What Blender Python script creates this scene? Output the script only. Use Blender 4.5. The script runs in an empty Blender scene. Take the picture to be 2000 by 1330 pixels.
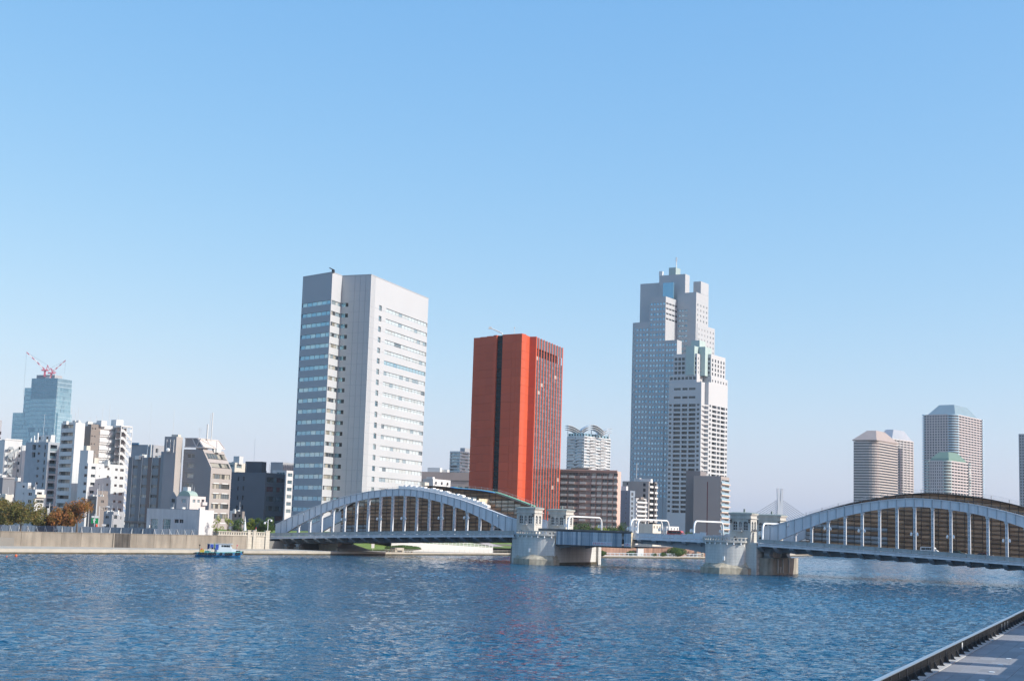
import bpy, math, random
from mathutils import Vector, Matrix
random.seed(7)
scene = bpy.context.scene
R_ = math.radians

# ------------------------------------------------------------ camera
CAM_H, PITCH, ROLL, FPX = 11.0, R_(7.32), R_(1.80), 2777.8
cam_data = bpy.data.cameras.new('camera'); cam = bpy.data.objects.new('camera', cam_data)
scene.collection.objects.link(cam); scene.camera = cam
cam_data.sensor_width = 36; cam_data.lens = 50; cam_data.clip_start = 0.5; cam_data.clip_end = 20000
CROT = Matrix.Rotation(math.pi/2 + PITCH, 3, 'X') @ Matrix.Rotation(ROLL, 3, 'Z')
cam.matrix_world = Matrix.Translation((0, 0, CAM_H)) @ CROT.to_4x4()

# ------------------------------------------------------------ sky and sun
SUN_AZ, SUN_EL = R_(-20), R_(31)          # azimuth measured from +X towards +Y
world = bpy.data.worlds.new('World'); scene.world = world; world.use_nodes = True
wn = world.node_tree; bg = wn.nodes['Background']
sky = wn.nodes.new('ShaderNodeTexSky'); sky.sky_type = 'NISHITA'; sky.sun_disc = False
sky.sun_elevation = SUN_EL; sky.sun_rotation = math.pi/2 - SUN_AZ
sky.altitude = 0; sky.air_density = 1.0; sky.dust_density = 1.0; sky.ozone_density = 3.0
# the camera's response to the sky, one curve per channel, applied to the whole dome alike
sep = wn.nodes.new('ShaderNodeSeparateColor'); cmb = wn.nodes.new('ShaderNodeCombineColor'); wn.links.new(sky.outputs[0], sep.inputs[0])
for i, (g_, k_) in enumerate(((1.065, 0.775), (0.638, 1.335), (0.293, 2.577))):
    pw = wn.nodes.new('ShaderNodeMath'); pw.operation = 'POWER'; pw.inputs[1].default_value = g_; wn.links.new(sep.outputs[i], pw.inputs[0])
    ml = wn.nodes.new('ShaderNodeMath'); ml.operation = 'MULTIPLY'; ml.inputs[1].default_value = k_; wn.links.new(pw.outputs[0], ml.inputs[0]); wn.links.new(ml.outputs[0], cmb.inputs[i])
wn.links.new(cmb.outputs[0], bg.inputs[0]); bg.inputs[1].default_value = 0.15
sd = bpy.data.lights.new('sun', 'SUN'); sd.energy = 3.15; sd.angle = R_(0.53); sd.color = (1, 0.99, 0.925)
sun = bpy.data.objects.new('sun', sd); scene.collection.objects.link(sun)
sdir = Vector((math.cos(SUN_AZ)*math.cos(SUN_EL), math.sin(SUN_AZ)*math.cos(SUN_EL), math.sin(SUN_EL)))
sun.rotation_euler = sdir.to_track_quat('Z', 'Y').to_euler(); sun.location = (300, 0, 400)
vs = scene.view_settings; vs.view_transform = 'Standard'; vs.look = 'None'; vs.gamma = 1; vs.exposure = 0.63
vs.use_curve_mapping = False
scene.cycles.max_bounces = 5; scene.cycles.diffuse_bounces = 2; scene.cycles.glossy_bounces = 3
scene.cycles.volume_bounces = 0; scene.cycles.sample_clamp_indirect = 4.0; scene.cycles.sample_clamp_direct = 12.0

# ------------------------------------------------------------ surveying: sight lines from the camera to real distances
def ray(px, py): return CROT @ Vector(((px-1000)/FPX, (665-py)/FPX, -1))
def at(px, py, Y):
    r = ray(px, py); return Vector((r.x*Y/r.y, Y, CAM_H + r.z*Y/r.y))
def hit(px, py, z):
    r = ray(px, py); t = (z-CAM_H)/r.z; return Vector((r.x*t, r.y*t, z))
def azx(px, py):
    r = ray(px, py); return r.x/r.y
def V2(a): return Vector((math.cos(R_(a)), math.sin(R_(a)), 0))

# ------------------------------------------------------------ materials
MATS = {}
def mat(name, col, rough=0.75, var=0.10, scale=0.25, metal=0.0, spec=0.4, streak=0.0, bump=0.0, bscale=3.0, island=0.0, objrand=0.0, sscale=1.0):
    if name in MATS: return MATS[name]
    m = bpy.data.materials.new(name); m.use_nodes = True; MATS[name] = m
    nt = m.node_tree; N = nt.nodes; L = nt.links; b = N['Principled BSDF']
    b.inputs['Roughness'].default_value = rough; b.inputs['Metallic'].default_value = metal
    b.inputs['Specular IOR Level'].default_value = spec
    tc = N.new('ShaderNodeTexCoord')
    nz = N.new('ShaderNodeTexNoise'); nz.inputs['Scale'].default_value = scale; nz.inputs['Detail'].default_value = 4
    L.new(tc.outputs['Object'], nz.inputs['Vector'])
    rp = N.new('ShaderNodeMapRange'); rp.inputs[1].default_value = 0.25; rp.inputs[2].default_value = 0.75
    rp.inputs[3].default_value = 1-var; rp.inputs[4].default_value = 1+var
    L.new(nz.outputs[0], rp.inputs[0]); val = rp.outputs[0]
    def mul(a, bsock):
        mm = N.new('ShaderNodeMath'); mm.operation = 'MULTIPLY'; L.new(a, mm.inputs[0]); L.new(bsock, mm.inputs[1]); return mm.outputs[0]
    if streak > 0:
        mp = N.new('ShaderNodeMapping'); mp.inputs['Scale'].default_value = (1.3*sscale, 1.3*sscale, 0.09)
        L.new(tc.outputs['Object'], mp.inputs[0])
        n2 = N.new('ShaderNodeTexNoise'); n2.inputs['Scale'].default_value = 1.0; n2.inputs['Detail'].default_value = 5
        L.new(mp.outputs[0], n2.inputs['Vector'])
        r2 = N.new('ShaderNodeMapRange'); r2.inputs[1].default_value = 0.35; r2.inputs[2].default_value = 0.6
        r2.inputs[3].default_value = 1-streak; r2.inputs[4].default_value = 1.0
        L.new(n2.outputs[0], r2.inputs[0]); val = mul(val, r2.outputs[0])
    for amt, node, out in ((island, 'ShaderNodeNewGeometry', 'Random Per Island'), (objrand, 'ShaderNodeObjectInfo', 'Random')):
        if amt > 0:
            g = N.new(node); r3 = N.new('ShaderNodeMapRange'); r3.inputs[3].default_value = 1-amt; r3.inputs[4].default_value = 1+amt
            L.new(g.outputs[out], r3.inputs[0]); val = mul(val, r3.outputs[0])
    mx = N.new('ShaderNodeVectorMath'); mx.operation = 'SCALE'; mx.inputs[0].default_value = col
    L.new(val, mx.inputs['Scale']); L.new(mx.outputs[0], b.inputs['Base Color'])
    if bump > 0:
        bn = N.new('ShaderNodeTexNoise'); bn.inputs['Scale'].default_value = bscale; bn.inputs['Detail'].default_value = 3
        L.new(tc.outputs['Object'], bn.inputs['Vector'])
        bp = N.new('ShaderNodeBump'); bp.inputs['Strength'].default_value = bump; bp.inputs['Distance'].default_value = 0.05
        L.new(bn.outputs[0], bp.inputs['Height']); L.new(bp.outputs[0], b.inputs['Normal'])
    return m
def glass(name, a, b_, metal=0.35, rough=0.06, rnd='obj'):
    """window glazing: colour between a and b from pane to pane (blinds, interiors), glossy"""
    if name in MATS: return MATS[name]
    m = bpy.data.materials.new(name); m.use_nodes = True; MATS[name] = m
    nt = m.node_tree; N = nt.nodes; L = nt.links; b = N['Principled BSDF']
    b.inputs['Roughness'].default_value = rough; b.inputs['Metallic'].default_value = metal
    g = N.new('ShaderNodeNewGeometry') if rnd == 'isl' else N.new('ShaderNodeObjectInfo')
    cr = N.new('ShaderNodeValToRGB'); cr.color_ramp.interpolation = 'LINEAR'
    cr.color_ramp.elements[0].color = (*a, 1); cr.color_ramp.elements[1].color = (*b_, 1)
    L.new(g.outputs['Random Per Island' if rnd == 'isl' else 'Random'], cr.inputs[0]); L.new(cr.outputs[0], b.inputs['Base Color'])
    # slightly wavy panes
    tc = N.new('ShaderNodeTexCoord'); nz = N.new('ShaderNodeTexNoise'); nz.inputs['Scale'].default_value = 0.6
    L.new(tc.outputs['Object'], nz.inputs['Vector'])
    bp = N.new('ShaderNodeBump'); bp.inputs['Strength'].default_value = 0.06; bp.inputs['Distance'].default_value = 0.1
    L.new(nz.outputs[0], bp.inputs['Height']); L.new(bp.outputs[0], b.inputs['Normal'])
    return m

# ------------------------------------------------------------ mesh builder
BASE = {}
def base(o): return BASE.get(o.name, Vector((0, 0, 0))) if o is not None else Vector((0, 0, 0))
class MB:
    def __init__(s): s.v = []; s.f = []; s.m = []
    def poly(s, pts, m=0):
        i = len(s.v); s.v += [tuple(p) for p in pts]; s.f.append(tuple(range(i, i+len(pts)))); s.m.append(m)
    def hexa(s, o, ax, ay, az, m=0):
        o = Vector(o); ax = Vector(ax); ay = Vector(ay); az = Vector(az); i = len(s.v)
        for k in range(8):
            s.v.append(tuple(o + ax*(k & 1) + ay*(k >> 1 & 1) + az*(k >> 2 & 1)))
        for q in ((0,2,3,1), (4,5,7,6), (0,1,5,4), (2,6,7,3), (0,4,6,2), (1,3,7,5)):
            s.f.append(tuple(i+j for j in q)); s.m.append(m)
    def box(s, c, size, ang=0, m=0):
        """c = centre of the bottom face"""
        U = V2(ang); W = Vector((-U.y, U.x, 0)); c = Vector(c)
        s.hexa(c - U*size[0]/2 - W*size[1]/2, U*size[0], W*size[1], (0, 0, size[2]), m)
    def prism(s, poly, z0, z1, m=0, top=True, bottom=False, mt=None):
        n = len(poly)
        for i in range(n):
            a, b = poly[i], poly[(i+1) % n]
            s.poly([(a[0], a[1], z0), (b[0], b[1], z0), (b[0], b[1], z1), (a[0], a[1], z1)], m)
        if top: s.poly([(p[0], p[1], z1) for p in poly], m if mt is None else mt)
        if bottom: s.poly([(p[0], p[1], z0) for p in reversed(poly)], m)
    def loft(s, rings, m=0, cap=True, close=True):
        i = len(s.v); n = len(rings[0])
        for r in rings: s.v += [tuple(p) for p in r]
        for k in range(len(rings)-1):
            for j in range(n if close else n-1):
                a = i+k*n+j; b = i+k*n+(j+1) % n
                s.f.append((a, b, b+n, a+n)); s.m.append(m)
        if cap:
            s.f.append(tuple(i+j for j in range(n))); s.m.append(m)
            e = i+(len(rings)-1)*n; s.f.append(tuple(e+j for j in range(n))); s.m.append(m)
    def tube(s, pts, r, n=6, m=0):
        pts = [Vector(p) for p in pts]; rings = []
        for k, p in enumerate(pts):
            d = (pts[min(k+1, len(pts)-1)] - pts[max(k-1, 0)]).normalized()
            x = d.orthogonal().normalized() if k == 0 else (x - d*x.dot(d)).normalized()
            y = d.cross(x); rr = r[k] if isinstance(r, (list, tuple)) else r
            rings.append([p + x*math.cos(2*math.pi*j/n)*rr + y*math.sin(2*math.pi*j/n)*rr for j in range(n)])
        s.loft(rings, m)
    def torus(s, c, axis, R, r, n=12, k=6, m=0):
        c = Vector(c); axis = Vector(axis).normalized(); x = axis.orthogonal().normalized(); y = axis.cross(x); rings = []
        for i in range(n):
            a = 2*math.pi*i/n; d = x*math.cos(a)+y*math.sin(a)
            rings.append([c + d*(R+r*math.cos(2*math.pi*j/k)) + axis*r*math.sin(2*math.pi*j/k) for j in range(k)])
        rings.append(rings[0]); s.loft(rings, m, cap=False)
    def ball(s, c, rx, ry, rz, n=8, k=5, m=0):
        c = Vector(c); rings = []
        for i in range(k+1):
            t = -math.pi/2 + math.pi*i/k
            rings.append([c + Vector((rx*math.cos(t)*math.cos(2*math.pi*j/n), ry*math.cos(t)*math.sin(2*math.pi*j/n), rz*math.sin(t))) for j in range(n)])
        s.loft(rings, m, cap=False)
    def mesh(s, name, mats, off=Vector((0, 0, 0)), smooth=False):
        me = bpy.data.meshes.new(name)
        me.from_pydata([(v[0]-off.x, v[1]-off.y, v[2]-off.z) for v in s.v], [], s.f)
        for mm in (mats if isinstance(mats, (list, tuple)) else [mats]): me.materials.append(mm)
        if any(s.m): me.polygons.foreach_set('material_index', s.m)
        if smooth: me.polygons.foreach_set('use_smooth', [True]*len(s.f))
        return me
    def build(s, name, mats, parent=None, smooth=False):
        o = bpy.data.objects.new(name, s.mesh(name, mats, base(parent), smooth)); scene.collection.objects.link(o)
        if parent is not None: o.parent = parent; BASE[o.name] = base(parent)
        return o
def piece(name, me, loc, parent=None, rz=0.0):
    o = bpy.data.objects.new(name, me); scene.collection.objects.link(o)
    o.location = Vector(loc) - base(parent); o.rotation_euler.z = rz
    if parent is not None: o.parent = parent
    BASE[o.name] = Vector(loc)
    return o
def tag(o, label=None, cat=None, group=None, kind=None):
    if label: o['label'] = label
    if cat: o['category'] = cat
    if group: o['group'] = group
    if kind: o['kind'] = kind
    return o
def thing(name, label, cat, loc, group=None):
    o = bpy.data.objects.new(name, None); scene.collection.objects.link(o); o.location = loc
    o.empty_display_size = 1; BASE[o.name] = Vector(loc); return tag(o, label, cat, group)

# ------------------------------------------------------------ facades
CACHE = {}
def facade(mb, O, U, W, z0, z1, wins, depth=0.25, m=0, mr=None):
    """wall from O along U with real openings; wins = (u0,u1,z0,z1[,depth])"""
    mr = m if mr is None else mr
    Nn = Vector((U.y, -U.x, 0))
    P = lambda u, z, d=0.0: (O.x+U.x*u-Nn.x*d, O.y+U.y*u-Nn.y*d, z)
    zs = sorted({round(z0, 3), round(z1, 3)} | {round(w[2], 3) for w in wins} | {round(w[3], 3) for w in wins})
    for a, b in zip(zs, zs[1:]):
        if b <= z0+1e-4 or a >= z1-1e-4: continue
        act = sorted((w[0], w[1]) for w in wins if w[2] < b-1e-3 and w[3] > a+1e-3)
        u = 0.0
        for p, q in act:
            if p-u > 1e-4: mb.poly([P(u, a), P(p, a), P(p, b), P(u, b)], m)
            u = max(u, q)
        if W-u > 1e-4: mb.poly([P(u, a), P(W, a), P(W, b), P(u, b)], m)
    for w in wins:
        p, q, a, b = w[:4]; d = w[4] if len(w) > 4 else depth
        mb.poly([P(p, a), P(q, a), P(q, a, d), P(p, a, d)], mr); mb.poly([P(p, b), P(p, b, d), P(q, b, d), P(q, b)], mr)
        mb.poly([P(p, a), P(p, a, d), P(p, b, d), P(p, b)], mr); mb.poly([P(q, a), P(q, b), P(q, b, d), P(q, a, d)], mr)
def win_mesh(w, h, nx, nz, gm, fm, fr=0.06):
    key = (round(w, 2), round(h, 2), nx, nz, gm.name, fm.name, fr)
    if key not in CACHE:
        b = MB(); b.poly([(0, 0, 0), (w, 0, 0), (w, 0, h), (0, 0, h)], 0)
        for i in range(nx+1):
            x = (w-fr)*i/nx; b.hexa((x, -0.06, 0), (fr, 0, 0), (0, 0.05, 0), (0, 0, h), 1)
        for i in range(nz+1):
            z = (h-fr)*i/nz; b.hexa((0, -0.062, z), (w, 0, 0), (0, 0.045, 0), (0, 0, fr), 1)
        CACHE[key] = b.mesh('window', [gm, fm])
    return CACHE[key]
def put_windows(parent, O, U, wins, depth, gm, fm, nx=2, nz=1, fr=0.06, name='window'):
    Nn = Vector((U.y, -U.x, 0)); rz = math.atan2(U.y, U.x)
    for w in wins:
        d = w[4] if len(w) > 4 else depth
        me = win_mesh(w[1]-w[0], w[3]-w[2], nx, nz, gm, fm, fr)
        p = O + U*w[0] - Nn*d; piece(name, me, (p.x, p.y, w[2]), parent, rz)
def join_windows(mb, O, U, wins, depth, m=0, split=1, inset=0.0, mf=None, bar=0.08):
    """window panes as faces of one mesh, with mullion bars when mf is given"""
    Nn = Vector((U.y, -U.x, 0))
    for w in wins:
        d = w[4] if len(w) > 4 else depth
        for k in range(split):
            a = w[0]+(w[1]-w[0])*k/split; b = w[0]+(w[1]-w[0])*(k+1)/split
            p = O+U*a-Nn*d; q = O+U*b-Nn*d
            mi = m if not isinstance(m, (list, tuple)) else random.choice(m)
            mb.poly([(p.x, p.y, w[2]), (q.x, q.y, w[2]), (q.x, q.y, w[3]), (p.x, p.y, w[3])], mi)
            if mf is not None and k:
                mb.hexa((p.x, p.y, w[2]), U*bar, Nn*0.06, (0, 0, w[3]-w[2]), mf)
def grid(W, z1, n, ww, nrow, fh, wh, top=0.8, u0=0.0, u1=None, skip=None, d=None):
    u1 = W if u1 is None else u1; cw = (u1-u0)/n; out = []
    for r in range(nrow):
        for c in range(n):
            if skip and skip(r, c): continue
            a = u0+cw*c+(cw-ww)/2; t = z1-top-r*fh
            out.append((a, a+ww, t-wh, t) if d is None else (a, a+ww, t-wh, t, d))
    return out
class Block:
    """rectangular block seen on its corner: corner sight line (cx,cy) at distance Y, ends at sight lines l and r"""
    def __init__(s, cx, cy, Y, lx, ly, rx, ry, alpha, z0=3.4, beta=None):
        s.C = at(cx, cy, Y); s.z1 = s.C.z; s.z0 = z0; s.a = V2(alpha); s.l = V2(alpha+90 if beta is None else beta)
        ka, kr = azx(lx, ly), azx(rx, ry); C = s.C
        s.wl = (C.x-ka*C.y)/(s.a.x-ka*s.a.y); s.wr = (kr*C.y-C.x)/(s.l.x-kr*s.l.y)
        s.O = Vector((C.x, C.y, 0)); s.L = s.O-s.a*s.wl; s.Rr = s.O+s.l*s.wr; s.Bk = s.L+s.l*s.wr
        s.Y = Y
    def zl(s, px, py):      # height where a sight line meets the left face
        r = ray(px, py); Nn = Vector((s.a.y, -s.a.x, 0)); t = s.O.dot(Nn)/Vector((r.x, r.y, 0)).dot(Nn); return CAM_H+r.z*t
    def ul(s, px, py):
        k = azx(px, py); L = s.L; return (k*L.y-L.x)/(s.a.x-k*s.a.y)
    def ur(s, px, py):
        k = azx(px, py); C = s.O; return (k*C.y-C.x)/(s.l.x-k*s.l.y)
    def shell(s, mb, lw=(), rw=(), depth=0.25, m=0, mr=None, ml=None, mrt=None, roof=None, parapet=0.6):
        facade(mb, s.L, s.a, s.wl, s.z0, s.z1, list(lw), depth, m if ml is None else ml, mr)
        facade(mb, s.O, s.l, s.wr, s.z0, s.z1, list(rw), depth, m if mrt is None else mrt, mr)
        rr = m if roof is None else roof
        P = lambda q, z: (q.x, q.y, z)
        for a, b in ((s.Rr, s.Bk), (s.Bk, s.L)): mb.poly([P(a, s.z0), P(b, s.z0), P(b, s.z1), P(a, s.z1)], m)
        mb.poly([P(q, s.z1-parapet) for q in (s.L, s.O, s.Rr, s.Bk)], rr)
        if parapet > 0.05:   # inner faces and coping thickness
            t = 0.3; ins = [s.L+s.a*t+s.l*t, s.O-s.a*t+s.l*t, s.Rr-s.a*t-s.l*t, s.Bk+s.a*t-s.l*t]; outp = [s.L, s.O, s.Rr, s.Bk]
            for i in range(4):
                j = (i+1) % 4
                mb.poly([P(ins[i], s.z1-parapet), P(ins[i], s.z1), P(ins[j], s.z1), P(ins[j], s.z1-parapet)], m)
                mb.poly([P(outp[i], s.z1), P(outp[j], s.z1), P(ins[j], s.z1), P(ins[i], s.z1)], m)
    def pt(s, fl, fr, z):    # point on the roof, fractions along left and right faces
        q = s.L+s.a*s.wl*fl+s.l*s.wr*fr; return Vector((q.x, q.y, z))
# ------------------------------------------------------------ shared materials
CONC = mat('river_concrete', (0.31, 0.27, 0.22), 0.9, 0.20, 0.16, streak=0.30, objrand=0.10, sscale=0.45)
QUAY = mat('quay_concrete', (0.46, 0.42, 0.35), 0.9, 0.14, 0.35, bump=0.2)
ALGAE = mat('tide_mark', (0.10, 0.085, 0.055), 0.9, 0.35, 0.6)
EARTH = mat('city_ground', (0.22, 0.21, 0.19), 0.95, 0.12, 0.05)
STEEL = mat('bridge_paint', (0.68, 0.69, 0.71), 0.5, 0.07, 0.4, streak=0.12)
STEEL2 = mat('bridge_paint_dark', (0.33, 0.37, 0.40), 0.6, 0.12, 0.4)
WHITE = mat('white_paint', (0.78, 0.78, 0.76), 0.55, 0.05)
DARK = mat('dark_metal', (0.03, 0.03, 0.035), 0.5, 0.1)
ASPH = mat('asphalt', (0.06, 0.06, 0.06), 0.9, 0.15, 0.5)
GREYP = mat('grey_plaster', (0.36, 0.36, 0.37), 0.85, 0.07)
ROOFM = mat('roof_grey', (0.30, 0.30, 0.29), 0.9, 0.12)
def stone_mat(name, col, bw, bh):
    m = bpy.data.materials.new(name); m.use_nodes = True; nt = m.node_tree; N = nt.nodes; L = nt.links; b = N['Principled BSDF']
    b.inputs['Roughness'].default_value = 0.85
    tc = N.new('ShaderNodeTexCoord'); sx = N.new('ShaderNodeSeparateXYZ'); L.new(tc.outputs['Object'], sx.inputs[0])
    ad = N.new('ShaderNodeMath'); L.new(sx.outputs[0], ad.inputs[0])
    mu = N.new('ShaderNodeMath'); mu.operation = 'MULTIPLY'; mu.inputs[1].default_value = -0.55; L.new(sx.outputs[1], mu.inputs[0]); L.new(mu.outputs[0], ad.inputs[1])
    cb = N.new('ShaderNodeCombineXYZ'); L.new(ad.outputs[0], cb.inputs[0]); L.new(sx.outputs[2], cb.inputs[1])
    br = N.new('ShaderNodeTexBrick'); br.inputs['Scale'].default_value = 1; br.inputs['Brick Width'].default_value = bw; br.inputs['Row Height'].default_value = bh
    br.inputs['Mortar Size'].default_value = 0.03; br.inputs['Mortar Smooth'].default_value = 0.4
    br.inputs['Color1'].default_value = (*col, 1); br.inputs['Color2'].default_value = (*[c*0.93 for c in col], 1); br.inputs['Mortar'].default_value = (*[c*0.72 for c in col], 1)
    L.new(cb.outputs[0], br.inputs['Vector'])
    mp = N.new('ShaderNodeMapping'); mp.inputs['Scale'].default_value = (0.9, 0.9, 0.12); L.new(tc.outputs['Object'], mp.inputs[0])
    nz = N.new('ShaderNodeTexNoise'); nz.inputs['Scale'].default_value = 1; nz.inputs['Detail'].default_value = 5; L.new(mp.outputs[0], nz.inputs['Vector'])
    r = N.new('ShaderNodeMapRange'); r.inputs[1].default_value = 0.3; r.inputs[2].default_value = 0.65; r.inputs[3].default_value = 0.80; r.inputs[4].default_value = 1.03
    L.new(nz.outputs[0], r.inputs[0])
    mx = N.new('ShaderNodeVectorMath'); mx.operation = 'SCALE'; L.new(br.outputs[0], mx.inputs[0]); L.new(r.outputs[0], mx.inputs['Scale']); L.new(mx.outputs[0], b.inputs['Base Color'])
    bp = N.new('ShaderNodeBump'); bp.inputs['Strength'].default_value = 0.2; bp.inputs['Distance'].default_value = 0.03; bp.invert = True
    L.new(br.outputs['Fac'], bp.inputs['Height']); L.new(bp.outputs[0], b.inputs['Normal']); MATS[name] = m; return m
STONE = stone_mat('pier_stone', (0.64, 0.63, 0.59), 1.9, 0.75)
STONE2 = stone_mat('house_stone', (0.56, 0.54, 0.49), 1.2, 0.55)

# ------------------------------------------------------------ water
def water_mat():
    m = bpy.data.materials.new('river_water'); m.use_nodes = True; nt = m.node_tree; N = nt.nodes; L = nt.links; b = N['Principled BSDF']
    b.inputs['Base Color'].default_value = (0.006, 0.080, 0.150, 1); b.inputs['Roughness'].default_value = 0.07; b.inputs['IOR'].default_value = 1.333
    tc = N.new('ShaderNodeTexCoord')
    def noise(scale, sx, sy, rot, det, dist=0.0):
        mp = N.new('ShaderNodeMapping'); mp.inputs['Scale'].default_value = (sx, sy, 1); mp.inputs['Rotation'].default_value = (0, 0, R_(rot))
        L.new(tc.outputs['Object'], mp.inputs[0])
        n = N.new('ShaderNodeTexNoise'); n.inputs['Scale'].default_value = scale; n.inputs['Detail'].default_value = det; n.inputs['Roughness'].default_value = 0.55
        n.inputs['Distortion'].default_value = dist
        L.new(mp.outputs[0], n.inputs['Vector']); return n.outputs[0]
    chop = noise(0.72, 0.8, 1.0, 12, 3, 0.6); fine = noise(2.2, 1.0, 1.0, -20, 2, 0.2); roll = noise(0.22, 0.7, 1.0, -8, 3, 0.8); g = noise(0.014, 0.5, 1.0, 15, 3, 0.6)
    def math2(op, x, y):
        n = N.new('ShaderNodeMath'); n.operation = op
        for i, q in enumerate((x, y)):
            if isinstance(q, (int, float)): n.inputs[i].default_value = q
            else: L.new(q, n.inputs[i])
        return n.outputs[0]
    gust = N.new('ShaderNodeMapRange'); gust.inputs[1].default_value = 0.36; gust.inputs[2].default_value = 0.66; gust.inputs[3].default_value = 0.5; gust.inputs[4].default_value = 1.25
    L.new(g, gust.inputs[0])
    h1 = math2('MULTIPLY', math2('POWER', chop, 2.2), 2.6); h2 = math2('MULTIPLY', fine, 0.34); h3 = math2('MULTIPLY', math2('POWER', roll, 2.0), 2.2)
    m3 = N.new('ShaderNodeMath'); m3.operation = 'MULTIPLY'; L.new(math2('ADD', math2('ADD', h1, h2), h3), m3.inputs[0]); L.new(gust.outputs[0], m3.inputs[1])
    bp = N.new('ShaderNodeBump'); bp.inputs['Strength'].default_value = 1.0; bp.inputs['Distance'].default_value = 0.42
    L.new(m3.outputs[0], bp.inputs['Height']); L.new(bp.outputs[0], b.inputs['Normal']); return m
import numpy as np
WATER = water_mat()
def wave_sheet():
    """real wind waves over the visible reach of the river, finer where the water is nearer"""
    rs = np.random.RandomState(4); nc = 640; ys = [66.0]
    while ys[-1] < 760: ys.append(ys[-1] + 0.14 + 0.0022*ys[-1])
    ys = np.array(ys); nr = len(ys); t = np.linspace(-0.47, 0.47, nc)
    Y = np.repeat(ys[:, None], nc, 1); X = Y*t[None, :]; step = np.gradient(ys)[:, None]; H_ = np.zeros_like(X)
    n = 110; lam = np.exp(rs.uniform(np.log(0.7), np.log(7.0), n)); th = rs.normal(math.radians(75), math.radians(48), n); ph = rs.uniform(0, 6.283, n)
    w = np.exp(-((np.log(lam)-np.log(1.6))/0.7)**2)+0.12; sl = 0.120*w*np.sqrt(2.0/np.sum(w*w))
    for i in range(n):
        k = 6.28318/lam[i]; att = np.clip(lam[i]/(step*1.3)-0.7, 0, 1)
        H_ += att*sl[i]/k*np.sin(k*(X*np.cos(th[i])+Y*np.sin(th[i]))+ph[i])
    g = np.ones_like(X)*0.95
    for i in range(7):
        lg = rs.uniform(35, 160); a_ = rs.uniform(0, 6.283); g += 0.13*np.sin(6.283/lg*(X*np.cos(a_)*0.6+Y*np.sin(a_))+rs.uniform(0, 6.283))
    H_ = H_*np.clip(g, 0.45, 1.5); H_ = H_ + 1.2*H_*np.abs(H_)
    co = np.stack([X, Y, H_], -1).reshape(-1, 3).astype(np.float32)
    q = (np.arange(nr-1)[:, None]*nc+np.arange(nc-1)[None, :]).reshape(-1); F_ = np.stack([q, q+1, q+nc+1, q+nc], -1).astype(np.int32)
    me = bpy.data.meshes.new('river_water'); me.vertices.add(len(co)); me.vertices.foreach_set('co', co.ravel()); me.loops.add(F_.size); me.loops.foreach_set('vertex_index', F_.ravel())
    me.polygons.add(len(F_)); me.polygons.foreach_set('loop_start', np.arange(0, F_.size, 4, dtype=np.int32)); me.polygons.foreach_set('loop_total', np.full(len(F_), 4, dtype=np.int32)); me.polygons.foreach_set('use_smooth', np.ones(len(F_), dtype=bool))
    me.update(calc_edges=True); me.materials.append(WATER); o = bpy.data.objects.new('river_water', me); scene.collection.objects.link(o); return o
tag(wave_sheet(), kind='structure')
mb = MB(); mb.poly([(-3000, -800, -0.45), (3000, -800, -0.45), (3000, 4500, -0.45), (-3000, 4500, -0.45)])
tag(mb.build('river_water_beyond', WATER), kind='structure')

# ------------------------------------------------------------ far bank: quay edge, wall line and city ground
EDGE = [hit(p, q, 0) for p, q in ((-60, 1080.8), (0, 1081.3), (260, 1082), (560, 1083.4), (660, 1083.8), (840, 1084), (994, 1084.3), (1167, 1089), (1373, 1091))]
EDGE = [Vector((-420, -40, 0)), Vector((-160, 290, 0))] + EDGE + [Vector((150, 700, 0)), Vector((192, 676, 0)), Vector((250, 668, 0)), Vector((900, 640, 0))]
EZ = [1.25]*5 + [1.2, 1.1, 0.8, 0.75, 0.7, 0.7] + [1.2]*4
def inland(i, w):
    a = EDGE[max(i-1, 0)]; b = EDGE[min(i+1, len(EDGE)-1)]; d = (b-a).normalized(); return EDGE[i] + Vector((-d.y, d.x, 0))*w
mb = MB(); mk = MB()
for i in range(len(EDGE)-1):
    a, b = EDGE[i], EDGE[i+1]; za, zb = EZ[i], EZ[i+1]; A, B_ = inland(i, 24), inland(i+1, 24)
    mb.poly([(a.x, a.y, za), (b.x, b.y, zb), (B_.x, B_.y, zb), (A.x, A.y, za)])
    mb.poly([(a.x, a.y, 0.42), (b.x, b.y, 0.42), (b.x, b.y, zb), (a.x, a.y, za)])
    mk.poly([(a.x, a.y, -1), (b.x, b.y, -1), (b.x, b.y, 0.42), (a.x, a.y, 0.42)])
tag(mb.build('quay', QUAY), kind='structure'); tag(mk.build('quay_tide_strip', ALGAE), kind='structure')
inl = [inland(i, 22) for i in range(len(EDGE))]
mb = MB(); G = 3.4
mb.poly([(p.x, p.y, G) for p in inl] + [(2990, 700, G), (2990, 4490, G), (-2990, 4490, G), (-2990, -300, G), (-460, -300, G)])
for a, b in zip(inl, inl[1:]): mb.poly([(a.x, a.y, 0.5), (b.x, b.y, 0.5), (b.x, b.y, G), (a.x, a.y, G)])
tag(mb.build('city_ground', EARTH), kind='structure')

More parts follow.
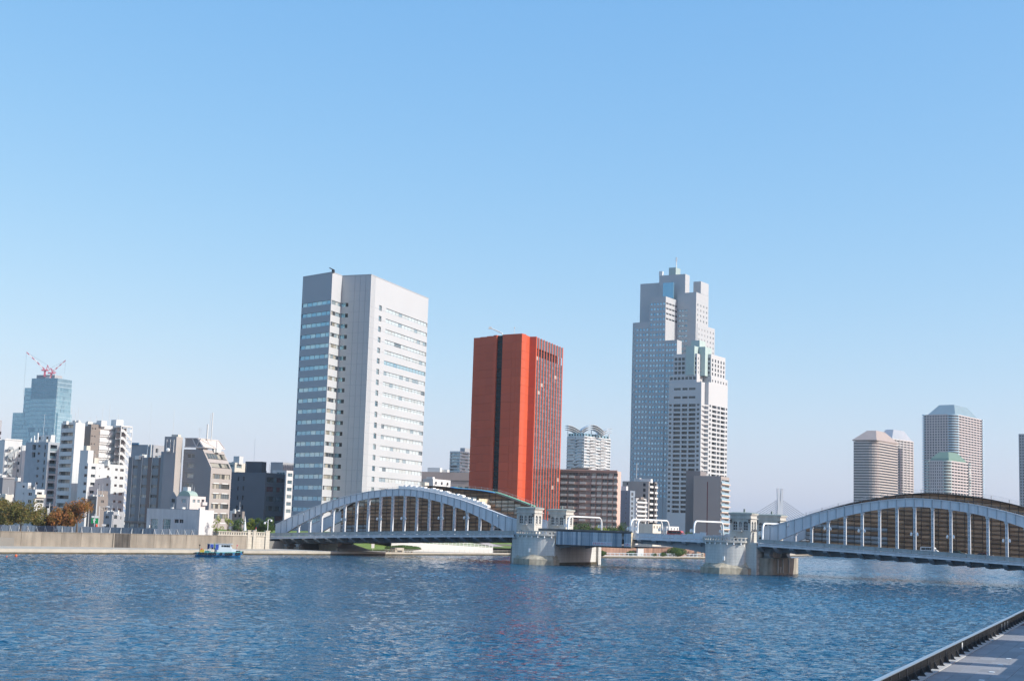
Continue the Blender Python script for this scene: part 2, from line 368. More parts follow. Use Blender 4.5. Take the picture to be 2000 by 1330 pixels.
# ------------------------------------------------------------ flood wall of concrete panels on the left
WL = [hit(-140, 1062.5, 1.25), hit(-60, 1064, 1.25), hit(0, 1065.4, 1.25), hit(195, 1068.2, 1.25), hit(300, 1069.9, 1.25), hit(481, 1071.6, 1.25)]
def resample(pts, step):
    out = [pts[0].copy()]
    for a, b in zip(pts, pts[1:]):
        n = max(1, round((b-a).length/step))
        out += [a.lerp(b, k/n) for k in range(1, n+1)]
    return out
WP = resample(WL, 5.6)
root = thing('flood_wall', 'long weathered concrete flood wall along the quay left of the bridge', 'wall', (WP[4].x, WP[4].y, 1.25))
for i, (a, b) in enumerate(zip(WP, WP[1:])):
    d = (b-a).normalized(); nrm = Vector((d.y, -d.x, 0)); j = random.uniform(-0.03, 0.05)
    m_ = MB(); m_.hexa(a + d*0.03 + nrm*j, d*((b-a).length-0.06), -nrm*0.7, (0, 0, 3.62), 0)
    m_.hexa(a + d*0.03 + nrm*(j+0.1) + Vector((0, 0, 3.62)), d*((b-a).length-0.06), -nrm*0.9, (0, 0, 0.16), 0)
    o = m_.build('wall_panel', CONC, root)
mf = MB()
for a, b in zip(WP, WP[1:]):
    d = (b-a).normalized(); nrm = Vector((d.y, -d.x, 0)); mf.hexa(a-nrm*0.72, b-a, -nrm*30, (0, 0, G-1.25-0.02), 0)
tag(mf.build('promenade_fill', EARTH), kind='structure')
# darker flood gate leaf set into the wall
gA, gB = hit(221, 1068.6, 1.25), hit(254, 1069.2, 1.25); d = (gB-gA).normalized(); nrm = Vector((d.y, -d.x, 0))
gate = thing('flood_gate', 'dark stained steel flood gate in the concrete wall', 'gate', gA)
m_ = MB(); m_.hexa(gA+nrm*0.06, gB-gA, nrm*0.14, (0, 0, 3.7), 0); m_.build('gate_leaf', mat('gate_stain', (0.13, 0.115, 0.10), 0.9, 0.3, 0.4, streak=0.55), gate)
for t in (0, 1):
    m_ = MB(); p = gA.lerp(gB, t); m_.box((p.x+nrm.x*0.1, p.y+nrm.y*0.1, 1.25), (0.35, 0.4, 3.85), math.degrees(math.atan2(d.y, d.x))); m_.build('gate_post', CONC, gate)

# ------------------------------------------------------------ site hoarding with raking props behind the wall
HOARD = mat('hoarding_sheet', (0.085, 0.125, 0.18), 0.5, 0.08, 0.6, streak=0.15, objrand=0.08); PROP = mat('galvanised_prop', (0.62, 0.62, 0.60), 0.45, 0.05)
HP = [Vector((p.x, p.y, 0)) for p in [at(-140, 1040, 378), at(0, 1040, 382), at(120, 1042, 396), at(215, 1043, 403), at(300, 1044, 404), at(388, 1046, 416)]]
HQ = resample(HP, 2.7); root = thing('site_hoarding', 'blue grey sheet hoarding with slanting props along the flood wall', 'fence', (HQ[6].x, HQ[6].y, G))
ps = None
for i, (a, b) in enumerate(zip(HQ, HQ[1:])):
    d = (b-a).normalized(); nrm = Vector((d.y, -d.x, 0)); hh = 3.05 if i % 11 else 3.0
    m_ = MB(); w = (b-a).length
    for k in range(6): m_.hexa(a + d*(w*k/6+0.01) + nrm*(0.05*(k % 2)) + Vector((0, 0, G)), d*(w/6), -nrm*0.04, (0, 0, hh))
    m_.build('hoarding_panel', HOARD, root)
    m_ = MB(); p0 = a + Vector((0, 0, G+hh-0.15)) + nrm*0.1; m_.tube([p0, a + nrm*2.1 + Vector((0, 0, G+0.05))], 0.055, 5); m_.tube([a+nrm*0.1+Vector((0, 0, G)), p0], 0.05, 5)
    m_.build('prop', PROP, root)

# ------------------------------------------------------------ bridge frame of reference
BU = V2(-29.31); BN = Vector((BU.y, -BU.x, 0)); BO = Vector((-71.24, 445.2, 0)); PANEL = 4.3; DTOT = 243.2
def BP(d, off, z): p = BO + BU*d + BN*off; return Vector((p.x, p.y, z))
def lerp_tab(tab, x):
    if x <= tab[0][0]: return tab[0][1]
    for (a, va), (b, vb) in zip(tab, tab[1:]):
        if x <= b: return va + (vb-va)*(x-a)/(b-a)
    return tab[-1][1]
RAIL = [(-6, 5.2), (0, 5.78), (5, 6.75), (10, 7.62), (15, 8.4), (20, 9.05), (24, 9.4), (28.28, 9.55)]
def railz(d):
    s = d/PANEL
    if s > 28.28: s = 56.56-s
    return lerp_tab(RAIL, s)
def deckz(d): return railz(d)-1.05
TOPT = [8.6, 10.3, 12.0, 13.6, 15.05, 16.4, 17.5, 18.45, 19.2, 19.7, 20.05, 20.2, 19.95, 19.45, 18.75, 17.9, 16.85, 15.65, 14.35, 13.05, 12.1]
BOTT = [4.7, 6.0, 8.3, 10.2, 12.0, 13.6, 15.0, 16.1, 16.95, 17.55, 17.95, 18.1, 17.85, 17.25, 16.4, 15.35, 14.05, 12.45, 10.65, 8.75, 7.6]
def smooth_tab(T, s):
    i = max(0, min(19, int(s))); t = s-i; p = [T[max(0, min(20, i+k))] for k in (-1, 0, 1, 2)]
    return 0.5*((2*p[1]) + (-p[0]+p[2])*t + (2*p[0]-5*p[1]+4*p[2]-p[3])*t*t + (-p[0]+3*p[1]-3*p[2]+p[3])*t**3)
FARRIB = -17.0
SHEET = mat('brown_scaffold_sheet', (0.42, 0.235, 0.13), 0.8, 0.22, 0.4, objrand=0.28)
SHEET2 = mat('grey_scaffold_sheet', (0.34, 0.34, 0.34), 0.8, 0.15, 0.4, objrand=0.2)
SHEET3 = mat('backlit_scaffold_sheet', (0.66, 0.55, 0.42), 0.8, 0.15, 0.4, objrand=0.15)  # light coming through the upper sheets is put into this paler colour
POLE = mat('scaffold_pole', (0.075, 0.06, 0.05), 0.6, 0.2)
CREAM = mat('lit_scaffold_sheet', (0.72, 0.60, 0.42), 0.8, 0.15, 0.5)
LAMPW = mat('lamp_white', (0.82, 0.82, 0.80), 0.35, 0.03)
def rail_panel_mesh(L):
    b = MB(); b.hexa((0.06, -0.09, 0.12), (L-0.12, 0, 0), (0, 0.18, 0), (0, 0, 0.72)); b.hexa((0, -0.15, 0.84), (L, 0, 0), (0, 0.3, 0), (0, 0, 0.16))
    b.hexa((0, -0.13, 0), (0.22, 0, 0), (0, 0.26, 0), (0, 0, 0.9)); return b
RAILM = mat('railing_paint', (0.40, 0.42, 0.41), 0.55, 0.08, 0.6, streak=0.15)

def arch_span(mirror, label, nseg=20):
    """tied arch span; s counted from the abutment end (0) to the pier end (20)"""
    D = (lambda s: DTOT-s*PANEL) if mirror else (lambda s: s*PANEL)
    root = thing('arch_span', label, 'bridge', BP(D(10), 0, 0), 'steel arch spans of the bridge')
    # ribs
    for off, nm in ((0.0, 'near_rib'), (FARRIB, 'far_rib')):
        ss = [k*0.5 for k in range(0, 41)]; r1 = []
        for s in ss:
            zt, zb = smooth_tab(TOPT, s), smooth_tab(BOTT, s); zb = max(zb, deckz(D(s))-0.6); d = D(s)
            r1.append([BP(d, off+0.45, zb), BP(d, off+0.45, zt-0.18), BP(d, off-0.45, zt-0.18), BP(d, off-0.45, zb)])
        m_ = MB(); m_.loft(r1); rib = m_.build('rib' if off == 0 else 'back_rib', STEEL, root)
        m_ = MB(); m_.loft([[BP(D(s), off+0.66, smooth_tab(TOPT, s)-0.18), BP(D(s), off+0.66, smooth_tab(TOPT, s)), BP(D(s), off-0.66, smooth_tab(TOPT, s)), BP(D(s), off-0.66, smooth_tab(TOPT, s)-0.18)] for s in ss])
        m_.build('top_flange', STEEL, rib)
        if off == 0:
            m_ = MB(); m_.loft([[BP(D(s), off+0.6, max(smooth_tab(BOTT, s), deckz(D(s)))), BP(D(s), off+0.6, max(smooth_tab(BOTT, s), deckz(D(s)))+0.12), BP(D(s), off+0.45, max(smooth_tab(BOTT, s), deckz(D(s)))+0.12), BP(D(s), off+0.45, max(smooth_tab(BOTT, s), deckz(D(s))))] for s in ss[2:39]])
            m_.build('bottom_flange', STEEL, rib)
            for s in ss[1:]:
                zt, zb = smooth_tab(TOPT, s)-0.18, max(smooth_tab(BOTT, s), deckz(D(s)))
                m_ = MB(); w = 0.22 if s in (5.0, 15.0, 10.0) else 0.10
                m_.hexa(BP(D(s)-w/2, 0.45, zb), BU*w, BN*0.16, (0, 0, zt-zb)); m_.build('web_stiffener', STEEL2, rib)
            m_ = MB()
            for k in range(1, 41):     # lifeline stanchions on the rib
                z = smooth_tab(TOPT, k*0.5); m_.tube([BP(D(k*0.5), 0.55, z), BP(D(k*0.5), 0.55, z+0.55)], 0.025, 4)
            m_.tube([BP(D(k*0.5), 0.55, smooth_tab(TOPT, k*0.5)+0.5) for k in range(0, 41)], 0.02, 4); m_.build('lifeline', STEEL2, rib)
    # hangers with lamps
    for s in range(2, 19):
        d = D(s); z0, z1 = deckz(d), smooth_tab(BOTT, s)+0.1
        m_ = MB(); m_.hexa(BP(d-0.30, 0.36, z0), BU*0.12, BN*-0.72, (0, 0, z1-z0)); m_.hexa(BP(d+0.18, 0.36, z0), BU*0.12, BN*-0.72, (0, 0, z1-z0))
        m_.hexa(BP(d-0.18, 0.10, z0), BU*0.36, BN*-0.2, (0, 0, z1-z0))
        z = z0+0.8
        while z < z1-0.4:
            m_.hexa(BP(d-0.18, 0.34, z), BU*0.36, BN*-0.05, (0, 0, 0.35)); z += 1.1
        m_.hexa(BP(d-0.5, 0.3, z1-0.45), BU*1.0, BN*-0.6, (0, 0, 0.45))
        h = m_.build('hanger', STEEL, root)
        if s in (6, 9, 11, 14, 16):
            m_ = MB(); zz = z0+4.6 if z1-z0 > 6 else (z0+z1)/2
            m_.hexa(BP(d-0.75, 0.5, zz+0.35), BU*1.5, BN*0.08, (0, 0, 0.08))
            for e in (-0.75, 0.75):
                p = BP(d+e, 0.54, zz); m_.tube([p+Vector((0, 0, -0.3)), p+Vector((0, 0, -0.2)), p+Vector((0, 0, 0.2)), p+Vector((0, 0, 0.32)), p+Vector((0, 0, 0.6))], [0.14, 0.26, 0.30, 0.2, 0.08], 8)
            m_.build('lamp', LAMPW, h)
    for s in (2.5, 18.4):
        p = BP(D(s), 0.62, smooth_tab(TOPT, s)-1.4); m_ = MB(); m_.tube([p, p+Vector((0, 0, 0.15)), p+Vector((0, 0, 0.75)), p+Vector((0, 0, 0.9))], [0.12, 0.24, 0.26, 0.08], 8); m_.build('rib_lamp', LAMPW, root)
    # deck, fascia, beams
    ds = [D(s) for s in range(-1 if not mirror else 0, 21)]; ds = [D(s) for s in range(0, 21)]
    m_ = MB(); m_.loft([[BP(d, 3.0, deckz(d)-0.35), BP(d, 3.0, deckz(d)), BP(d, -20, deckz(d)), BP(d, -20, deckz(d)-0.35)] for d in ds]); m_.build('deck', ASPH, root)
    m_ = MB(); m_.loft([[BP(d, 3.0, deckz(d)-0.75), BP(d, 3.0, deckz(d)+0.0), BP(d, 3.22, deckz(d)+0.0), BP(d, 3.22, deckz(d)-0.75)] for d in ds])
    m_.loft([[BP(d, 3.22, deckz(d)-0.12), BP(d, 3.22, deckz(d)+0.03), BP(d, 3.42, deckz(d)+0.03), BP(d, 3.42, deckz(d)-0.12)] for d in ds])
    m_.loft([[BP(d, 3.22, deckz(d)-0.78), BP(d, 3.22, deckz(d)-0.68), BP(d, 3.36, deckz(d)-0.68), BP(d, 3.36, deckz(d)-0.78)] for d in ds])
    for k in range(0, 160):
        d = D(k/8); m_.hexa(BP(d-0.06, 3.22, deckz(d)-0.30), BU*0.12, BN*0.14, (0, 0, 0.18))
    m_.build('fascia_girder', STEEL, root)
    m_ = MB(); m_.loft([[BP(d, -2, deckz(d)-1.9), BP(d, -2, deckz(d)-0.4), BP(d, -2.5, deckz(d)-0.4), BP(d, -2.5, deckz(d)-1.9)] for d in ds]); m_.loft([[BP(d, -14, deckz(d)-1.9), BP(d, -14, deckz(d)-0.4), BP(d, -14.5, deckz(d)-0.4), BP(d, -14.5, deckz(d)-1.9)] for d in ds])
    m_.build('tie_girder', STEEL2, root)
    for s in range(0, 21):
        d = D(s); z = deckz(d)-0.36; prof = [(3.0, -0.45), (3.0, 0), (-20, 0), (-20, -0.45), (-17.2, -1.75), (-15.5, -1.95), (-1.5, -1.95), (0.2, -1.75)]
        m_ = MB(); m_.loft([[BP(d-0.17, o, z+q) for o, q in prof], [BP(d+0.17, o, z+q) for o, q in prof]])
        m_.loft([[BP(d-0.55, o, z+q) for o, q in ((3.1, -0.45), (3.1, -0.40), (0.2, -1.68), (0.2, -1.75))], [BP(d+0.55, o, z+q) for o, q in ((3.1, -0.45), (3.1, -0.40), (0.2, -1.68), (0.2, -1.75))]])
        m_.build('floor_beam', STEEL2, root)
        m_ = MB(); m_.loft([[BP(d-0.5, o, z+q) for o, q in ((3.25, -0.42), (3.25, -0.38), (2.7, -0.62), (2.7, -0.8))], [BP(d+0.5, o, z+q) for o, q in ((3.25, -0.42), (3.25, -0.38), (2.7, -0.62), (2.7, -0.8))]]); m_.build('bracket', STEEL, root)
    for s in range(20):      # near railing: one panel per bay
        a, b = BP(D(s), 3.05, deckz(D(s))), BP(D(s+1), 3.05, deckz(D(s+1)))
        if mirror: a, b = b, a
        d = b-a; L = d.length; m_ = MB(); ux = d/L; nn = Vector((d.y, -d.x, 0)).normalized()
        m_.hexa(a+ux*0.11+nn*0.1+Vector((0, 0, 0.12)), ux*(L-0.22), nn*-0.2, (0, 0, 0.74)); m_.hexa(a+nn*0.17+Vector((0, 0, 0.86)), ux*L, nn*-0.34, (0, 0, 0.17))
        m_.hexa(a+nn*0.14, ux*0.24, nn*-0.28, (0, 0, 0.86)); m_.build('railing_panel', RAILM, root)
    m_ = MB(); m_.loft([[BP(d, -20, deckz(d)), BP(d, -20, deckz(d)+1), BP(d, -20.2, deckz(d)+1), BP(d, -20.2, deckz(d))] for d in ds]); m_.build('back_railing', RAILM, root)
    return root, D
def scaffold(D, label, s0, s1, extra, gray):
    """sheeted scaffold standing on the far side of the deck"""
    off = FARRIB+0.9; root = thing('sheeted_scaffold', label, 'scaffold', BP(D((s0+s1)/2), off, deckz(D((s0+s1)/2))), 'scaffolds screening the far ribs')
    n = int((s1-s0)*2); cand = []
    for k in range(n):
        sa, sb = s0+k*0.5, s0+(k+1)*0.5; sm = (sa+sb)/2; z0 = deckz(D(sm))+0.1; top = smooth_tab(TOPT, sm)+extra(sm); r = 0; z = z0
        while z+0.35 < top:
            zz = min(z+1.12, top); cand.append((sa, sb, z, zz, r, k)); z = zz; r += 1
    cand.sort(key=lambda c: -(c[3]-c[2])*((c[1]-c[0])) + 0.001*c[4])
    rest = MB()
    for i, (sa, sb, z, zz, r, k) in enumerate(cand):
        a = BP(D(sa), off, z+0.07); e = BP(D(sb), off, z+0.07)-a; j = BN*random.uniform(0, 0.12)
        m_ = MB() if i < 300 else rest
        m_.hexa(a+e*0.035+j, e*0.93, BN*0.04, (0, 0, zz-z-0.16)); 
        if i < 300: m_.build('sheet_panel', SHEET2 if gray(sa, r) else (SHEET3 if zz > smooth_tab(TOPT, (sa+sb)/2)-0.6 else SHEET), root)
    if rest.v: tag(rest.build('sheet_panels', SHEET, root), kind='stuff')
    m_ = MB()
    for k in range(n+1):
        s = s0+k*0.5; z1 = smooth_tab(TOPT, s)+extra(s)+ (1.0 if k % 2 == 0 else 0.1); p = BP(D(s), off+0.18, deckz(D(s))); m_.tube([p, Vector((p.x, p.y, z1))], 0.06, 4)
    m_.build('pole', POLE, root)
    m_ = MB(); zz = 0.4
    while zz < 14:
        seg = [s0+k*0.5 for k in range(n+1) if deckz(D(s0+k*0.5))+zz < smooth_tab(TOPT, s0+k*0.5)+extra(s0+k*0.5)]
        run = []
        for a in seg:
            if run and a-run[-1] > 0.6:
                if len(run) > 1: m_.tube([BP(D(q), off+0.2, deckz(D(q))+zz) for q in run], 0.085, 4)
                run = []
            run.append(a)
        if len(run) > 1: m_.tube([BP(D(q), off+0.2, deckz(D(q))+zz) for q in run], 0.085, 4)
        zz += 1.12
    m_.build('ledger', POLE, root)
    m_ = MB(); ss = [s0+k*0.5 for k in range(n+1)]
    m_.loft([[BP(D(s), off+1.0, smooth_tab(TOPT, s)+extra(s)-0.1), BP(D(s), off+1.0, smooth_tab(TOPT, s)+extra(s)+0.12), BP(D(s), off-2.6, smooth_tab(TOPT, s)+extra(s)+0.12), BP(D(s), off-2.6, smooth_tab(TOPT, s)+extra(s)-0.1)] for s in ss])
    m_.build('top_walkway', POLE, root)
    m_ = MB()
    for h in (0.55, 1.05): m_.tube([BP(D(s), off-2.4, smooth_tab(TOPT, s)+extra(s)+h) for s in ss], 0.03, 4)
    for s in ss: m_.tube([BP(D(s), off-2.4, smooth_tab(TOPT, s)+extra(s)), BP(D(s), off-2.4, smooth_tab(TOPT, s)+extra(s)+1.25)], 0.03, 4)
    m_.build('guard_rail', PROP, root)
    m_ = MB()     # rear face of the scaffold, closes it from behind
    for a, b in zip(ss, ss[1:]):
        za, zb = smooth_tab(TOPT, a)+extra(a), smooth_tab(TOPT, b)+extra(b)
        m_.poly([BP(D(a), off-2.6, deckz(D(a))), BP(D(b), off-2.6, deckz(D(b))), BP(D(b), off-2.6, zb), BP(D(a), off-2.6, za)])
    m_.build('rear_sheet', SHEET, root)
    return root
spanL, DL = arch_span(False, 'left steel arch span of the bridge, farther from the promenade')
spanR, DR = arch_span(True, 'right steel arch span of the bridge, running out of the picture')
exL = lambda s: (-1.0 + 2.2*min(1, max(0, (s-2)/3))) if s < 7 else (1.3 if s < 13 else 1.3+1.5*min(1, (s-13)/3))
scL = scaffold(DL, 'brown sheeted scaffold behind the left arch', 3.0, 19.0, exL, lambda s, r: r in (1, 2) and s < 5.5)
exR = lambda s: 1.7 if s > 4 else 1.0
scR = scaffold(DR, 'brown sheeted scaffold behind the right arch', 0.5, 18.5, exR, lambda s, r: r in (1, 2, 4) and s > 13.0)
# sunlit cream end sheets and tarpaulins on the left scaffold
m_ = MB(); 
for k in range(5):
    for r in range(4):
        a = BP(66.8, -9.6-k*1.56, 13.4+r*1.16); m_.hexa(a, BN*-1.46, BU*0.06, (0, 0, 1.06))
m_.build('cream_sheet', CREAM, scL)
m_ = MB(); ss = [12.4+k*0.5 for k in range(12)]
m_.loft([[BP(DL(s), FARRIB+1.9, smooth_tab(TOPT, s)+exL(s)+0.16), BP(DL(s), FARRIB+1.9, smooth_tab(TOPT, s)+exL(s)+0.24), BP(DL(s), FARRIB+0.4, smooth_tab(TOPT, s)+exL(s)+0.34), BP(DL(s), FARRIB+0.4, smooth_tab(TOPT, s)+exL(s)+0.16)] for s in ss[:8]])
m_.build('blue_tarpaulin', mat('blue_tarp', (0.05, 0.22, 0.50), 0.6, 0.15, 0.8), scL)
m_ = MB(); m_.loft([[BP(DL(s), FARRIB+0.3, smooth_tab(TOPT, s)+exL(s)+0.16), BP(DL(s), FARRIB+0.3, smooth_tab(TOPT, s)+exL(s)+0.36), BP(DL(s), FARRIB-1.2, smooth_tab(TOPT, s)+exL(s)+0.42), BP(DL(s), FARRIB-1.2, smooth_tab(TOPT, s)+exL(s)+0.16)] for s in [12.4+k*0.5 for k in range(14)]])
m_.build('green_tarpaulin', mat('green_tarp', (0.20, 0.42, 0.28), 0.6, 0.15, 0.8), scL)

m_ = MB(); rs = random.Random(9); k = 0
while 10.3+k*0.14 < 17.4:
    s_ = 10.3+k*0.14; zt = smooth_tab(TOPT, s_); m_.hexa(BP(DL(s_), -0.75, zt-0.1), BU*0.62, BN*-1.6, (0, 0, rs.uniform(0.75, 1.25))); k += 1
m_.build('white_sheeting', mat('white_sheeting', (0.72, 0.72, 0.70), 0.7, 0.08, 1.5), scL)
# ------------------------------------------------------------ piers, operating houses, bascule leaves
GL_DARK = glass('glass_dark', (0.012, 0.016, 0.02), (0.06, 0.075, 0.085), 0.1, 0.08)
GL_OFFICE = glass('glass_office', (0.10, 0.20, 0.26), (0.40, 0.50, 0.52), 0.55, 0.10)
GL_CURT = glass('glass_curtain', (0.06, 0.07, 0.075), (0.60, 0.58, 0.53), 0.15, 0.12)
GL_ISL = glass('glass_isl', (0.10, 0.19, 0.26), (0.38, 0.50, 0.55), 0.55, 0.10, 'isl')
GL_LITE = glass('glass_lite_isl', (0.14, 0.18, 0.20), (0.62, 0.66, 0.66), 0.30, 0.12, 'isl')
GL_SKY = glass('glass_sky_isl', (0.16, 0.36, 0.52), (0.42, 0.62, 0.74), 0.60, 0.12, 'isl')
GL_DKI = glass('glass_dark_isl', (0.02, 0.025, 0.03), (0.10, 0.11, 0.115), 0.12, 0.10, 'isl')
FRAME = mat('window_frame', (0.32, 0.32, 0.32), 0.5, 0.05); FRAMEW = mat('window_frame_white', (0.7, 0.7, 0.68), 0.5, 0.05); FRAMED = mat('window_frame_dark', (0.06, 0.06, 0.065), 0.5, 0.05)
CORN = mat('copper_cornice', (0.26, 0.30, 0.27), 0.8, 0.2, 0.8)
def arch_insert(parent, O, U, u0, u1, z0, z1, st, depth=0.35):
    """arched head inside a rectangular opening, with sashes behind"""
    Nn = Vector((U.y, -U.x, 0)); w = u1-u0; r = w/2; zc = z1-r
    P = lambda u, z, d: Vector((O.x+U.x*u-Nn.x*d, O.y+U.y*u-Nn.y*d, z))
    b = MB()
    for sgn in (-1, 1):
        arc = [(u0+r+sgn*r*math.cos(t), zc+r*math.sin(t)) for t in [k*math.pi/16 for k in range(9)]]; c = (u0+r+sgn*r, z1)
        for (a, e) in zip(arc, arc[1:]):
            b.poly([P(*a, 0.003), P(*e, 0.003), P(*c, 0.003)], 2); b.poly([P(*a, 0.003), P(*e, 0.003), P(*e, depth), P(*a, depth)], 2)
    b.poly([P(u0, z0, depth), P(u1, z0, depth), P(u1, z1, depth), P(u0, z1, depth)], 0)
    for u in (u0, u0+r-0.04, u1-0.08): b.hexa(P(u, z0, depth-0.01), U*0.08, Nn*0.07, (0, 0, z1-z0), 1)
    for f in (0, 0.28, 0.62): b.hexa(P(u0, z0+(z1-z0)*f, depth-0.02), U*w, Nn*0.06, (0, 0, 0.09), 1)
    b.hexa(P(u0-0.12, z0-0.18, 0.0), U*(w+0.24), Nn*0.16, (0, 0, 0.18), 2)
    b.build('arched_window', [GL_DARK, FRAMEW, st], parent)
def op_house(label, d0, d1, o0, o1, zb, zt, door):
    """o0 = side towards the camera; d0 < d1 along the bridge"""
    root = thing('bridge_operating_house', label, 'gatehouse', BP((d0+d1)/2, (o0+o1)/2, zb), 'stone operating houses on the bridge piers')
    A = BP(d0, o0, 0); B_ = BP(d1, o0, 0); C = BP(d1, o1, 0); D_ = BP(d0, o1, 0); W = d1-d0; Dp = o0-o1; up = V2(-29.31+90)
    fw = [(0.75, 1.95, zt-3.9, zt-1.6), (2.35, 3.15, zt-3.9, zt-1.7), (3.6, 4.8, zt-3.9, zt-1.6)]
    sw = [(Dp*0.16, Dp*0.42, zt-3.9, zt-1.6), (Dp*0.58, Dp*0.84, zt-3.9, zt-1.6)]
    low = (1.25, 1.95, zb+0.05, zb+1.35)
    m_ = MB(); facade(m_, A, BU, W, zb, zt, fw+[low], 0.35); facade(m_, B_, up, Dp, zb, zt, sw, 0.35)
    for p, q in ((C, D_), (D_, A)): m_.poly([(p.x, p.y, zb), (q.x, q.y, zb), (q.x, q.y, zt), (p.x, p.y, zt)])
    m_.poly([(p.x, p.y, zt) for p in (A, B_, C, D_)]); m_.build('wall', STONE2, root)
    for w in fw: arch_insert(root, A, BU, *w, STONE2)
    for w in sw: arch_insert(root, B_, up, *w, STONE2)
    arch_insert(root, A, BU, *low, STONE2)
    m_ = MB()
    for e, z, h in ((0.28, zt-0.95, 0.16), (0.22, zt-0.02, 0.20), (0.38, zt+0.18, 0.22)):
        m_.loft([[BP(d0-e, o0+e, zz), BP(d1+e, o0+e, zz), BP(d1+e, o1-e, zz), BP(d0-e, o1-e, zz)] for zz in (z, z+h)])
    m_.build('cornice', STONE2, root)
    m_ = MB(); m_.loft([[BP(d0-e, o0+e, z), BP(d1+e, o0+e, z), BP(d1+e, o1-e, z), BP(d0-e, o1-e, z)] for z, e in ((zt+0.4, 0.42), (zt+0.52, 0.42), (zt+0.75, -0.6))])
    m_.box(BP((d0+d1)/2, (o0+o1)/2-0.6, zt+0.7), (0.4, 0.4, 0.9), -29.31); m_.build('roof', CORN, root)
    if door:
        m_ = MB(); p = BP(d0+2.2, o0+0.02, zt-4.15); m_.hexa(p, BU*1.3, BN*0.9, (0, 0, 0.14))
        a, b = BP(d0+3.2, o0+0.7, zt-4.1), BP(d1-0.1, o0+0.7, zb+0.05)
        for o in (0, 0.55):
            m_.tube([a-BN*o, b-BN*o], 0.06, 4); m_.tube([a-BN*o+Vector((0, 0, 0.9)), b-BN*o+Vector((0, 0, 0.9))], 0.035, 4)
        for k in range(9):
            q = a.lerp(b, k/8); m_.hexa(q-BN*0.55, BN*0.55, BU*0.25, (0, 0, 0.05)); m_.tube([q, q+Vector((0, 0, 0.9))], 0.025, 4)
        m_.build('stair', PROP, root)
        m_ = MB(); m_.hexa(BP(d0+2.15, o0+0.03, zb+0.2), BU*0.5, BN*0.03, (0, 0, 0.45)); m_.build('red_notice', mat('sign_red', (0.55, 0.03, 0.03), 0.5, 0.05), root)
    else:
        m_ = MB(); m_.hexa(BP(d0+2.1, o0+0.02, zt-4.15), BU*1.3, BN*0.8, (0, 0, 0.14))
        for k in range(6): m_.tube([BP(d0+2.15+k*0.24, o0+0.76, zt-4.0), BP(d0+2.15+k*0.24, o0+0.76, zt-3.0)], 0.025, 4)
        m_.hexa(BP(d0+2.1, o0+0.72, zt-3.05), BU*1.3, BN*0.06, (0, 0, 0.07)); m_.build('balconet', PROP, root)
        m_ = MB(); m_.tube([BP(d0+1.35, o0+0.02, zb+1.1), BP(d0+1.35, o0-0.1, zb+1.1)], 0.42, 14); m_.build('round_vent', DARK, root)
    m_ = MB()
    for e in ((0.15, d1-0.6),) if door else ((0.1, d0+0.1), (0.1, d1-0.5)):
        for k in (0, 0.45): m_.hexa(BP(e[1], o0+0.05, zt-1.5-k), BU*0.45, BN*0.5, (0, 0, 0.28))
    m_.build('floodlight', DARK, root)
    return root
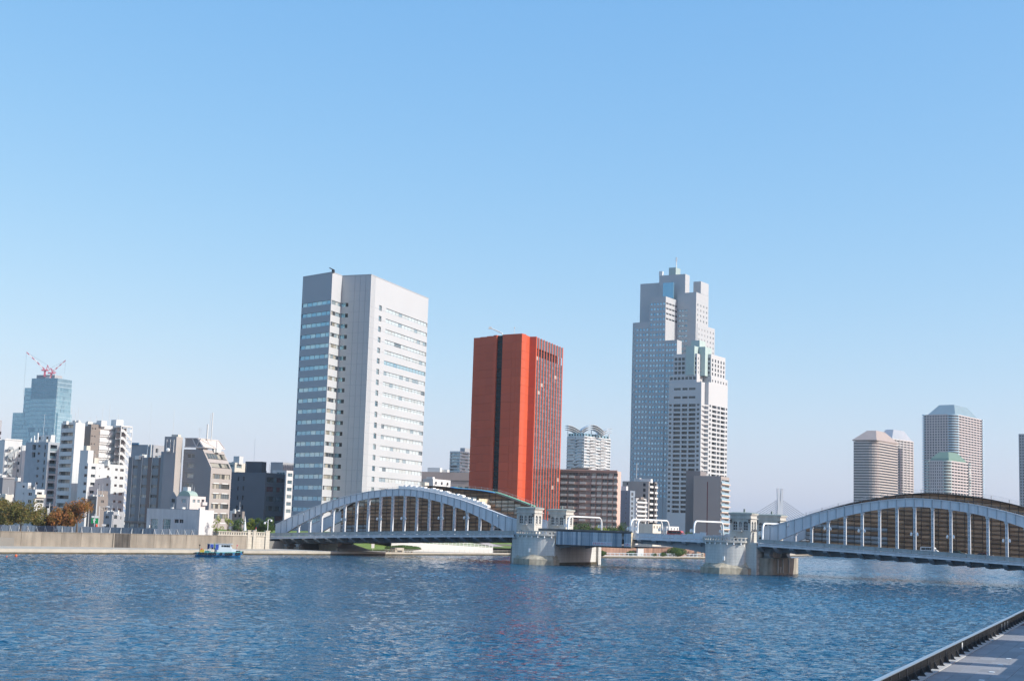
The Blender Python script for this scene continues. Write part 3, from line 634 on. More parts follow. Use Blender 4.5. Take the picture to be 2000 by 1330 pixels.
def pier(label, dA, dB):
    sg = 1 if dB > dA else -1; W = abs(dB-dA); E = lambda e: dA+sg*e; zd = deckz((dA+dB)/2)
    root = thing('bascule_pier', label, 'pier', BP(E(W/2), 0, 0), 'stone piers of the bascule span')
    Q = lambda e, o, z: BP(E(e), o, z)
    m_ = MB(); m_.loft([[Q(0, 2.5, z), Q(W, 2.5, z), Q(W, -22.5, z), Q(0, -22.5, z)] for z in (-1, zd-0.1)])
    m_.build('body', STONE, root)
    def bow(x):
        n = 14; pts = [(2.8-x, 2.4)]
        for k in range(n+1):
            t = -1+2*k/n; pts.append((2.8-x+(W-2.8+2*x)*k/n, 4.0+x+2.4*(1-t*t)))
        return pts + [(W+x, 2.4)]
    bp = bow(0); m_ = MB(); m_.loft([[Q(e, o, z) for e, o in bp] for z in (-1, zd-0.15)]); m_.build('rounded_nose', STONE, root)
    m_ = MB(); b2 = bow(0.45); m_.loft([[Q(e, o, z) for e, o in bow(0.1)] for z in (zd-0.55, zd-0.25)] + [[Q(e, o, z) for e, o in b2] for z in (zd-0.2, zd+0.05)]); m_.build('cornice', STONE2, root)
    # pierced parapet
    par = tag(MB().build('parapet', STONE2, root)) if False else None
    m_ = MB(); bi = bow(0.2)
    m_.loft([[Q(e, o, zd+0.05), Q(e, o, zd+0.28), Q(e2, o2, zd+0.28), Q(e2, o2, zd+0.05)] for (e, o), (e2, o2) in zip(b2, bi)])
    m_.loft([[Q(e, o, zd+0.86), Q(e, o, zd+1.08), Q(e2, o2, zd+1.08), Q(e2, o2, zd+0.86)] for (e, o), (e2, o2) in zip(bow(0.5), bow(0.12))])
    par = m_.build('parapet', STONE2, root)
    for k in range(1, len(b2)-1):
        e, o = b2[k]; m_ = MB(); ea, oa = b2[k-1]; tx = Q(b2[min(k+1, len(b2)-2)][0], b2[min(k+1, len(b2)-2)][1], 0)-Q(b2[max(k-1, 1)][0], b2[max(k-1, 1)][1], 0)
        an = math.degrees(math.atan2(tx.y, tx.x)); p = Q(e, o-0.14, zd+0.27); m_.box(p, (0.42, 0.24, 0.62), an); m_.build('baluster', STONE2, par)
    for k in range(1, 14, 2):
        e, o = bow(0.35)[k+1]; p = Q(e, o, zd-0.75); m_ = MB(); m_.tube([p, p+Vector((0, 0, 0.5))], [0.2, 0.13], 8); m_.tube([p+Vector((0, 0, 0.5)), p+Vector((0, 0, 0.75))], 0.06, 6); m_.build('pier_lamp', LAMPW, root)
    # pointed cutwater footing
    m_ = MB(); c = (2.8+W)/2
    fp = [(1.4, 2.4), (1.6, 4.4), (c-0.6, 9.0), (c+0.6, 9.0), (W+0.6, 5.6), (W+0.8, 2.4)]; tp = [(2.6, 2.4), (3.0, 3.9), (c-0.4, 6.0), (c+0.4, 6.0), (W-0.2, 3.9), (W, 2.4)]
    m_.loft([[Q(e, o, z) for e, o in fp] for z in (-1, 1.55)] + [[Q(e, o, 1.75) for e, o in [(a[0]*0.92+0.08*c, a[1]-0.25) for a in fp]], [Q(e, o, 2.9) for e, o in tp]])
    m_.build('cutwater', mat('cutwater_stone', (0.44, 0.39, 0.30), 0.9, 0.25, 0.8, streak=0.3), root)
    m_ = MB(); e, o = bow(0)[7]; m_.box(Q(e, o+0.15, 3.4), (0.5, 0.35, 1.0), -29.31); m_.build('water_gauge_lamp', LAMPW, root)
    # lower bearing ledge on the arch side
    m_ = MB(); lp = [(-0.002, 0.2)] + [(-0.002-3.0*math.sin(t*math.pi/12), -2.9+3.0*math.cos(t*math.pi/12)) for t in range(1, 7)] + [(-3.0, -22.5), (0, -22.5)]
    m_.loft([[Q(e, o, z) for e, o in lp] for z in (-1, 4.2)]); led = m_.build('bearing_ledge', mat('ledge_stone', (0.40, 0.37, 0.31), 0.9, 0.2, 0.7, streak=0.35), root)
    for o in (-1.5, -15.5):
        m_ = MB(); m_.loft([[Q(-2.6+x, o+x, z), Q(-0.4-x, o+x, z), Q(-0.4-x, o-2-x, z), Q(-2.6+x, o-2-x, z)] for z, x in ((4.2, 0), (4.9, 0.45), (5.4, 0.45), (deckz(E(-1))-1.2, -0.3))]); m_.build('bearing', STEEL2, led)
    for k, o in enumerate((-5, -7, -9, -14)):
        m_ = MB(); m_.hexa(Q(-3.02, o, 0.4), BU*(-0.25*sg), BN*-0.5, (0, 0, 3.6 if k != 1 else 1.6)); m_.build('fender_post', mat('fender_grey', (0.55, 0.56, 0.55), 0.6, 0.1), led)
    # pilaster corners on the river side at the rear
    m_ = MB(); m_.loft([[Q(W-0.8, -22.4, z), Q(W+0.7, -22.4, z), Q(W+0.7, -24.2, z), Q(W-0.8, -24.2, z)] for z in (-1, zd-1.2)]); m_.build('rear_pilaster', STONE, root)
    m_ = MB(); m_.loft([[Q(W-0.5, 2.6, z), Q(W+0.25, 2.6, z), Q(W+0.25, -22.3, z), Q(W-0.5, -22.3, z)] for z in (-1, 0.75)]); m_.build('tide_band', ALGAE, root)
    return root
pier('pale stone bascule pier with rounded nose beside the striped cladding', 85.2, 99.3)
pier('pale stone bascule pier at the foot of the right arch', 156.5, 143.2)
ZP = deckz(92)
op_house('stone operating house with outside stair at the end of the left arch', 86.4, 92.0, 2.45, -2.2, ZP-0.12, 15.0, True)
op_house('stone operating house on the far side of the pier beside the striped cladding', 85.9, 91.6, -17.6, -22.4, ZP-0.12, 14.9, False)
op_house('stone operating house with round vent at the foot of the right arch', 149.3, 154.9, 2.45, -2.2, ZP-0.12, 15.0, False)
op_house('stone operating house half hidden behind the right arch', 149.2, 156.0, -17.6, -22.4, ZP-0.12, 14.9, False)

def leaf(label, d0, d1, clad):
    root = thing('bascule_leaf', label, 'bridge', BP((d0+d1)/2, 0, 0), 'bascule leaves'); n = 10
    ds = [d0+(d1-d0)*k/n for k in range(n+1)]; mid = DTOT/2
    dep = lambda d: 1.7+2.0*(abs(d-mid)/22)**2
    m_ = MB(); m_.loft([[BP(d, 3.0, deckz(d)-0.3), BP(d, 3.0, deckz(d)), BP(d, -20, deckz(d)), BP(d, -20, deckz(d)-0.3)] for d in ds]); m_.build('deck', ASPH, root)
    for o in (1.0, -15.0):
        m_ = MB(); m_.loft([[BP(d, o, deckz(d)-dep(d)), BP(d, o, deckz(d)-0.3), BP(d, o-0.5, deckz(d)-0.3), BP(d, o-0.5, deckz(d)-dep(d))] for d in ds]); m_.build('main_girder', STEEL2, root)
    m_ = MB(); m_.loft([[BP(d, 3.0, deckz(d)-0.7), BP(d, 3.0, deckz(d)+0.02), BP(d, 3.25, deckz(d)+0.02), BP(d, 3.25, deckz(d)-0.7)] for d in ds]); m_.build('fascia_girder', STEEL, root)
    for k in range(1, 6):
        d = d0+(d1-d0)*(k-0.5)/5; z = deckz(d)-0.32; prof = [(3.0, -0.45), (3.0, 0), (-20, 0), (-20, -0.45), (-16, -1.5), (0.8, -1.5)]
        m_ = MB(); m_.loft([[BP(d-0.15, o, z+q) for o, q in prof], [BP(d+0.15, o, z+q) for o, q in prof]])
        for sg in (-1, 1): m_.loft([[BP(d+sg*0.15, o, z+q) for o, q in ((3.2, -0.4), (0.8, -1.5), (0.8, -0.4))], [BP(d+sg*0.9, o, z+q) for o, q in ((3.2, -0.4), (0.8, -0.5), (0.8, -0.4))]])
        m_.build('floor_beam', STEEL2, root)
        m_ = MB(); m_.loft([[BP(d-0.5, o, z+q) for o, q in ((3.28, -0.42), (3.28, -0.30), (2.6, -0.5), (2.6, -0.85))], [BP(d+0.5, o, z+q) for o, q in ((3.28, -0.42), (3.28, -0.30), (2.6, -0.5), (2.6, -0.85))]]); m_.build('bracket', STEEL, root)
    for o in (3.05, -20.1):
        for k in range(12):
            a = BP(d0+(d1-d0)*k/12, o, deckz(d0+(d1-d0)*k/12)); b = BP(d0+(d1-d0)*(k+1)/12, o, deckz(d0+(d1-d0)*(k+1)/12)); e = b-a; L = e.length; ux = e/L
            h = 1.0 if clad else 0.98 + 1.1*max(0, (k-6)/5.5)**1.5
            m_ = MB(); m_.hexa(a+ux*0.05+Vector((0, 0, 0.1)), ux*(L-0.1), BN*-0.12, (0, 0, h-0.22)); m_.hexa(a+BN*0.07+Vector((0, 0, h-0.1)), ux*L, BN*-0.26, (0, 0, 0.14)); m_.hexa(a+BN*0.06, ux*0.1, BN*-0.2, (0, 0, h)); m_.build('railing_panel', STEEL if not clad else RAILM, root)
    return root
leafL = leaf('left bascule leaf wrapped in striped grey cladding', 99.4, 121.4, True)
leafR = leaf('right bascule leaf with open pale railing', 121.8, 143.1, False)
# work platform cladding round the left leaf
clad = thing('platform_cladding', 'grey striped sheet cladding hung along the left bascule leaf', 'scaffold', BP(110, 4.2, 5.6))
CM = [mat('clad_%d' % i, c, 0.55, 0.06, 0.5, streak=0.1) for i, c in enumerate([(0.38, 0.44, 0.50), (0.56, 0.61, 0.66), (0.20, 0.27, 0.34), (0.66, 0.64, 0.62), (0.30, 0.38, 0.46)])]
n = 34; d0, d1 = 99.9, 122.2
for k in range(n):
    if k == n-4: continue
    a = d0+(d1-d0)*k/n; w = (d1-d0)/n; m_ = MB(); ci = random.choice([0, 0, 1, 1, 2, 3, 4])
    for q in range(3): m_.hexa(BP(a+w*q/3+0.02, 4.2+0.06*(q % 2), 5.75), BU*(w/3-0.04), BN*0.05, (0, 0, 3.55), random.choice([0, 0, 1]))
    m_.build('cladding_sheet', [CM[ci], CM[random.choice([0, 1, 2, 3])]], clad)
m_ = MB(); m_.hexa(BP(d0, 4.15, 5.5), BU*(d1-d0), BN*-24, (0, 0, 0.18)); m_.hexa(BP(d0-0.5, 4.3, 9.42), BU*(d1-d0+0.5), BN*-0.5, (0, 0, 0.12))
m_.hexa(BP(d0, 4.3, 5.42), BU*(d1-d0), BN*-0.3, (0, 0, 0.3)); m_.build('platform', DARK, clad)
m_ = MB(); m_.hexa(BP(d0-6, 3.6, 9.2), BU*(d1-d0+6), BN*-0.3, (0, 0, 0.75)); m_.build('upper_board', mat('weathered_board', (0.16, 0.15, 0.14), 0.8, 0.3, 0.7), clad)
m_ = MB()
for r in range(3): m_.hexa(BP(d1+0.05, 4.2, 5.6+r*1.35), BU*0.06, BN*-2.2, (0, 0, 1.25))
m_.build('end_sheet', CREAM, clad)
def banner(txt, d, z, w, h, size, label):
    root = thing('banner', label, 'banner', BP(d, 4.38, z), 'banners on the cladding')
    m_ = MB(); m_.hexa(BP(d, 4.36, z), BU*w, BN*0.03, (0, 0, h)); m_.build('banner_sheet', mat('banner_white', (0.62, 0.66, 0.72), 0.6, 0.04), root)
    cu = bpy.data.curves.new('lettering', 'FONT'); cu.body = txt; cu.size = size; cu.extrude = 0.004
    tmp = bpy.data.objects.new('tmp', cu); scene.collection.objects.link(tmp); bpy.context.view_layer.update()
    me = bpy.data.meshes.new_from_object(tmp.evaluated_get(bpy.context.evaluated_depsgraph_get())); bpy.data.objects.remove(tmp)
    if len(me.vertices):
        xs = [v.co.x for v in me.vertices]; ys = [v.co.y for v in me.vertices]; sx = (w*0.95)/(max(xs)-min(xs)); sy = (h*0.72)/(max(ys)-min(ys))
        for v in me.vertices: v.co = Vector(((v.co.x-min(xs))*sx + w*0.025, -v.co.z*1.0, (v.co.y-min(ys))*sy + h*0.14))
        me.materials.clear(); me.materials.append(mat('banner_red', (0.55, 0.02, 0.06), 0.6, 0.03))
        piece('lettering', me, BP(d, 4.40, z), root, R_(-29.31))
banner('足場注意 約0.7m下がり', 110.9, 5.95, 5.9, 0.9, 1.0, 'white banner with a long line of red characters on the striped cladding')
banner('右側→', 120.5, 5.95, 1.65, 0.85, 1.0, 'small white banner with a red arrow at the end of the cladding')

def gantry(d, label, o0=2.2, o1=-19.0, zt=13.2):
    root = thing('lamp_gantry', label, 'lamp post', BP(d, o0, deckz(d)), 'white tubular gantries over the roadway'); z0 = deckz(d); pts = [BP(d, o0, z0)]
    for t in range(0, 7): pts.append(BP(d, o0-1.9*(1-math.cos(t*math.pi/12)), zt-1.9+1.9*math.sin(t*math.pi/12)))
    for t in range(6, -1, -1): pts.append(BP(d, o1+1.9*(1-math.cos(t*math.pi/12)), zt-1.9+1.9*math.sin(t*math.pi/12)))
    pts.append(BP(d, o1, z0)); m_ = MB(); m_.tube(pts, 0.25, 8); m_.build('pipe', LAMPW, root, True)
    for o in (o0, o1):
        m_ = MB(); p = BP(d-0.55, o, zt-2.6)
        for s in (-0.35, 0.35): q = p+BU*s; m_.tube([q+Vector((0, 0, -0.4)), q+Vector((0, 0, -0.25)), q+Vector((0, 0, 0.3)), q+Vector((0, 0, 0.5))], [0.14, 0.28, 0.28, 0.08], 8)
        m_.hexa(p-BU*0.4+Vector((0, 0, 0.5)), BU*1.0, BN*0.1, (0, 0, 0.1)); m_.build('lamp', LAMPW, root)
gantry(102.4, 'white tubular gantry beside the far left operating house', zt=13.4)
gantry(121.2, 'white tubular gantry at mid river, just left of its twin', zt=13.1)
gantry(123.2, 'white tubular gantry at mid river, just right of its twin', zt=13.1)
gantry(139.3, 'white tubular gantry in front of the brown slab building', zt=13.1)
gantry(158.0, 'white tubular gantry half hidden by the right arch', zt=13.0)

# ------------------------------------------------------------ left abutment and approach
LST = stone_mat('abutment_stone', (0.60, 0.55, 0.46), 1.6, 0.7)
root = thing('bridge_abutment', 'pale stone abutment with pierced parapet at the left end of the bridge', 'abutment', BP(-6, 4, 1.2))
m_ = MB(); m_.loft([[BP(-9, 4.4, z), BP(-0.3, 4.4, z), BP(-0.3, -22, z), BP(-9, -22, z)] for z in (0.8, 4.65)]); m_.build('block', LST, root)
for a in (-9.3, -1.4):
    m_ = MB(); m_.loft([[BP(a, 4.75, z), BP(a+1.5, 4.75, z), BP(a+1.5, 3.9, z), BP(a, 3.9, z)] for z in (0.8, 5.75)]); m_.build('pilaster', LST, root)
m_ = MB(); m_.loft([[BP(-30, 4.2, z), BP(-9, 4.2, z), BP(-9, -22, z), BP(-30, -22, z)] for z in (0.8, 4.6)]); m_.build('approach_fill', CONC, root)
m_ = MB(); m_.poly([BP(-9.4, 4.5, 1.2), BP(-9.4, 4.5, 4.6), BP(-11.0, 4.5, 4.6), BP(-18, 4.5, 2.2), BP(-18, 4.5, 1.2)]); m_.loft([[BP(-9.4, 4.5, 1.2), BP(-9.4, 4.5, 4.6), BP(-11.0, 4.5, 4.6), BP(-18, 4.5, 2.2), BP(-18, 4.5, 1.2)], [BP(-9.4, 4.25, 1.2), BP(-9.4, 4.25, 4.6), BP(-11.0, 4.25, 4.6), BP(-18, 4.25, 2.2), BP(-18, 4.25, 1.2)]]); m_.build('wing_wall', LST, root)
m_ = MB(); m_.hexa(BP(-22, 4.65, 4.62), BU*21.4, BN*-0.5, (0, 0, 0.25)); m_.hexa(BP(-22, 4.7, 5.45), BU*21.4, BN*-0.6, (0, 0, 0.22)); m_.build('parapet_rail', LST, root)
for k in range(36):
    m_ = MB(); m_.hexa(BP(-21.9+k*0.6, 4.55, 4.86), BU*0.34, BN*-0.3, (0, 0, 0.6)); m_.build('baluster', LST, root)
# river face of the abutment, in line with the flood wall
A0, A1 = hit(482, 1071.6, 1.2), hit(519, 1072.2, 1.2); d = (A1-A0).normalized(); nrm = Vector((d.y, -d.x, 0)); LA = (A1-A0).length
m_ = MB(); m_.hexa(A0+nrm*0.1, A1-A0, -nrm*6, (0, 0, 3.7)); m_.build('river_face', LST, root)
for f_, w_ in ((-0.02, 0.9), (0.27, 0.9), (0.93, 1.3)):
    m_ = MB(); m_.hexa(A0+d*LA*f_+nrm*0.45, d*w_, -nrm*0.9, (0, 0, 5.25)); m_.hexa(A0+d*(LA*f_-0.12)+nrm*0.58+Vector((0, 0, 5.25)), d*(w_+0.24), -nrm*1.15, (0, 0, 0.2)); m_.build('pilaster', LST, root)
B0 = A0-d*9.5
m_ = MB(); m_.hexa(B0+nrm*0.3+Vector((0, 0, 3.7)), d*(LA+9.5), -nrm*0.7, (0, 0, 0.35)); m_.hexa(B0+nrm*0.35+Vector((0, 0, 4.75)), d*(LA+9.5), -nrm*0.8, (0, 0, 0.25)); m_.build('parapet_rail', LST, root)
for k in range(int((LA+9)/0.75)):
    m_ = MB(); m_.hexa(B0+d*(0.3+k*0.75)+nrm*0.2+Vector((0, 0, 4.05)), d*0.42, -nrm*0.35, (0, 0, 0.7)); m_.build('baluster', LST, root)
tri = [A0+nrm*0.3, A0+nrm*0.3+Vector((0, 0, 3.7)), A0-d*1.6+nrm*0.3+Vector((0, 0, 3.6)), A0-d*6.5+nrm*0.3+Vector((0, 0, 1.1)), A0-d*7.5+nrm*0.3+Vector((0, 0, 1.0)), A0-d*7.5+nrm*0.3]
m_ = MB(); m_.loft([tri, [q-nrm*0.15 for q in tri]]); m_.build('ramp_cheek', LST, root)
# bearing ledges below the deck end
bear = thing('approach_pier', 'pale stone support block under the left end of the deck', 'pier', at(640, 1075, 446))
mcol = [at(622, 1075, 449), at(659, 1075, 443), at(667.5, 1075, 452), at(631, 1075, 458)]
m_ = MB(); m_.prism([(p.x, p.y) for p in mcol], 0.5, 4.4); m_.build('block', LST, bear)
m_ = MB(); m_.prism([(p.x*1.0, p.y) for p in mcol], 4.4, 4.6); m_.build('cap', STONE2, bear)
for k, d in enumerate((4.5, 9.0)):
    q = thing('bearing_pedestal', 'dark bearing pedestal on the quay %s the pale support block' % ('far left of' if k == 0 else 'next to'), 'pier', BP(d, 1, 1), 'bearing pedestals')
    m_ = MB(); m_.box(BP(d, 0, 1.0), (2.0, 2.4, 0.9), -29.31); m_.build('plinth', CONC, q)
    m_ = MB(); m_.loft([[BP(d-w, 0.8, z), BP(d+w, 0.8, z), BP(d+w, -0.8, z), BP(d-w, -0.8, z)] for z, w in ((1.9, 0.4), (2.4, 0.5), (deckz(d)-2.4, 1.2))]); m_.build('bracket', STEEL2, q)

# ------------------------------------------------------------ embankment seen under the left span
GRASS = mat('lawn', (0.15, 0.22, 0.045), 0.95, 0.25, 0.5, bump=0.6, bscale=8)
WW = mat('white_wall', (0.62, 0.61, 0.58), 0.7, 0.05, 0.3)
a, b = at(785, 1066, 478), at(962.5, 1077.6, 498); a.z, b.z = 1.4, 0.75
root = thing('ramp_wall', 'long white ramp wall with pale railing under the left span', 'wall', b)
d = Vector((b.x-a.x, b.y-a.y, 0)); L = d.length; d.normalize(); nn = Vector((d.y, -d.x, 0))
zt0, zt1 = 3.9, 2.45
m_ = MB(); m_.loft([[Vector((p.x, p.y, 0.5)), Vector((p.x, p.y, zt)), Vector((p.x, p.y, zt))-nn*0.35, Vector((p.x, p.y, 0.5))-nn*0.35] for p, zt in ((a-d*4, zt0+0.1), (a, zt0), (b, zt1))]); m_.build('wall_face', WW, root)
for k in range(int(L/1.5)):
    p = a+d*(L-k*1.5); zt = zt1+(zt0-zt1)*(k*1.5)/L; m_ = MB(); p = Vector((p.x, p.y, zt))-nn*0.17
    m_.hexa(p-d*0.06, d*0.12, nn*0.1, (0, 0, 1.05)); dz = Vector((0, 0, (zt0-zt1)*1.5/L))
    for h in (0.2, 0.95): m_.hexa(p+Vector((0, 0, h)), -d*1.5+dz, nn*0.07, (0, 0, 0.09))
    for q in range(1, 5): m_.hexa(p-d*0.3*q+Vector((0, 0, 0.2)), d*0.05, nn*0.04, (0, 0, 0.75))
    m_.build('railing_bay', WHITE, root)
mb = MB(); up = Vector((-d.y, d.x, 0)); prof = [(0.4, 0.0), (14, 0.5), (32, 2.2)]
rows_ = []
for w, dz in prof: rows_.append([Vector((p.x, p.y, zt+dz-0.05)) + up*w for p, zt in ((a-d*55, 3.9), (a-d*12, zt0+0.2), (a, zt0), (b, zt1), (b+d*26, 2.3))])
mb.loft(rows_, cap=False, close=False); tag(mb.build('lawn', GRASS), kind='structure')
f0, f1 = hit(704, 1074.0, 1.26), hit(779, 1073.6, 1.2); ind = Vector((-0.62, 0.785, 0))
mb = MB(); mb.poly([f0, f1, f1+ind*17+Vector((0, 0, 3.1)), f0+ind*17+Vector((0, 0, 3.1))]); tag(mb.build('lawn_slope', GRASS), kind='structure')
mb = MB(); w = Vector((4, 1, 0)); q0, q1 = at(922, 1058.5, 520), at(963, 1071, 506); q0.z, q1.z = 4.3, 2.75
mb.poly([q0, q1, q1+w, q0+w]); tag(mb.build('path', mat('path_paving', (0.42, 0.36, 0.33), 0.9, 0.1)), kind='structure')
s0, s1 = at(690, 1062, 452), at(728, 1075, 446)
mb = MB(); mb.poly([Vector((s0.x, s0.y, 3.0)), Vector((s1.x, s1.y, 1.25)), Vector((s1.x-9, s1.y-8, 1.25)), Vector((s0.x-6, s0.y-5, 3.0))]); tag(mb.build('ramp_path', mat('path_grey', (0.42, 0.40, 0.38), 0.9, 0.1)), kind='structure')
g0 = thing('quay_railing', 'low pale railing on the quay edge under the left span', 'railing', EDGE[7])
pts = resample([EDGE[6]+Vector((-0.6, 0.5, 0)), EDGE[7]+Vector((-0.6, 0.5, 0)), EDGE[8]+Vector((-0.6, 0.5, 0)), EDGE[8].lerp(EDGE[9], 0.4)+Vector((-0.6, 0.5, 0))], 2.6)
for p, q in zip(pts, pts[1:]):
    m_ = MB(); z = 0.95; m_.tube([Vector((p.x, p.y, z-0.3)), Vector((p.x, p.y, z+0.85))], 0.05, 4)
    for h in (0.4, 0.8): m_.tube([Vector((p.x, p.y, z+h)), Vector((q.x, q.y, z+h))], 0.04, 4)
    m_.build('railing_bay', mat('weathered_rail', (0.5, 0.48, 0.42), 0.7, 0.1), g0)
# sluice recess with timber fenders
sl = hit(778, 1083.5, 0); root = thing('sluice_outlet', 'small concrete sluice outlet with timber fenders in the quay', 'outlet', sl)
e = (EDGE[7]-EDGE[6]).normalized(); nn = Vector((e.y, -e.x, 0))
m_ = MB(); m_.hexa(sl-e*2.2+nn*0.4, e*0.9, -nn*2, (0, 0, 2.2)); m_.hexa(sl+e*1.3+nn*0.4, e*0.9, -nn*2, (0, 0, 2.2)); m_.hexa(sl-e*2.2+nn*0.4+Vector((0, 0, 1.5)), e*4.4, -nn*2, (0, 0, 0.75)); m_.build('portal', QUAY, root)
m_ = MB(); m_.hexa(sl-e*1.3+nn*0.15, e*2.6, -nn*0.1, (0, 0, 1.5)); m_.build('opening', DARK, root)  # solid dark panel; the outlet's inner shade is put into its colour
for k in (-6, -4.5, -3.2, 3.2, 4.5, 6):
    m_ = MB(); m_.box(sl+e*k+nn*0.35+Vector((0, 0, -0.6)), (0.5, 0.5, 1.8), 52); m_.build('fender', mat('timber_fender', (0.12, 0.09, 0.06), 0.9, 0.2), root)
m_ = MB(); p = at(728, 1071, 452); sb = thing('notice_board', 'white notice board standing on the lawn under the bridge', 'sign', Vector((p.x, p.y, 1.2)))
m_.box(Vector((p.x, p.y, 2.0)), (1.0, 0.12, 1.3), 20); m_.build('board', WHITE, sb); m_ = MB(); m_.box(Vector((p.x, p.y, 1.2)), (0.1, 0.08, 0.85), 20); m_.build('post', PROP, sb)

# ------------------------------------------------------------ brown river wall seen under the bascule span
BRW = mat('brown_river_wall', (0.34, 0.205, 0.15), 0.9, 0.15, 0.4, streak=0.35, objrand=0.08)
e0, e1 = EDGE[8], EDGE[10]; P0 = at(1150, 1083, 512); P1 = at(1400, 1086, 556); P0.z = P1.z = 0.7
root = thing('brown_river_wall', 'reddish brown river wall behind the bascule span', 'wall', P0)
pts = resample([P0-(P1-P0)*0.35, P1], 5.2)
for p, q in zip(pts, pts[1:]):
    d = (q-p).normalized(); nn = Vector((d.y, -d.x, 0)); m_ = MB(); m_.hexa(p+d*0.04+nn*random.uniform(0, .06), d*((q-p).length-0.08), -nn*0.6, (0, 0, 3.1)); m_.hexa(p+nn*0.15+Vector((0, 0, 3.1)), q-p, -nn*0.9, (0, 0, 0.22), 0); m_.build('wall_panel', BRW, root)
root = thing('riverside_railing', 'pale blue railing on the quay behind the bascule span', 'railing', EDGE[9])
RB = mat('pale_blue_rail', (0.50, 0.58, 0.62), 0.5, 0.05); pts = resample([EDGE[9]+Vector((-0.5, 0.8, 0)), EDGE[10]+Vector((-0.5, 0.8, 0))], 2.4)
for p, q in zip(pts, pts[1:]):
    m_ = MB(); z = 0.7; m_.box((p.x, p.y, z), (0.16, 0.16, 1.1), 30)
    for h, t in ((0.2, 0.06), (1.0, 0.1)): m_.tube([Vector((p.x, p.y, z+h)), Vector((q.x, q.y, z+h))], t, 4)
    for k in range(1, 6): w = p.lerp(q, k/6); m_.tube([Vector((w.x, w.y, z+0.2)), Vector((w.x, w.y, z+1.0))], 0.035, 4)
    m_.build('railing_bay', RB, root)
p = at(1250, 1083, 526); root = thing('pump_cabinet', 'pale concrete cabinet against the brown river wall', 'cabinet', Vector((p.x, p.y, 0.7))); m_ = MB(); m_.box((p.x, p.y, 0.7), (2.6, 0.9, 2.7), 30); m_.build('cabinet_body', WW, root); m_ = MB(); m_.box((p.x, p.y-0.0, 3.4), (2.8, 1.1, 0.12), 30); m_.build('cabinet_lid', QUAY, root)
p = at(1365, 1082, 545); root = thing('concrete_stair', 'concrete stair tower against the river wall left of the right pier', 'stairs', Vector((p.x, p.y, 0.7))); 
for k in range(5):
    m_ = MB(); m_.box((p.x, p.y-0.2*k, 0.7+k*0.62), (2.6, 1.2, 0.2), 30); m_.build('step', QUAY, root)
for s in (-1.3, 1.3):
    m_ = MB(); m_.box((p.x+s, p.y+s*0.55, 0.7), (0.4, 1.4, 3.4), 30); m_.build('stringer', QUAY, root)
# ------------------------------------------------------------ building kit
def plane_uz(b, face, px, py):
    O, U = (b.L, b.a) if face == 'l' else (b.O, b.l)
    r = ray(px, py); Nn = Vector((U.y, -U.x, 0)); t = O.dot(Nn)/Vector((r.x, r.y, 0)).dot(Nn)
    p = Vector((r.x*t, r.y*t, 0)); return (p-O).dot(U), CAM_H+r.z*t
def rect(b, face, x0, y0, x1, y1, d=None):
    ua, za = plane_uz(b, face, x0, (y0+y1)/2); ub, zb = plane_uz(b, face, x1, (y0+y1)/2); um, zt = plane_uz(b, face, (x0+x1)/2, y0); um, zl = plane_uz(b, face, (x0+x1)/2, y1)
    W = b.wl if face == 'l' else b.wr; ua, ub = max(0.02, min(ua, ub)), min(W-0.02, max(ua, ub))
    return (ua, ub, zl, zt) if d is None else (ua, ub, zl, zt, d)
def col(b, face, x0, y0, x1, y1, nr, dy, d=None):
    r = rect(b, face, x0, y0, x1, y1, d); fh = dy*b.Y/FPX; out = []
    for k in range(nr):
        if r[2]-k*fh < b.z0+0.3: break
        out.append((r[0], r[1], r[2]-k*fh, r[3]-k*fh) + tuple(r[4:]))
    return out
def split(ws, n, gap):
    out = []
    for w in ws:
        L = (w[1]-w[0]-gap*(n-1))/n
        for k in range(n): out.append((w[0]+k*(L+gap), w[0]+k*(L+gap)+L)+tuple(w[2:]))
    return out
def face(b, f): return (b.L, b.a, b.wl) if f == 'l' else (b.O, b.l, b.wr)
def bld(name, label, cat, b, group=None):
    return thing(name, label, cat, Vector((b.O.x, b.O.y, b.z0)), group)
def simple(root, b, wm, lw=(), rw=(), depth=0.25, gl=GL_DARK, fm=FRAME, nx=2, nz=1, roof=None, parapet=0.6, wname='wall', gr=None, fr=0.06, wn='window'):
    m_ = MB(); b.shell(m_, lw, rw, depth, 0, 0, roof=1, parapet=parapet); m_.build(wname, [wm, roof or ROOFM], root)
    put_windows(root, b.L, b.a, lw, depth, gl, fm, nx, nz, fr, wn); put_windows(root, b.O, b.l, rw, depth, gr or gl, fm, nx, nz, fr, wn)
def joined(root, b, wm, lw=(), rw=(), depth=0.25, mats=None, ml=0, mrr=0, roof=None, parapet=0.5, wname='wall', sl=1, sr=1, bar=None, pname='windows'):
    """block whose openings are too small to pick apart: panes in one mesh"""
    m_ = MB(); b.shell(m_, lw, rw, depth, 0, 0, roof=1, parapet=parapet); o = m_.build(wname, [wm, roof or ROOFM], root)
    if lw or rw:
        g = MB(); join_windows(g, b.L, b.a, lw, depth, ml, sl, mf=bar); join_windows(g, b.O, b.l, rw, depth, mrr, sr, mf=bar)
        tag(g.build(pname, mats or [GL_DKI], root), kind='stuff')
    return o
def strips(root, b, f, ws, depth, n, mats, fm, nm='window_strip', bar=0.12):
    O, U, W = face(b, f)
    for w in ws:
        g = MB(); k = len(mats); join_windows(g, O, U, [w], depth, list(range(k)), n, mf=k, bar=bar)
        g.build(nm, list(mats)+[fm], root)
def ledge(mb, b, f, u0, u1, z, h, out, m=0, back=0.0):
    O, U, W = face(b, f); Nn = Vector((U.y, -U.x, 0)); p = O+U*u0-Nn*back; mb.hexa((p.x, p.y, z), U*(u1-u0), Nn*(out+back), (0, 0, h), m)
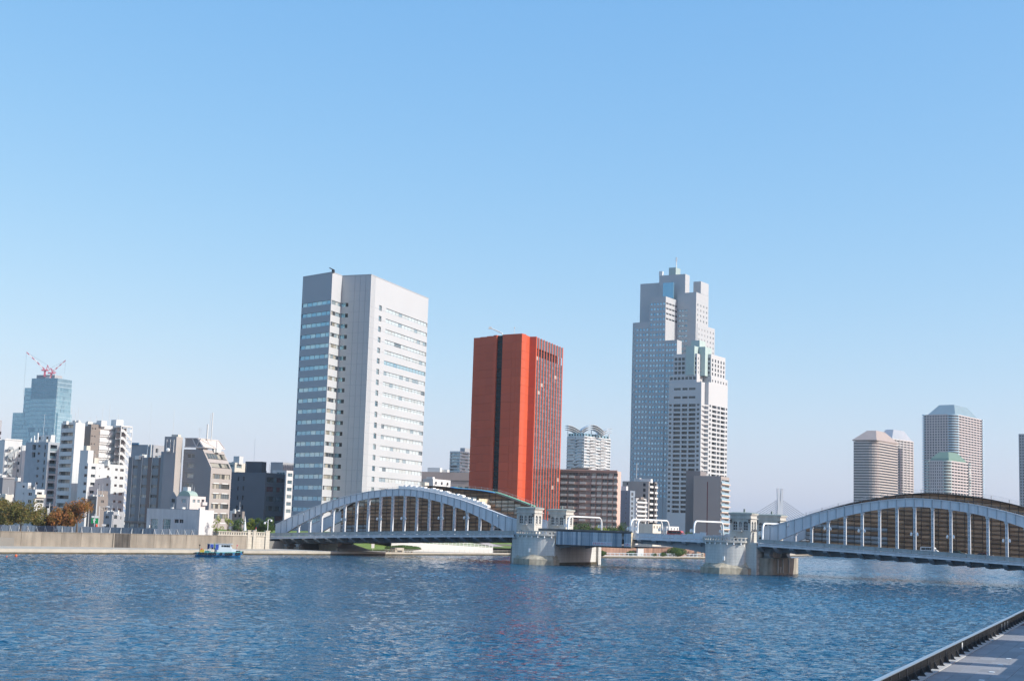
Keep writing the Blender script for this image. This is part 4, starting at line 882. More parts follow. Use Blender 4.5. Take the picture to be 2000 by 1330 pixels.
def roofbox(root, b, fl, fr_, size, name, m, z=None):
    p = b.pt(fl, fr_, (b.z1-0.6) if z is None else z); g = MB(); g.box(p, size, math.degrees(math.atan2(b.a.y, b.a.x))); return g.build(name, m, root)
def mast(root, b, fl, fr_, h, r=0.06, name='antenna', m=None, arms=0):
    p = b.pt(fl, fr_, b.z1-0.6); g = MB(); g.tube([p, p+Vector((0, 0, h))], r, 5)
    for k in range(arms):
        q = p+Vector((0, 0, h*(0.95-0.12*k))); g.tube([q-b.a*0.8, q+b.a*0.8], r*0.7, 4)
    return g.build(name, m or PROP, root)
Wm = lambda n, c, **k: mat(n, c, 0.8, k.pop('var', 0.06), k.pop('scale', 0.15), **k)
LITE = [glass('gl_a', (0.16, 0.20, 0.22), (0.16, 0.20, 0.22), 0.35), glass('gl_b', (0.34, 0.42, 0.45), (0.34, 0.42, 0.45), 0.4), glass('gl_c', (0.55, 0.58, 0.56), (0.55, 0.58, 0.56), 0.25), glass('gl_d', (0.60, 0.66, 0.66), (0.6, 0.66, 0.66), 0.25), glass('gl_e', (0.06, 0.07, 0.08), (0.06, 0.07, 0.08), 0.2)]
BLUE = [glass('gb_a', (0.22, 0.42, 0.55), (0.22, 0.42, 0.55), 0.6), glass('gb_b', (0.30, 0.50, 0.60), (0.30, 0.50, 0.60), 0.6), glass('gb_c', (0.42, 0.60, 0.66), (0.42, 0.60, 0.66), 0.5)]
CURT = [glass('gc_a', (0.05, 0.055, 0.05), (0.05, 0.055, 0.05), 0.1), glass('gc_b', (0.24, 0.23, 0.19), (0.24, 0.23, 0.19), 0.1), glass('gc_c', (0.38, 0.36, 0.30), (0.38, 0.36, 0.30), 0.1), glass('gc_d', (0.14, 0.17, 0.18), (0.14, 0.17, 0.18), 0.3)]

# ------------------------------------------------------------ white tower
class Free:  # face helper for walls that are not part of a Block
    def __init__(s, A, B, z0, z1):
        s.O = Vector((A.x, A.y, 0)); s.L = s.O; d = Vector((B.x-A.x, B.y-A.y, 0)); s.wl = s.wr = d.length; s.a = s.l = d.normalized(); s.z0 = z0; s.z1 = z1; s.Y = A.y
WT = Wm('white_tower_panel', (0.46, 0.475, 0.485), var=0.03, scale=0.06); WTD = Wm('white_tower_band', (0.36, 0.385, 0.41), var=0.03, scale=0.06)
Z = at(648, 531.5, 530).z; PA, PB, PC, PD, PE = [hit(x, y, Z) for x, y in ((592, 541), (649.5, 531.5), (669, 538.8), (725.5, 536.3), (837, 583))]
PF = PE+(PA-PD); root = thing('white_office_tower', 'tall pale grey office tower with stepped corner behind the left arch', 'building', Vector((PB.x, PB.y, G)))
fA, fB, fC, fD = Free(PA, PB, G, Z), Free(PB, PC, G, Z), Free(PC, PD, G, Z), Free(PD, PE, G, Z)
dy = 20.95; NR = 21
wA = col(fA, 'l', 588, 589.5, 646.5, 596.5, NR, dy); zz = [(w[2], w[3]) for w in wA]
zz = [(a-0.15, a+1.35) for a, _ in zz]
wA = [(0.15, fA.wl-0.02, a, c) for a, c in zz]
wB = [(0.02, fB.wl-0.02, a, c) for a, c in zz]
wC = [(0.02, fC.wl*0.25, a, c) for a, c in zz]; uC = fC.wl*0.25
uq0, _ = plane_uz(fD, 'l', 740.6, 597); uq1, _ = plane_uz(fD, 'l', 746, 597); us, _ = plane_uz(fD, 'l', 754.5, 601)
wD = [(us, fD.wl-0.3, a-0.1, c) for a, c in zz]; wQ = [(uq0, uq1, a-0.35, c+0.15) for a, c in zz]
m_ = MB(); DEP = 0.35
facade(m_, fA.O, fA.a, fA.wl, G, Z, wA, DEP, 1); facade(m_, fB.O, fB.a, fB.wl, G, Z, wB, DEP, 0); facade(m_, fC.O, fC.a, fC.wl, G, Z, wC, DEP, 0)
facade(m_, fD.O, fD.a, fD.wl, G, Z, wD+wQ, DEP, 0)
for p, q in ((PE, PF), (PF, PA)): m_.poly([(p.x, p.y, G), (q.x, q.y, G), (q.x, q.y, Z), (p.x, p.y, Z)])
m_.poly([(p.x, p.y, Z-0.3) for p in (PA, PB, PC, PD, PE, PF)], 2); m_.build('wall', [WT, WTD, ROOFM], root)
strips(root, fA, 'l', wA, DEP, 6, BLUE, FRAME); strips(root, fB, 'l', wB, DEP, 4, [LITE[1], LITE[2], CURT[2], CURT[1], LITE[4]], FRAME)
for w in wC:
    g = MB(); mid = w[0]+(w[1]-w[0])*0.55; join_windows(g, fC.O, fC.a, [(w[0], mid, w[2], w[3])], DEP, 0); join_windows(g, fC.O, fC.a, [(mid, w[1], w[2], w[3])], DEP, 1); g.build('window_strip', [BLUE[1], GL_DARK], root)
for k, w in enumerate(wD): strips(root, fD, 'l', [w], DEP, 13, [BLUE[2]]*4+[BLUE[1]] if k == 5 else [LITE[3], LITE[3], LITE[2], LITE[3], LITE[1], LITE[3], LITE[2], LITE[0] if k % 2 else LITE[3]], FRAME)
put_windows(root, fD.O, fD.a, wQ, DEP, GL_OFFICE, FRAME, 1)
# panel joints as slim raised battens, cleaning gondola rail on the roof
for fc, n in ((fC, 4), (fD, 6)):
    m_ = MB(); Nn = Vector((fc.a.y, -fc.a.x, 0))
    for k in range(NR+2):
        z = zz[0][1]+3.2+1.2-k*dy*530/FPX
        if z > G+1 and fc is fD and k > 0: m_.hexa((fc.O.x, fc.O.y, z-1.9), fc.a*fc.wl, Nn*0.04, (0, 0, 0.09))
        if z > G+1 and fc is fC: p = fc.O+fc.a*uC; m_.hexa((p.x, p.y, z), fc.a*(fc.wl-uC), Nn*0.05, (0, 0, 0.10))
    for k in range(1, n):
        p = fc.O+fc.a*(uC+(fc.wl-uC)*k/n if fc is fC else us*0.3*k/n)
        m_.hexa((p.x, p.y, G), fc.a*0.10, Nn*0.05, (0, 0, Z-G))
    m_.build('panel_joint', WTD, root)
p = PB*0.97+PA*0.03; m_ = MB(); m_.hexa((p.x, p.y, Z-0.2), fA.a*1.2, fD.a*1.0, (0, 0, 1.1)); m_.tube([(p.x+1, p.y, Z+0.8), (p.x-0.8, p.y-0.8, Z+1.5)], 0.2, 5); m_.build('cleaning_gondola', DARK, root)
m_ = MB()
for p, q in ((PA, PB), (PB, PC), (PC, PD), (PD, PE)):
    d = Vector((q.x-p.x, q.y-p.y, 0)); nn = Vector((d.y, -d.x, 0)).normalized(); m_.hexa((p.x, p.y, Z-0.15), d, nn*0.08, (0, 0, 0.28))
m_.build('coping', WTD, root)

# ------------------------------------------------------------ red tower
RED = mat('red_panel', (0.55, 0.088, 0.032), 0.6, 0.05, 0.1, objrand=0.05); RED2 = mat('red_panel_alt', (0.46, 0.072, 0.03), 0.6, 0.05, 0.1, objrand=0.05)
Z = at(1021.8, 651.5, 640).z; R0, R3, R5, Rc, Rd, Re, Rf = [hit(x, y, Z) for x, y in ((926.6, 660.2), (966, 655), (984, 653.8), (1021.8, 651.5), (1035, 657.2), (1047.2, 657.2), (1099, 679))]
Rg = Rf+(R0-Re); root = thing('red_tower', 'dark red and orange tower block with one black glass strip', 'building', Vector((Rc.x, Rc.y, G)))
m_ = MB(); core = [R0, Rc, Rd, Re, Rf, Rg]; cen = sum(core, Vector())/6
m_.prism([(p.x+(cen.x-p.x)*0.12, p.y+(cen.y-p.y)*0.12) for p in core], G, Z-0.4); m_.build('core', mat('red_core', (0.22, 0.04, 0.025), 0.7, 0.05), root)
fh = 16.85*640/FPX
def red_run(A, B, off, n_name, mat_, wide=1):
    d = Vector((B.x-A.x, B.y-A.y, 0)); L = d.length; U = d/L; Nn = Vector((U.y, -U.x, 0)); rz = math.atan2(U.y, U.x); z = Z
    nv = 1 if L < 9.95 else 2; dpx = 2.5
    b = MB(); b.hexa((0.04, -0.5, 0), (L/nv-0.08, 0, 0), (0, 0.9+dpx, 0), (0, 0, fh-0.06)); me = b.mesh('cladding_panel', mat_)
    k = 0
    while z-fh > G:
        for q in range(nv):
            p = A+U*(q*L/nv)+Nn*off; piece('cladding_panel', me, (p.x, p.y, z-fh), root, rz)
        z -= fh; k += 1
steps = [R0, R0.lerp(R3, 0.33), R0.lerp(R3, 0.66), R3]
mu_ = Vector((Rc.x-R5.x, Rc.y-R5.y, 0)).normalized()
for k in range(3): red_run(steps[k], steps[k]+mu_*(steps[k+1]-steps[k]).dot(mu_), 0.0, 'p', RED)
g4 = R3.lerp(R5, 0.36); red_run(R3, g4, 0.3, 'p', RED); red_run(R5, Rc, 0.3, 'p', RED); red_run(Rc, Rd, -0.5, 'p', RED); red_run(Rd, Re, -0.5, 'p', RED2)
d = Vector((R5.x-g4.x, R5.y-g4.y, 0)); Nn = Vector((d.y, -d.x, 0)).normalized(); m_ = MB(); k = 0; z = Z-0.3
while z > G+2:
    m_.hexa((g4.x, g4.y, z-fh/2+0.12), d, -Nn*0.5, (0, 0, fh/2-0.12)); z -= fh/2
m_.build('dark_glass_strip', mat('black_glass', (0.004, 0.010, 0.014), 0.35, 0.1, spec=0.15), root)
fW = Free(Re, Rf, G, Z); U = fW.l; Nn = Vector((U.y, -U.x, 0)); cw = fW.wr/10
for k in range(11):
    p = fW.O+U*(fW.wr*k/10 - (0.55 if k else 0.0)); m_ = MB(); m_.hexa((p.x, p.y, G), U*(0.9 if 0 < k < 10 else 1.2), Nn*0.12, (0, 0, Z-G)); m_.build('fin', RED, root)
GR = [glass('gr_a', (0.13, 0.15, 0.17), (0.13, 0.15, 0.17), 0.6), glass('gr_b', (0.18, 0.20, 0.225), (0.18, 0.20, 0.225), 0.6), glass('gr_c', (0.22, 0.245, 0.27), (0.22, 0.245, 0.27), 0.6), glass('gr_d', (0.5, 0.5, 0.45), (0.5, 0.5, 0.45), 0.1)]
for k in range(10):
    m_ = MB(); z = Z-0.3; row = 0; a = fW.wr*k/10+0.5; b_ = fW.wr*(k+1)/10-0.5
    while z-2 > G:
        h = 5.0 if row == 0 else (3.6 if row == 1 else fh/2); mi = 2 if row == 0 else (4 if row == 1 else (3 if random.random() < 0.025 else random.choice([0, 0, 1, 1, 2])))
        p = fW.O+U*a-Nn*(0.05 if row != 1 else 0.6); q = fW.O+U*b_-Nn*(0.05 if row != 1 else 0.6)
        m_.poly([(p.x, p.y, z-h+0.2), (q.x, q.y, z-h+0.2), (q.x, q.y, z), (p.x, p.y, z)], mi)
        m_.hexa((p.x, p.y, z-h), q-p, Nn*0.10, (0, 0, 0.2), 5); mm = p.lerp(q, 0.5); m_.hexa((mm.x, mm.y, z-h), U*0.12, Nn*0.05, (0, 0, h), 5)
        z -= h; row += 1
    m_.build('window_strip', GR+[DARK, mat('mullion_dark', (0.07, 0.065, 0.065), 0.6, 0.05)], root)
m_ = MB(); m_.poly([(p.x, p.y, Z-0.35) for p in core]); m_.build('roof', ROOFM, root)
p = R5+Vector((0, 3, -0.4)); m_ = MB(); m_.tube([p, p+Vector((-1, 0, 1.6)), p+Vector((-6, 0, 3.6))], 0.25, 5); m_.box(p+Vector((-6.4, 0, 3.2)), (1.4, 0.9, 1.0)); m_.build('cleaning_crane', PROP, root)
p = Rc+Vector((-4, 4, -0.3)); m_ = MB(); m_.tube([p, p+Vector((0, 0, 3.4))], 0.09, 5); m_.ball(p+Vector((0, 0, 3.4)), 0.3, 0.3, 0.3); m_.build('antenna', PROP, root)

# ------------------------------------------------------------ left bank buildings
WHT = Wm('white_render', (0.64, 0.635, 0.62), streak=0.08); CRM = Wm('cream_render', (0.62, 0.58, 0.50), streak=0.08); BRN = Wm('brown_render', (0.235, 0.205, 0.185)); GRY = Wm('mid_grey_render', (0.30, 0.30, 0.31)); NAVY = Wm('navy_render', (0.12, 0.14, 0.165))
HOT = Wm('hotel_panel', (0.27, 0.285, 0.30)); BGE = Wm('beige_grey', (0.40, 0.37, 0.345)); CON2 = Wm('fair_concrete', (0.36, 0.385, 0.41), var=0.10, scale=0.4)
# striped white apartment block
b = Block(148, 825.3, 512, 120, 826, 166.5, 828, -40); root = bld('striped_apartment_block', 'white apartment block with dark balcony bands beside the blue glass tower', 'building', b)
lw = col(b, 'l', 121, 829.3, 143.6, 836.6, 13, 15.3, 1.3); simple(root, b, WHT, lw, (), 1.3, GL_CURT, FRAMED, 4, 1, wn='balcony_window')
for w in lw:
    m_ = MB(); ledge(m_, b, 'l', w[0]-0.1, w[1]+0.1, w[2]-1.45, 1.5, 0.12, 0); m_.build('balcony_front', WHT, root)
for fl in (0.3, 0.8): mast(root, b, fl, 0.5, 6.5, 0.05)
b2 = Block(178.5, 828, 522, 163, 828, 196.5, 830.5, -40); root = bld('brown_white_apartment_block', 'brown and white apartment block with an outside stair at its right end', 'building', b2)
rw = col(b2, 'r', 179.5, 835, 182, 838.6, 6, 15.0)+col(b2, 'r', 185, 835.6, 187.4, 839.2, 6, 15.0); simple(root, b2, BRN, (), rw, 0.2, GL_DARK, FRAMEW, 1, wname='brown_wall')
b3 = Block(195.5, 829.8, 525, 194.0, 829.8, 235, 836, -40)
rw = col(b3, 'r', 196, 838.6, 231, 843.4, 12, 14.9, 1.2); simple(root, b3, WHT, (), rw, 1.2, GL_DARK, FRAMED, 6, wname='white_wall', wn='balcony_window')
for w in rw:
    m_ = MB(); ledge(m_, b3, 'r', 0, b3.wr*0.98, w[2]-1.2, 1.25, 0.35, 0); m_.build('balcony_front', WHT, root)
roofbox(root, b3, 0.3, 0.1, (3, 2.4, 2.2), 'roof_plant', WHT); roofbox(root, b3, 0.4, 0.85, (3.4, 3, 3.0), 'roof_tank', FRAMEW)
for k, (fr_, h) in enumerate(((0.12, 8), (0.45, 9), (0.9, 5))): mast(root, b3, 0.3, fr_, h, 0.05)
b4 = Block(236.5, 838, 526, 234.8, 838, 258, 845, -40); fh = 14.9*526/FPX; m_ = MB(); N4 = b4.a
st = MB(); scol = MB()
for k in range(13):
    z = b4.z1-1.0-k*fh
    if z < G: break
    s_ = MB(); q = b4.O; s_.hexa((q.x, q.y, z), b4.l*b4.wr, -b4.a*3.2, (0, 0, 0.18)); ledge(s_, b4, 'r', 0, b4.wr*0.22, z, 1.1, 0.05); ledge(s_, b4, 'r', b4.wr*0.78, b4.wr, z, 1.1, 0.05)
    p = b4.O+b4.l*b4.wr*0.2+b4.a*0.05; e = b4.l*b4.wr*0.6
    s_.hexa((p.x, p.y, z+0.2), e+Vector((0, 0, -fh*0.92)), -b4.a*0.12, (0, 0, 1.0)); s_.build('stair_flight', WHT, root)
for u in (0.0, 0.5, 0.98):
    p = b4.O+b4.l*b4.wr*u; scol.hexa((p.x, p.y, G), b4.l*0.22, -b4.a*0.22, (0, 0, b4.z1-G+1.0))
scol.build('stair_column', FRAMEW, root); s_ = MB(); p = b4.O-b4.a*3.2; s_.hexa((p.x, p.y, G), b4.l*b4.wr, -b4.a*0.2, (0, 0, b4.z1-G+0.6)); s_.build('stair_back_wall', GRY, root)
s_ = MB(); q = b4.O; s_.hexa((q.x, q.y, b4.z1+0.9), b4.l*b4.wr, -b4.a*3.4, (0, 0, 0.5)); s_.build('stair_roof', WHT, root)

# concrete apartments in the shade of the striped block
b = Block(94.7, 863, 572, 50.5, 861, 117, 865.2, -38); root = bld('concrete_apartment_block', 'blue grey concrete apartment block left of the striped white block', 'building', b)
lw = col(b, 'l', 63.2, 868.3, 70, 878.4, 2, 14.8, 0.8)+col(b, 'l', 74.6, 868.5, 78.9, 873.6, 6, 14.6)+col(b, 'l', 86.8, 868.5, 89.8, 877.5, 7, 14.7)
rw = col(b, 'r', 98.3, 868.8, 111.5, 880.6, 10, 14.8, 0.9); simple(root, b, CON2, lw, rw, 0.3, GL_DARK, FRAMEW, 1, gr=GL_DARK)
for w in rw:
    m_ = MB(); ledge(m_, b, 'r', w[0], w[1], w[2]+0.05, 0.95, 0.0, 0, 0.25); m_.build('balcony_glass', GL_OFFICE, root)
bp_ = Block(100, 849.3, 578, 71, 848.2, 108, 851, -38, z0=b.z1-0.6); m_ = MB(); bp_.shell(m_, grid(bp_.wl, bp_.z1, 2, 1.2, 1, 3, 1.2, 0.7), ()); m_.build('penthouse', WHT, root)
for k, f_ in enumerate((0.05, 0.12, 0.2)): g = MB(); p = b.pt(f_*2, 0.25, b.z1-0.6); g.tube([p, p+Vector((0, 0, 2.4+k))], 0.28, 6); g.build('phone_antenna', WHITE, root)
mast(root, b, 0.6, 0.3, 12, 0.05)
# white block with outside stair at the left edge
b = Block(10, 858.5, 520, -40, 857, 43.5, 862.5, -48); root = bld('white_stair_block', 'white block with grey zigzag outside stair at the left edge', 'building', b)
rw = col(b, 'r', 36.5, 872.5, 40.3, 878.6, 7, 14.5); simple(root, b, WHT, (), rw, 0.2, GL_DARK, FRAME, 1)
fh = 15*520/FPX
for k in range(7):
    z = b.z1-3.5-k*fh; s_ = MB(); u0, u1 = b.wr*0.15, b.wr*0.72; Nn = b.a; p = b.O+b.l*u0+Nn*0.1
    s_.hexa((p.x, p.y, z), b.l*1.6, Nn*1.4, (0, 0, 0.15)); p2 = b.O+b.l*u0+Nn*1.5; s_.hexa((p2.x, p2.y, z), b.l*1.6, Nn*0.08, (0, 0, 1.0))
    q0 = b.O+b.l*(u0 if k % 2 else u1)+Nn*1.3; q1 = b.O+b.l*(u1 if k % 2 else u0)+Nn*1.3
    s_.hexa((q0.x, q0.y, z), Vector((q1.x-q0.x, q1.y-q0.y, -fh)), Nn*0.1, (0, 0, 0.9)); s_.build('stair_flight', Wm('stair_grey', (0.33, 0.35, 0.36)), root)
for u in (0.15, 0.45, 0.72):
    s_ = MB(); p = b.O+b.l*b.wr*u+b.a*1.35; s_.tube([(p.x, p.y, G), (p.x, p.y, b.z1-3)], 0.14, 5); s_.build('stair_column', Wm('stair_grey', (0.33, 0.35, 0.36)), root)
b5 = Block(44, 869.5, 524, 42.5, 869.5, 50.5, 870.5, -48); m_ = MB(); b5.shell(m_); m_.build('side_wing', WHT, root); m_ = MB(); ledge(m_, b, 'r', 0, b.wr, b.z1-0.05, 0.5, 0.15); m_.build('coping', WHT, root)
b = Block(3.8, 824, 760, -20, 823, 8, 826, -40); b = Block(-8, 820, 760, -40, 819, 3.9, 822, -40); root = bld('grey_slab_tower', 'sliver of a grey tower cut by the left picture edge', 'building', b); rw = grid(b.wr, b.z1, 2, 2.0, 14, 3.2, 1.6, 6); simple(root, b, GREYP, (), rw, 0.25, GL_DARK, FRAME, 2)
# low buildings at far left
b = Block(6, 932.5, 436, -30, 932, 29, 934, -55); root = bld('charcoal_block', 'windowless charcoal block low at the left edge', 'building', b); simple(root, b, Wm('charcoal_panel', (0.20, 0.21, 0.23)))
m_ = MB(); ledge(m_, b, 'r', 0, b.wr, b.z1-0.3, 0.5, 0.2); m_.build('coping', GRY, root)
b = Block(11, 965.5, 420, -20, 965, 25, 966.5, -45); root = bld('cream_annex', 'small cream annex above the treetops at the left edge', 'building', b); simple(root, b, CRM, col(b, 'l', 4, 970, 7, 976, 1, 10), (), 0.2, GL_DARK, FRAME, 1)
b = Block(69.5, 955.3, 400, 30.5, 954.6, 87, 957.2, -26); root = bld('small_white_house', 'small white stepped house with dark windows behind the leftmost trees', 'building', b)
lw = [rect(b, 'l', 54.9, 961.7, 62, 967.9), rect(b, 'l', 53.8, 975.6, 61, 982), rect(b, 'l', 45.0, 962, 47, 965), rect(b, 'l', 44, 976, 46, 980)]; rw = [rect(b, 'r', 72, 960.8, 82, 968.2, 0.6), rect(b, 'r', 72, 976, 85.5, 982.2)]
simple(root, b, WHT, lw, rw, 0.2, GL_DARK, FRAMEW, 2); m_ = MB(); ledge(m_, b, 'r', 0, b.wr, rw[0][2]-0.5, 0.9, 0.6); m_.build('balcony', CRM, root)
bu = Block(55, 942.3, 403, 32, 942, 61, 943.2, -26, z0=b.z1-0.6); m_ = MB(); lw = [rect(bu, 'l', 43.3, 947.6, 48, 952.5)]; bu.shell(m_, lw); m_.build('upper_storey', WHT, root); put_windows(root, bu.L, bu.a, lw, 0.25, GL_DARK, FRAMEW, 1)
g = MB(); p0 = bu.O+bu.a*0.3; p1 = b.O+b.a*-1.0
for h in (0.3, 0.65, 1.0): g.tube([(p0.x, p0.y, b.z1+h), (p1.x, p1.y, b.z1+h)], 0.05, 4)
for k in range(6): q = p0.lerp(p1, k/5); g.tube([(q.x, q.y, b.z1-0.5), (q.x, q.y, b.z1+1.0)], 0.05, 4)
g.build('roof_railing', DARK, root)
# white stepped block with turret
b = Block(172.3, 904, 498, 154.7, 903.5, 246, 908.5, -38); root = bld('white_turret_block', 'bright white block with a stair turret in front of the brown and white block', 'building', b)
lw = col(b, 'l', 164.9, 909.8, 170.8, 915.6, 6, 15.6); rw = col(b, 'r', 178.5, 910.7, 186.5, 916.3, 6, 15.6)+col(b, 'r', 209.8, 913.3, 214, 918, 6, 15.5)+col(b, 'r', 225, 914.6, 230, 919.4, 6, 15.6)+col(b, 'r', 234.8, 915.6, 241.8, 920.8, 6, 15.6)+col(b, 'r', 194.2, 913, 196, 915.6, 6, 15.6)
simple(root, b, WHT, lw, rw, 0.25, GL_DARK, FRAME, 2)
bt = Block(172.3, 879, 498.3, 157, 878.5, 183, 880.4, -38, z0=b.z1-0.6); m_ = MB(); bt.shell(m_, grid(bt.wl, bt.z1, 1, 0.2, 1, 3, 0.2, 3), ()); m_.build('stair_turret', WHT, root)
roofbox(root, bt, 0.55, 0.4, (1.8, 1.6, 2.2), 'water_tank', CRM, bt.z1-0.6); roofbox(root, b, 0.5, 0.28, (2.4, 2.0, 2.6), 'roof_hut', CRM)
g = MB(); 
for k in range(14):
    p = b.pt(0.96, 0.35+k*0.048, b.z1); g.tube([p, p+Vector((0, 0, 0.8))], 0.04, 4)
q0, q1 = b.pt(0.96, 0.35, b.z1+0.8), b.pt(0.96, 0.98, b.z1+0.8); g.tube([q0, q1], 0.04, 4); g.build('roof_railing', FRAMEW, root)
# small brown house and white corner house
b = Block(190, 969, 442, 171.5, 968.5, 211.5, 971, -30); root = bld('small_brown_house', 'small brown house in front of the white turret block', 'building', b)
lw = [rect(b, 'l', 175, 974.4, 184, 983.5, 0.5)]; rw = [rect(b, 'r', 197, 976.7, 203, 981.4), rect(b, 'r', 197, 991, 203, 996), rect(b, 'r', 205, 991, 208, 995)]; simple(root, b, BRN, lw, rw, 0.2, GL_CURT, FRAMED, 2)
bu = Block(192, 958, 446, 190.5, 958, 211, 959.4, -30, z0=b.z1-0.6); m_ = MB(); bu.shell(m_); m_.build('upper_storey', BRN, root)
b = Block(222, 999, 424, 203, 998.5, 243.5, 1000.4, -30); root = bld('white_corner_house', 'two storey pale grey corner house just right of the green sign', 'building', b)
lw = [rect(b, 'l', 205.8, 1006.8, 212.4, 1012.2), rect(b, 'l', 205, 1023, 213, 1031)]; rw = [rect(b, 'r', 222.9, 1006, 228.8, 1013.2), rect(b, 'r', 235, 1008, 237, 1014), rect(b, 'r', 222, 1024, 228, 1031)]; simple(root, b, GREYP, lw, rw, 0.2, GL_DARK, FRAME, 2)
# dark hotel with window grid
b = Block(316, 893.8, 492, 252.5, 893, 334, 895, -20); root = bld('grid_hotel', 'dark grey hotel with a grid of square windows and brown piers', 'building', b)
lw = []
for x0, x1 in ((256, 268.6), (276, 289.5), (295, 310.5)): lw += col(b, 'l', x0, 908.6, x1, 914.8, 7, 18.9)
simple(root, b, HOT, lw, (), 0.3, GL_CURT, FRAME, 3)
for k, px in enumerate((254, 272.5, 292, 313)):
    u, _ = plane_uz(b, 'l', px, 930); m_ = MB(); ledge(m_, b, 'l', u-0.75, min(b.wl, u+0.75), G, b.z1-G+0.1, 0.35); m_.build('pier_strip', Wm('brown_pier', (0.20, 0.155, 0.14)) if k >= 2 else Wm('grey_pier', (0.19, 0.20, 0.215)), root)
    m_ = MB(); ledge(m_, b, 'l', u+0.78, u+0.9, G, b.z1-G, 0.30); m_.build('downpipe', PROP, root)
m_ = MB(); ledge(m_, b, 'l', -0.3, b.wl, 7.3, 0.5, 0.8); m_.build('canopy', BRN, root)
b2 = Block(334.5, 882, 490, 315, 881.4, 346, 883.5, -20); m_ = MB(); lw = col(b2, 'l', 320.5, 898, 325, 902, 6, 18.4); b2.shell(m_, lw); m_.build('stair_wing', HOT, root); put_windows(root, b2.L, b2.a, lw, 0.25, GL_DARK, FRAMED, 1)
b3 = Block(345, 852.6, 487, 322, 852, 357.2, 854.2, -20); m_ = MB(); b3.shell(m_, mrt=1); m_.build('lift_tower', [GRY, BGE], root)
g = MB()
for f_ in (0.25, 0.55, 0.85): p = b3.L+b3.a*b3.wl*f_-b3.l*0.3; g.tube([(p.x, p.y, b3.z1-5.5), (p.x, p.y, b3.z1-1.0)], 0.10, 5)
g.build('wall_antenna', FRAMEW, root); g = MB(); p = b3.L+b3.a*2.0-b3.l*0.7; g.ball((p.x, p.y, b3.z1-4.6), 0.7, 0.3, 0.7); g.build('dish', WHITE, root)
roofbox(root, b3, 0.7, 0.5, (2.6, 1.8, 1.4), 'roof_plant', CRM); mast(root, b3, 0.35, 0.6, 10, 0.05)
bb = Block(334.4, 886, 489.2, 330.5, 886, 338, 886.5, -20); g = MB(); z = bb.z1
while z > 12: ledge(g, bb, 'l', 0.1, bb.wl-0.1, z-1.5, 1.3, 0.25); z -= 1.7
g.build('stair_glazing', GL_CURT, root)
# block behind the hotel
b = Block(300, 868.6, 640, 257, 866, 334, 873, -20); root = bld('pale_rear_block', 'pale grey block with a blue roof edge behind the grid hotel', 'building', b); simple(root, b, GREYP, (), col(b, 'r', 304, 876, 309, 884, 3, 14), 0.25, GL_DARK, FRAME, 1)
m_ = MB(); ledge(m_, b, 'l', 0, b.wl*0.35, b.z1-0.1, 0.9, 0.6); m_.build('blue_roof_edge', mat('blue_roof', (0.10, 0.22, 0.33), 0.5), root)
for f_ in (0.75, 0.88): m_ = MB(); ledge(m_, b, 'l', b.wl*f_, b.wl*f_+0.5, G, b.z1-G, 0.5); m_.build('flue', FRAMEW, root)
mast(root, b, 0.55, 0.3, 20, 0.04)
# slanted grey office
b = Block(412.3, 913.5, 486, 357, 913, 452.5, 917.2, -24); root = bld('slanted_grey_office', 'grey office with slanted upper floors and a braced roof frame', 'building', b)
SG = Wm('slant_shaded', (0.27, 0.26, 0.265)); SGW = Wm('slant_lit', (0.37, 0.335, 0.315))  # shade on the left face and sun on the right are in these colours
us, z2 = plane_uz(b, 'l', 396, 877.5); u3, z3 = plane_uz(b, 'l', 385, 856); s2 = b.wl-us; s3 = b.wl-u3; O, U, W = face(b, 'l'); P = lambda u, z: (b.L.x+b.a.x*u, b.L.y+b.a.y*u, z)
m_ = MB(); lw = [w for w in col(b, 'l', 366.2, 886.2, 380, 894.6, 6, 19.2)]; facade(m_, b.L, b.a, us, G, z2, lw, 0.25, 0)
m_.poly([P(us, G), P(b.wl, G), P(b.wl, b.z1), P(us, z2)], 0)
rw = col(b, 'r', 415.2, 926, 449, 935.4, 5, 19.3); facade(m_, b.O, b.l, b.wr, G, b.z1, rw, 0.3, 1)
F = lambda u, t, lift=0.0: (b.O.x+b.l.x*u-b.a.x*s2*t+b.a.x*lift, b.O.y+b.l.y*u-b.a.y*s2*t+b.a.y*lift, b.z1+(z2-b.z1)*t)
m_.poly([F(0, 0), F(b.wr, 0), F(b.wr, 1), F(0, 1)], 1)
Rb, Bk = b.Rr, b.Bk; m_.poly([(Rb.x, Rb.y, G), (Bk.x, Bk.y, G), (Bk.x, Bk.y, z2), F(b.wr, 1), F(b.wr, 0)], 0); m_.poly([(Bk.x, Bk.y, G), (b.L.x, b.L.y, G), (b.L.x, b.L.y, z2), (Bk.x, Bk.y, z2)], 0); m_.poly([(b.L.x, b.L.y, z2), F(0, 1), F(b.wr, 1), (Bk.x, Bk.y, z2)], 2)
m_.build('wall', [SG, SGW, ROOFM], root); put_windows(root, b.L, b.a, lw, 0.25, GL_CURT, FRAMEW, 2); strips(root, b, 'r', rw, 0.3, 7, CURT, FRAMED)
for t0, t1 in ((0.52, 0.80), (0.04, 0.28)):
    g = MB(); n = 7
    for k in range(n):
        a_, c_ = b.wr*(0.06+0.88*k/n)+0.08, b.wr*(0.06+0.88*(k+1)/n)-0.08; g.poly([F(a_, t0, .04), F(c_, t0, .04), F(c_, t1, .04), F(a_, t1, .04)], random.randrange(4))
    for t in (t0, t1):
        p, q = Vector(F(b.wr*0.05, t, 0.0)), Vector(F(b.wr*0.95, t, 0.0)); g.tube([p+b.a*0.05, q+b.a*0.05], 0.12, 4, 4)
    g.build('sloping_window', CURT+[FRAMED], root)
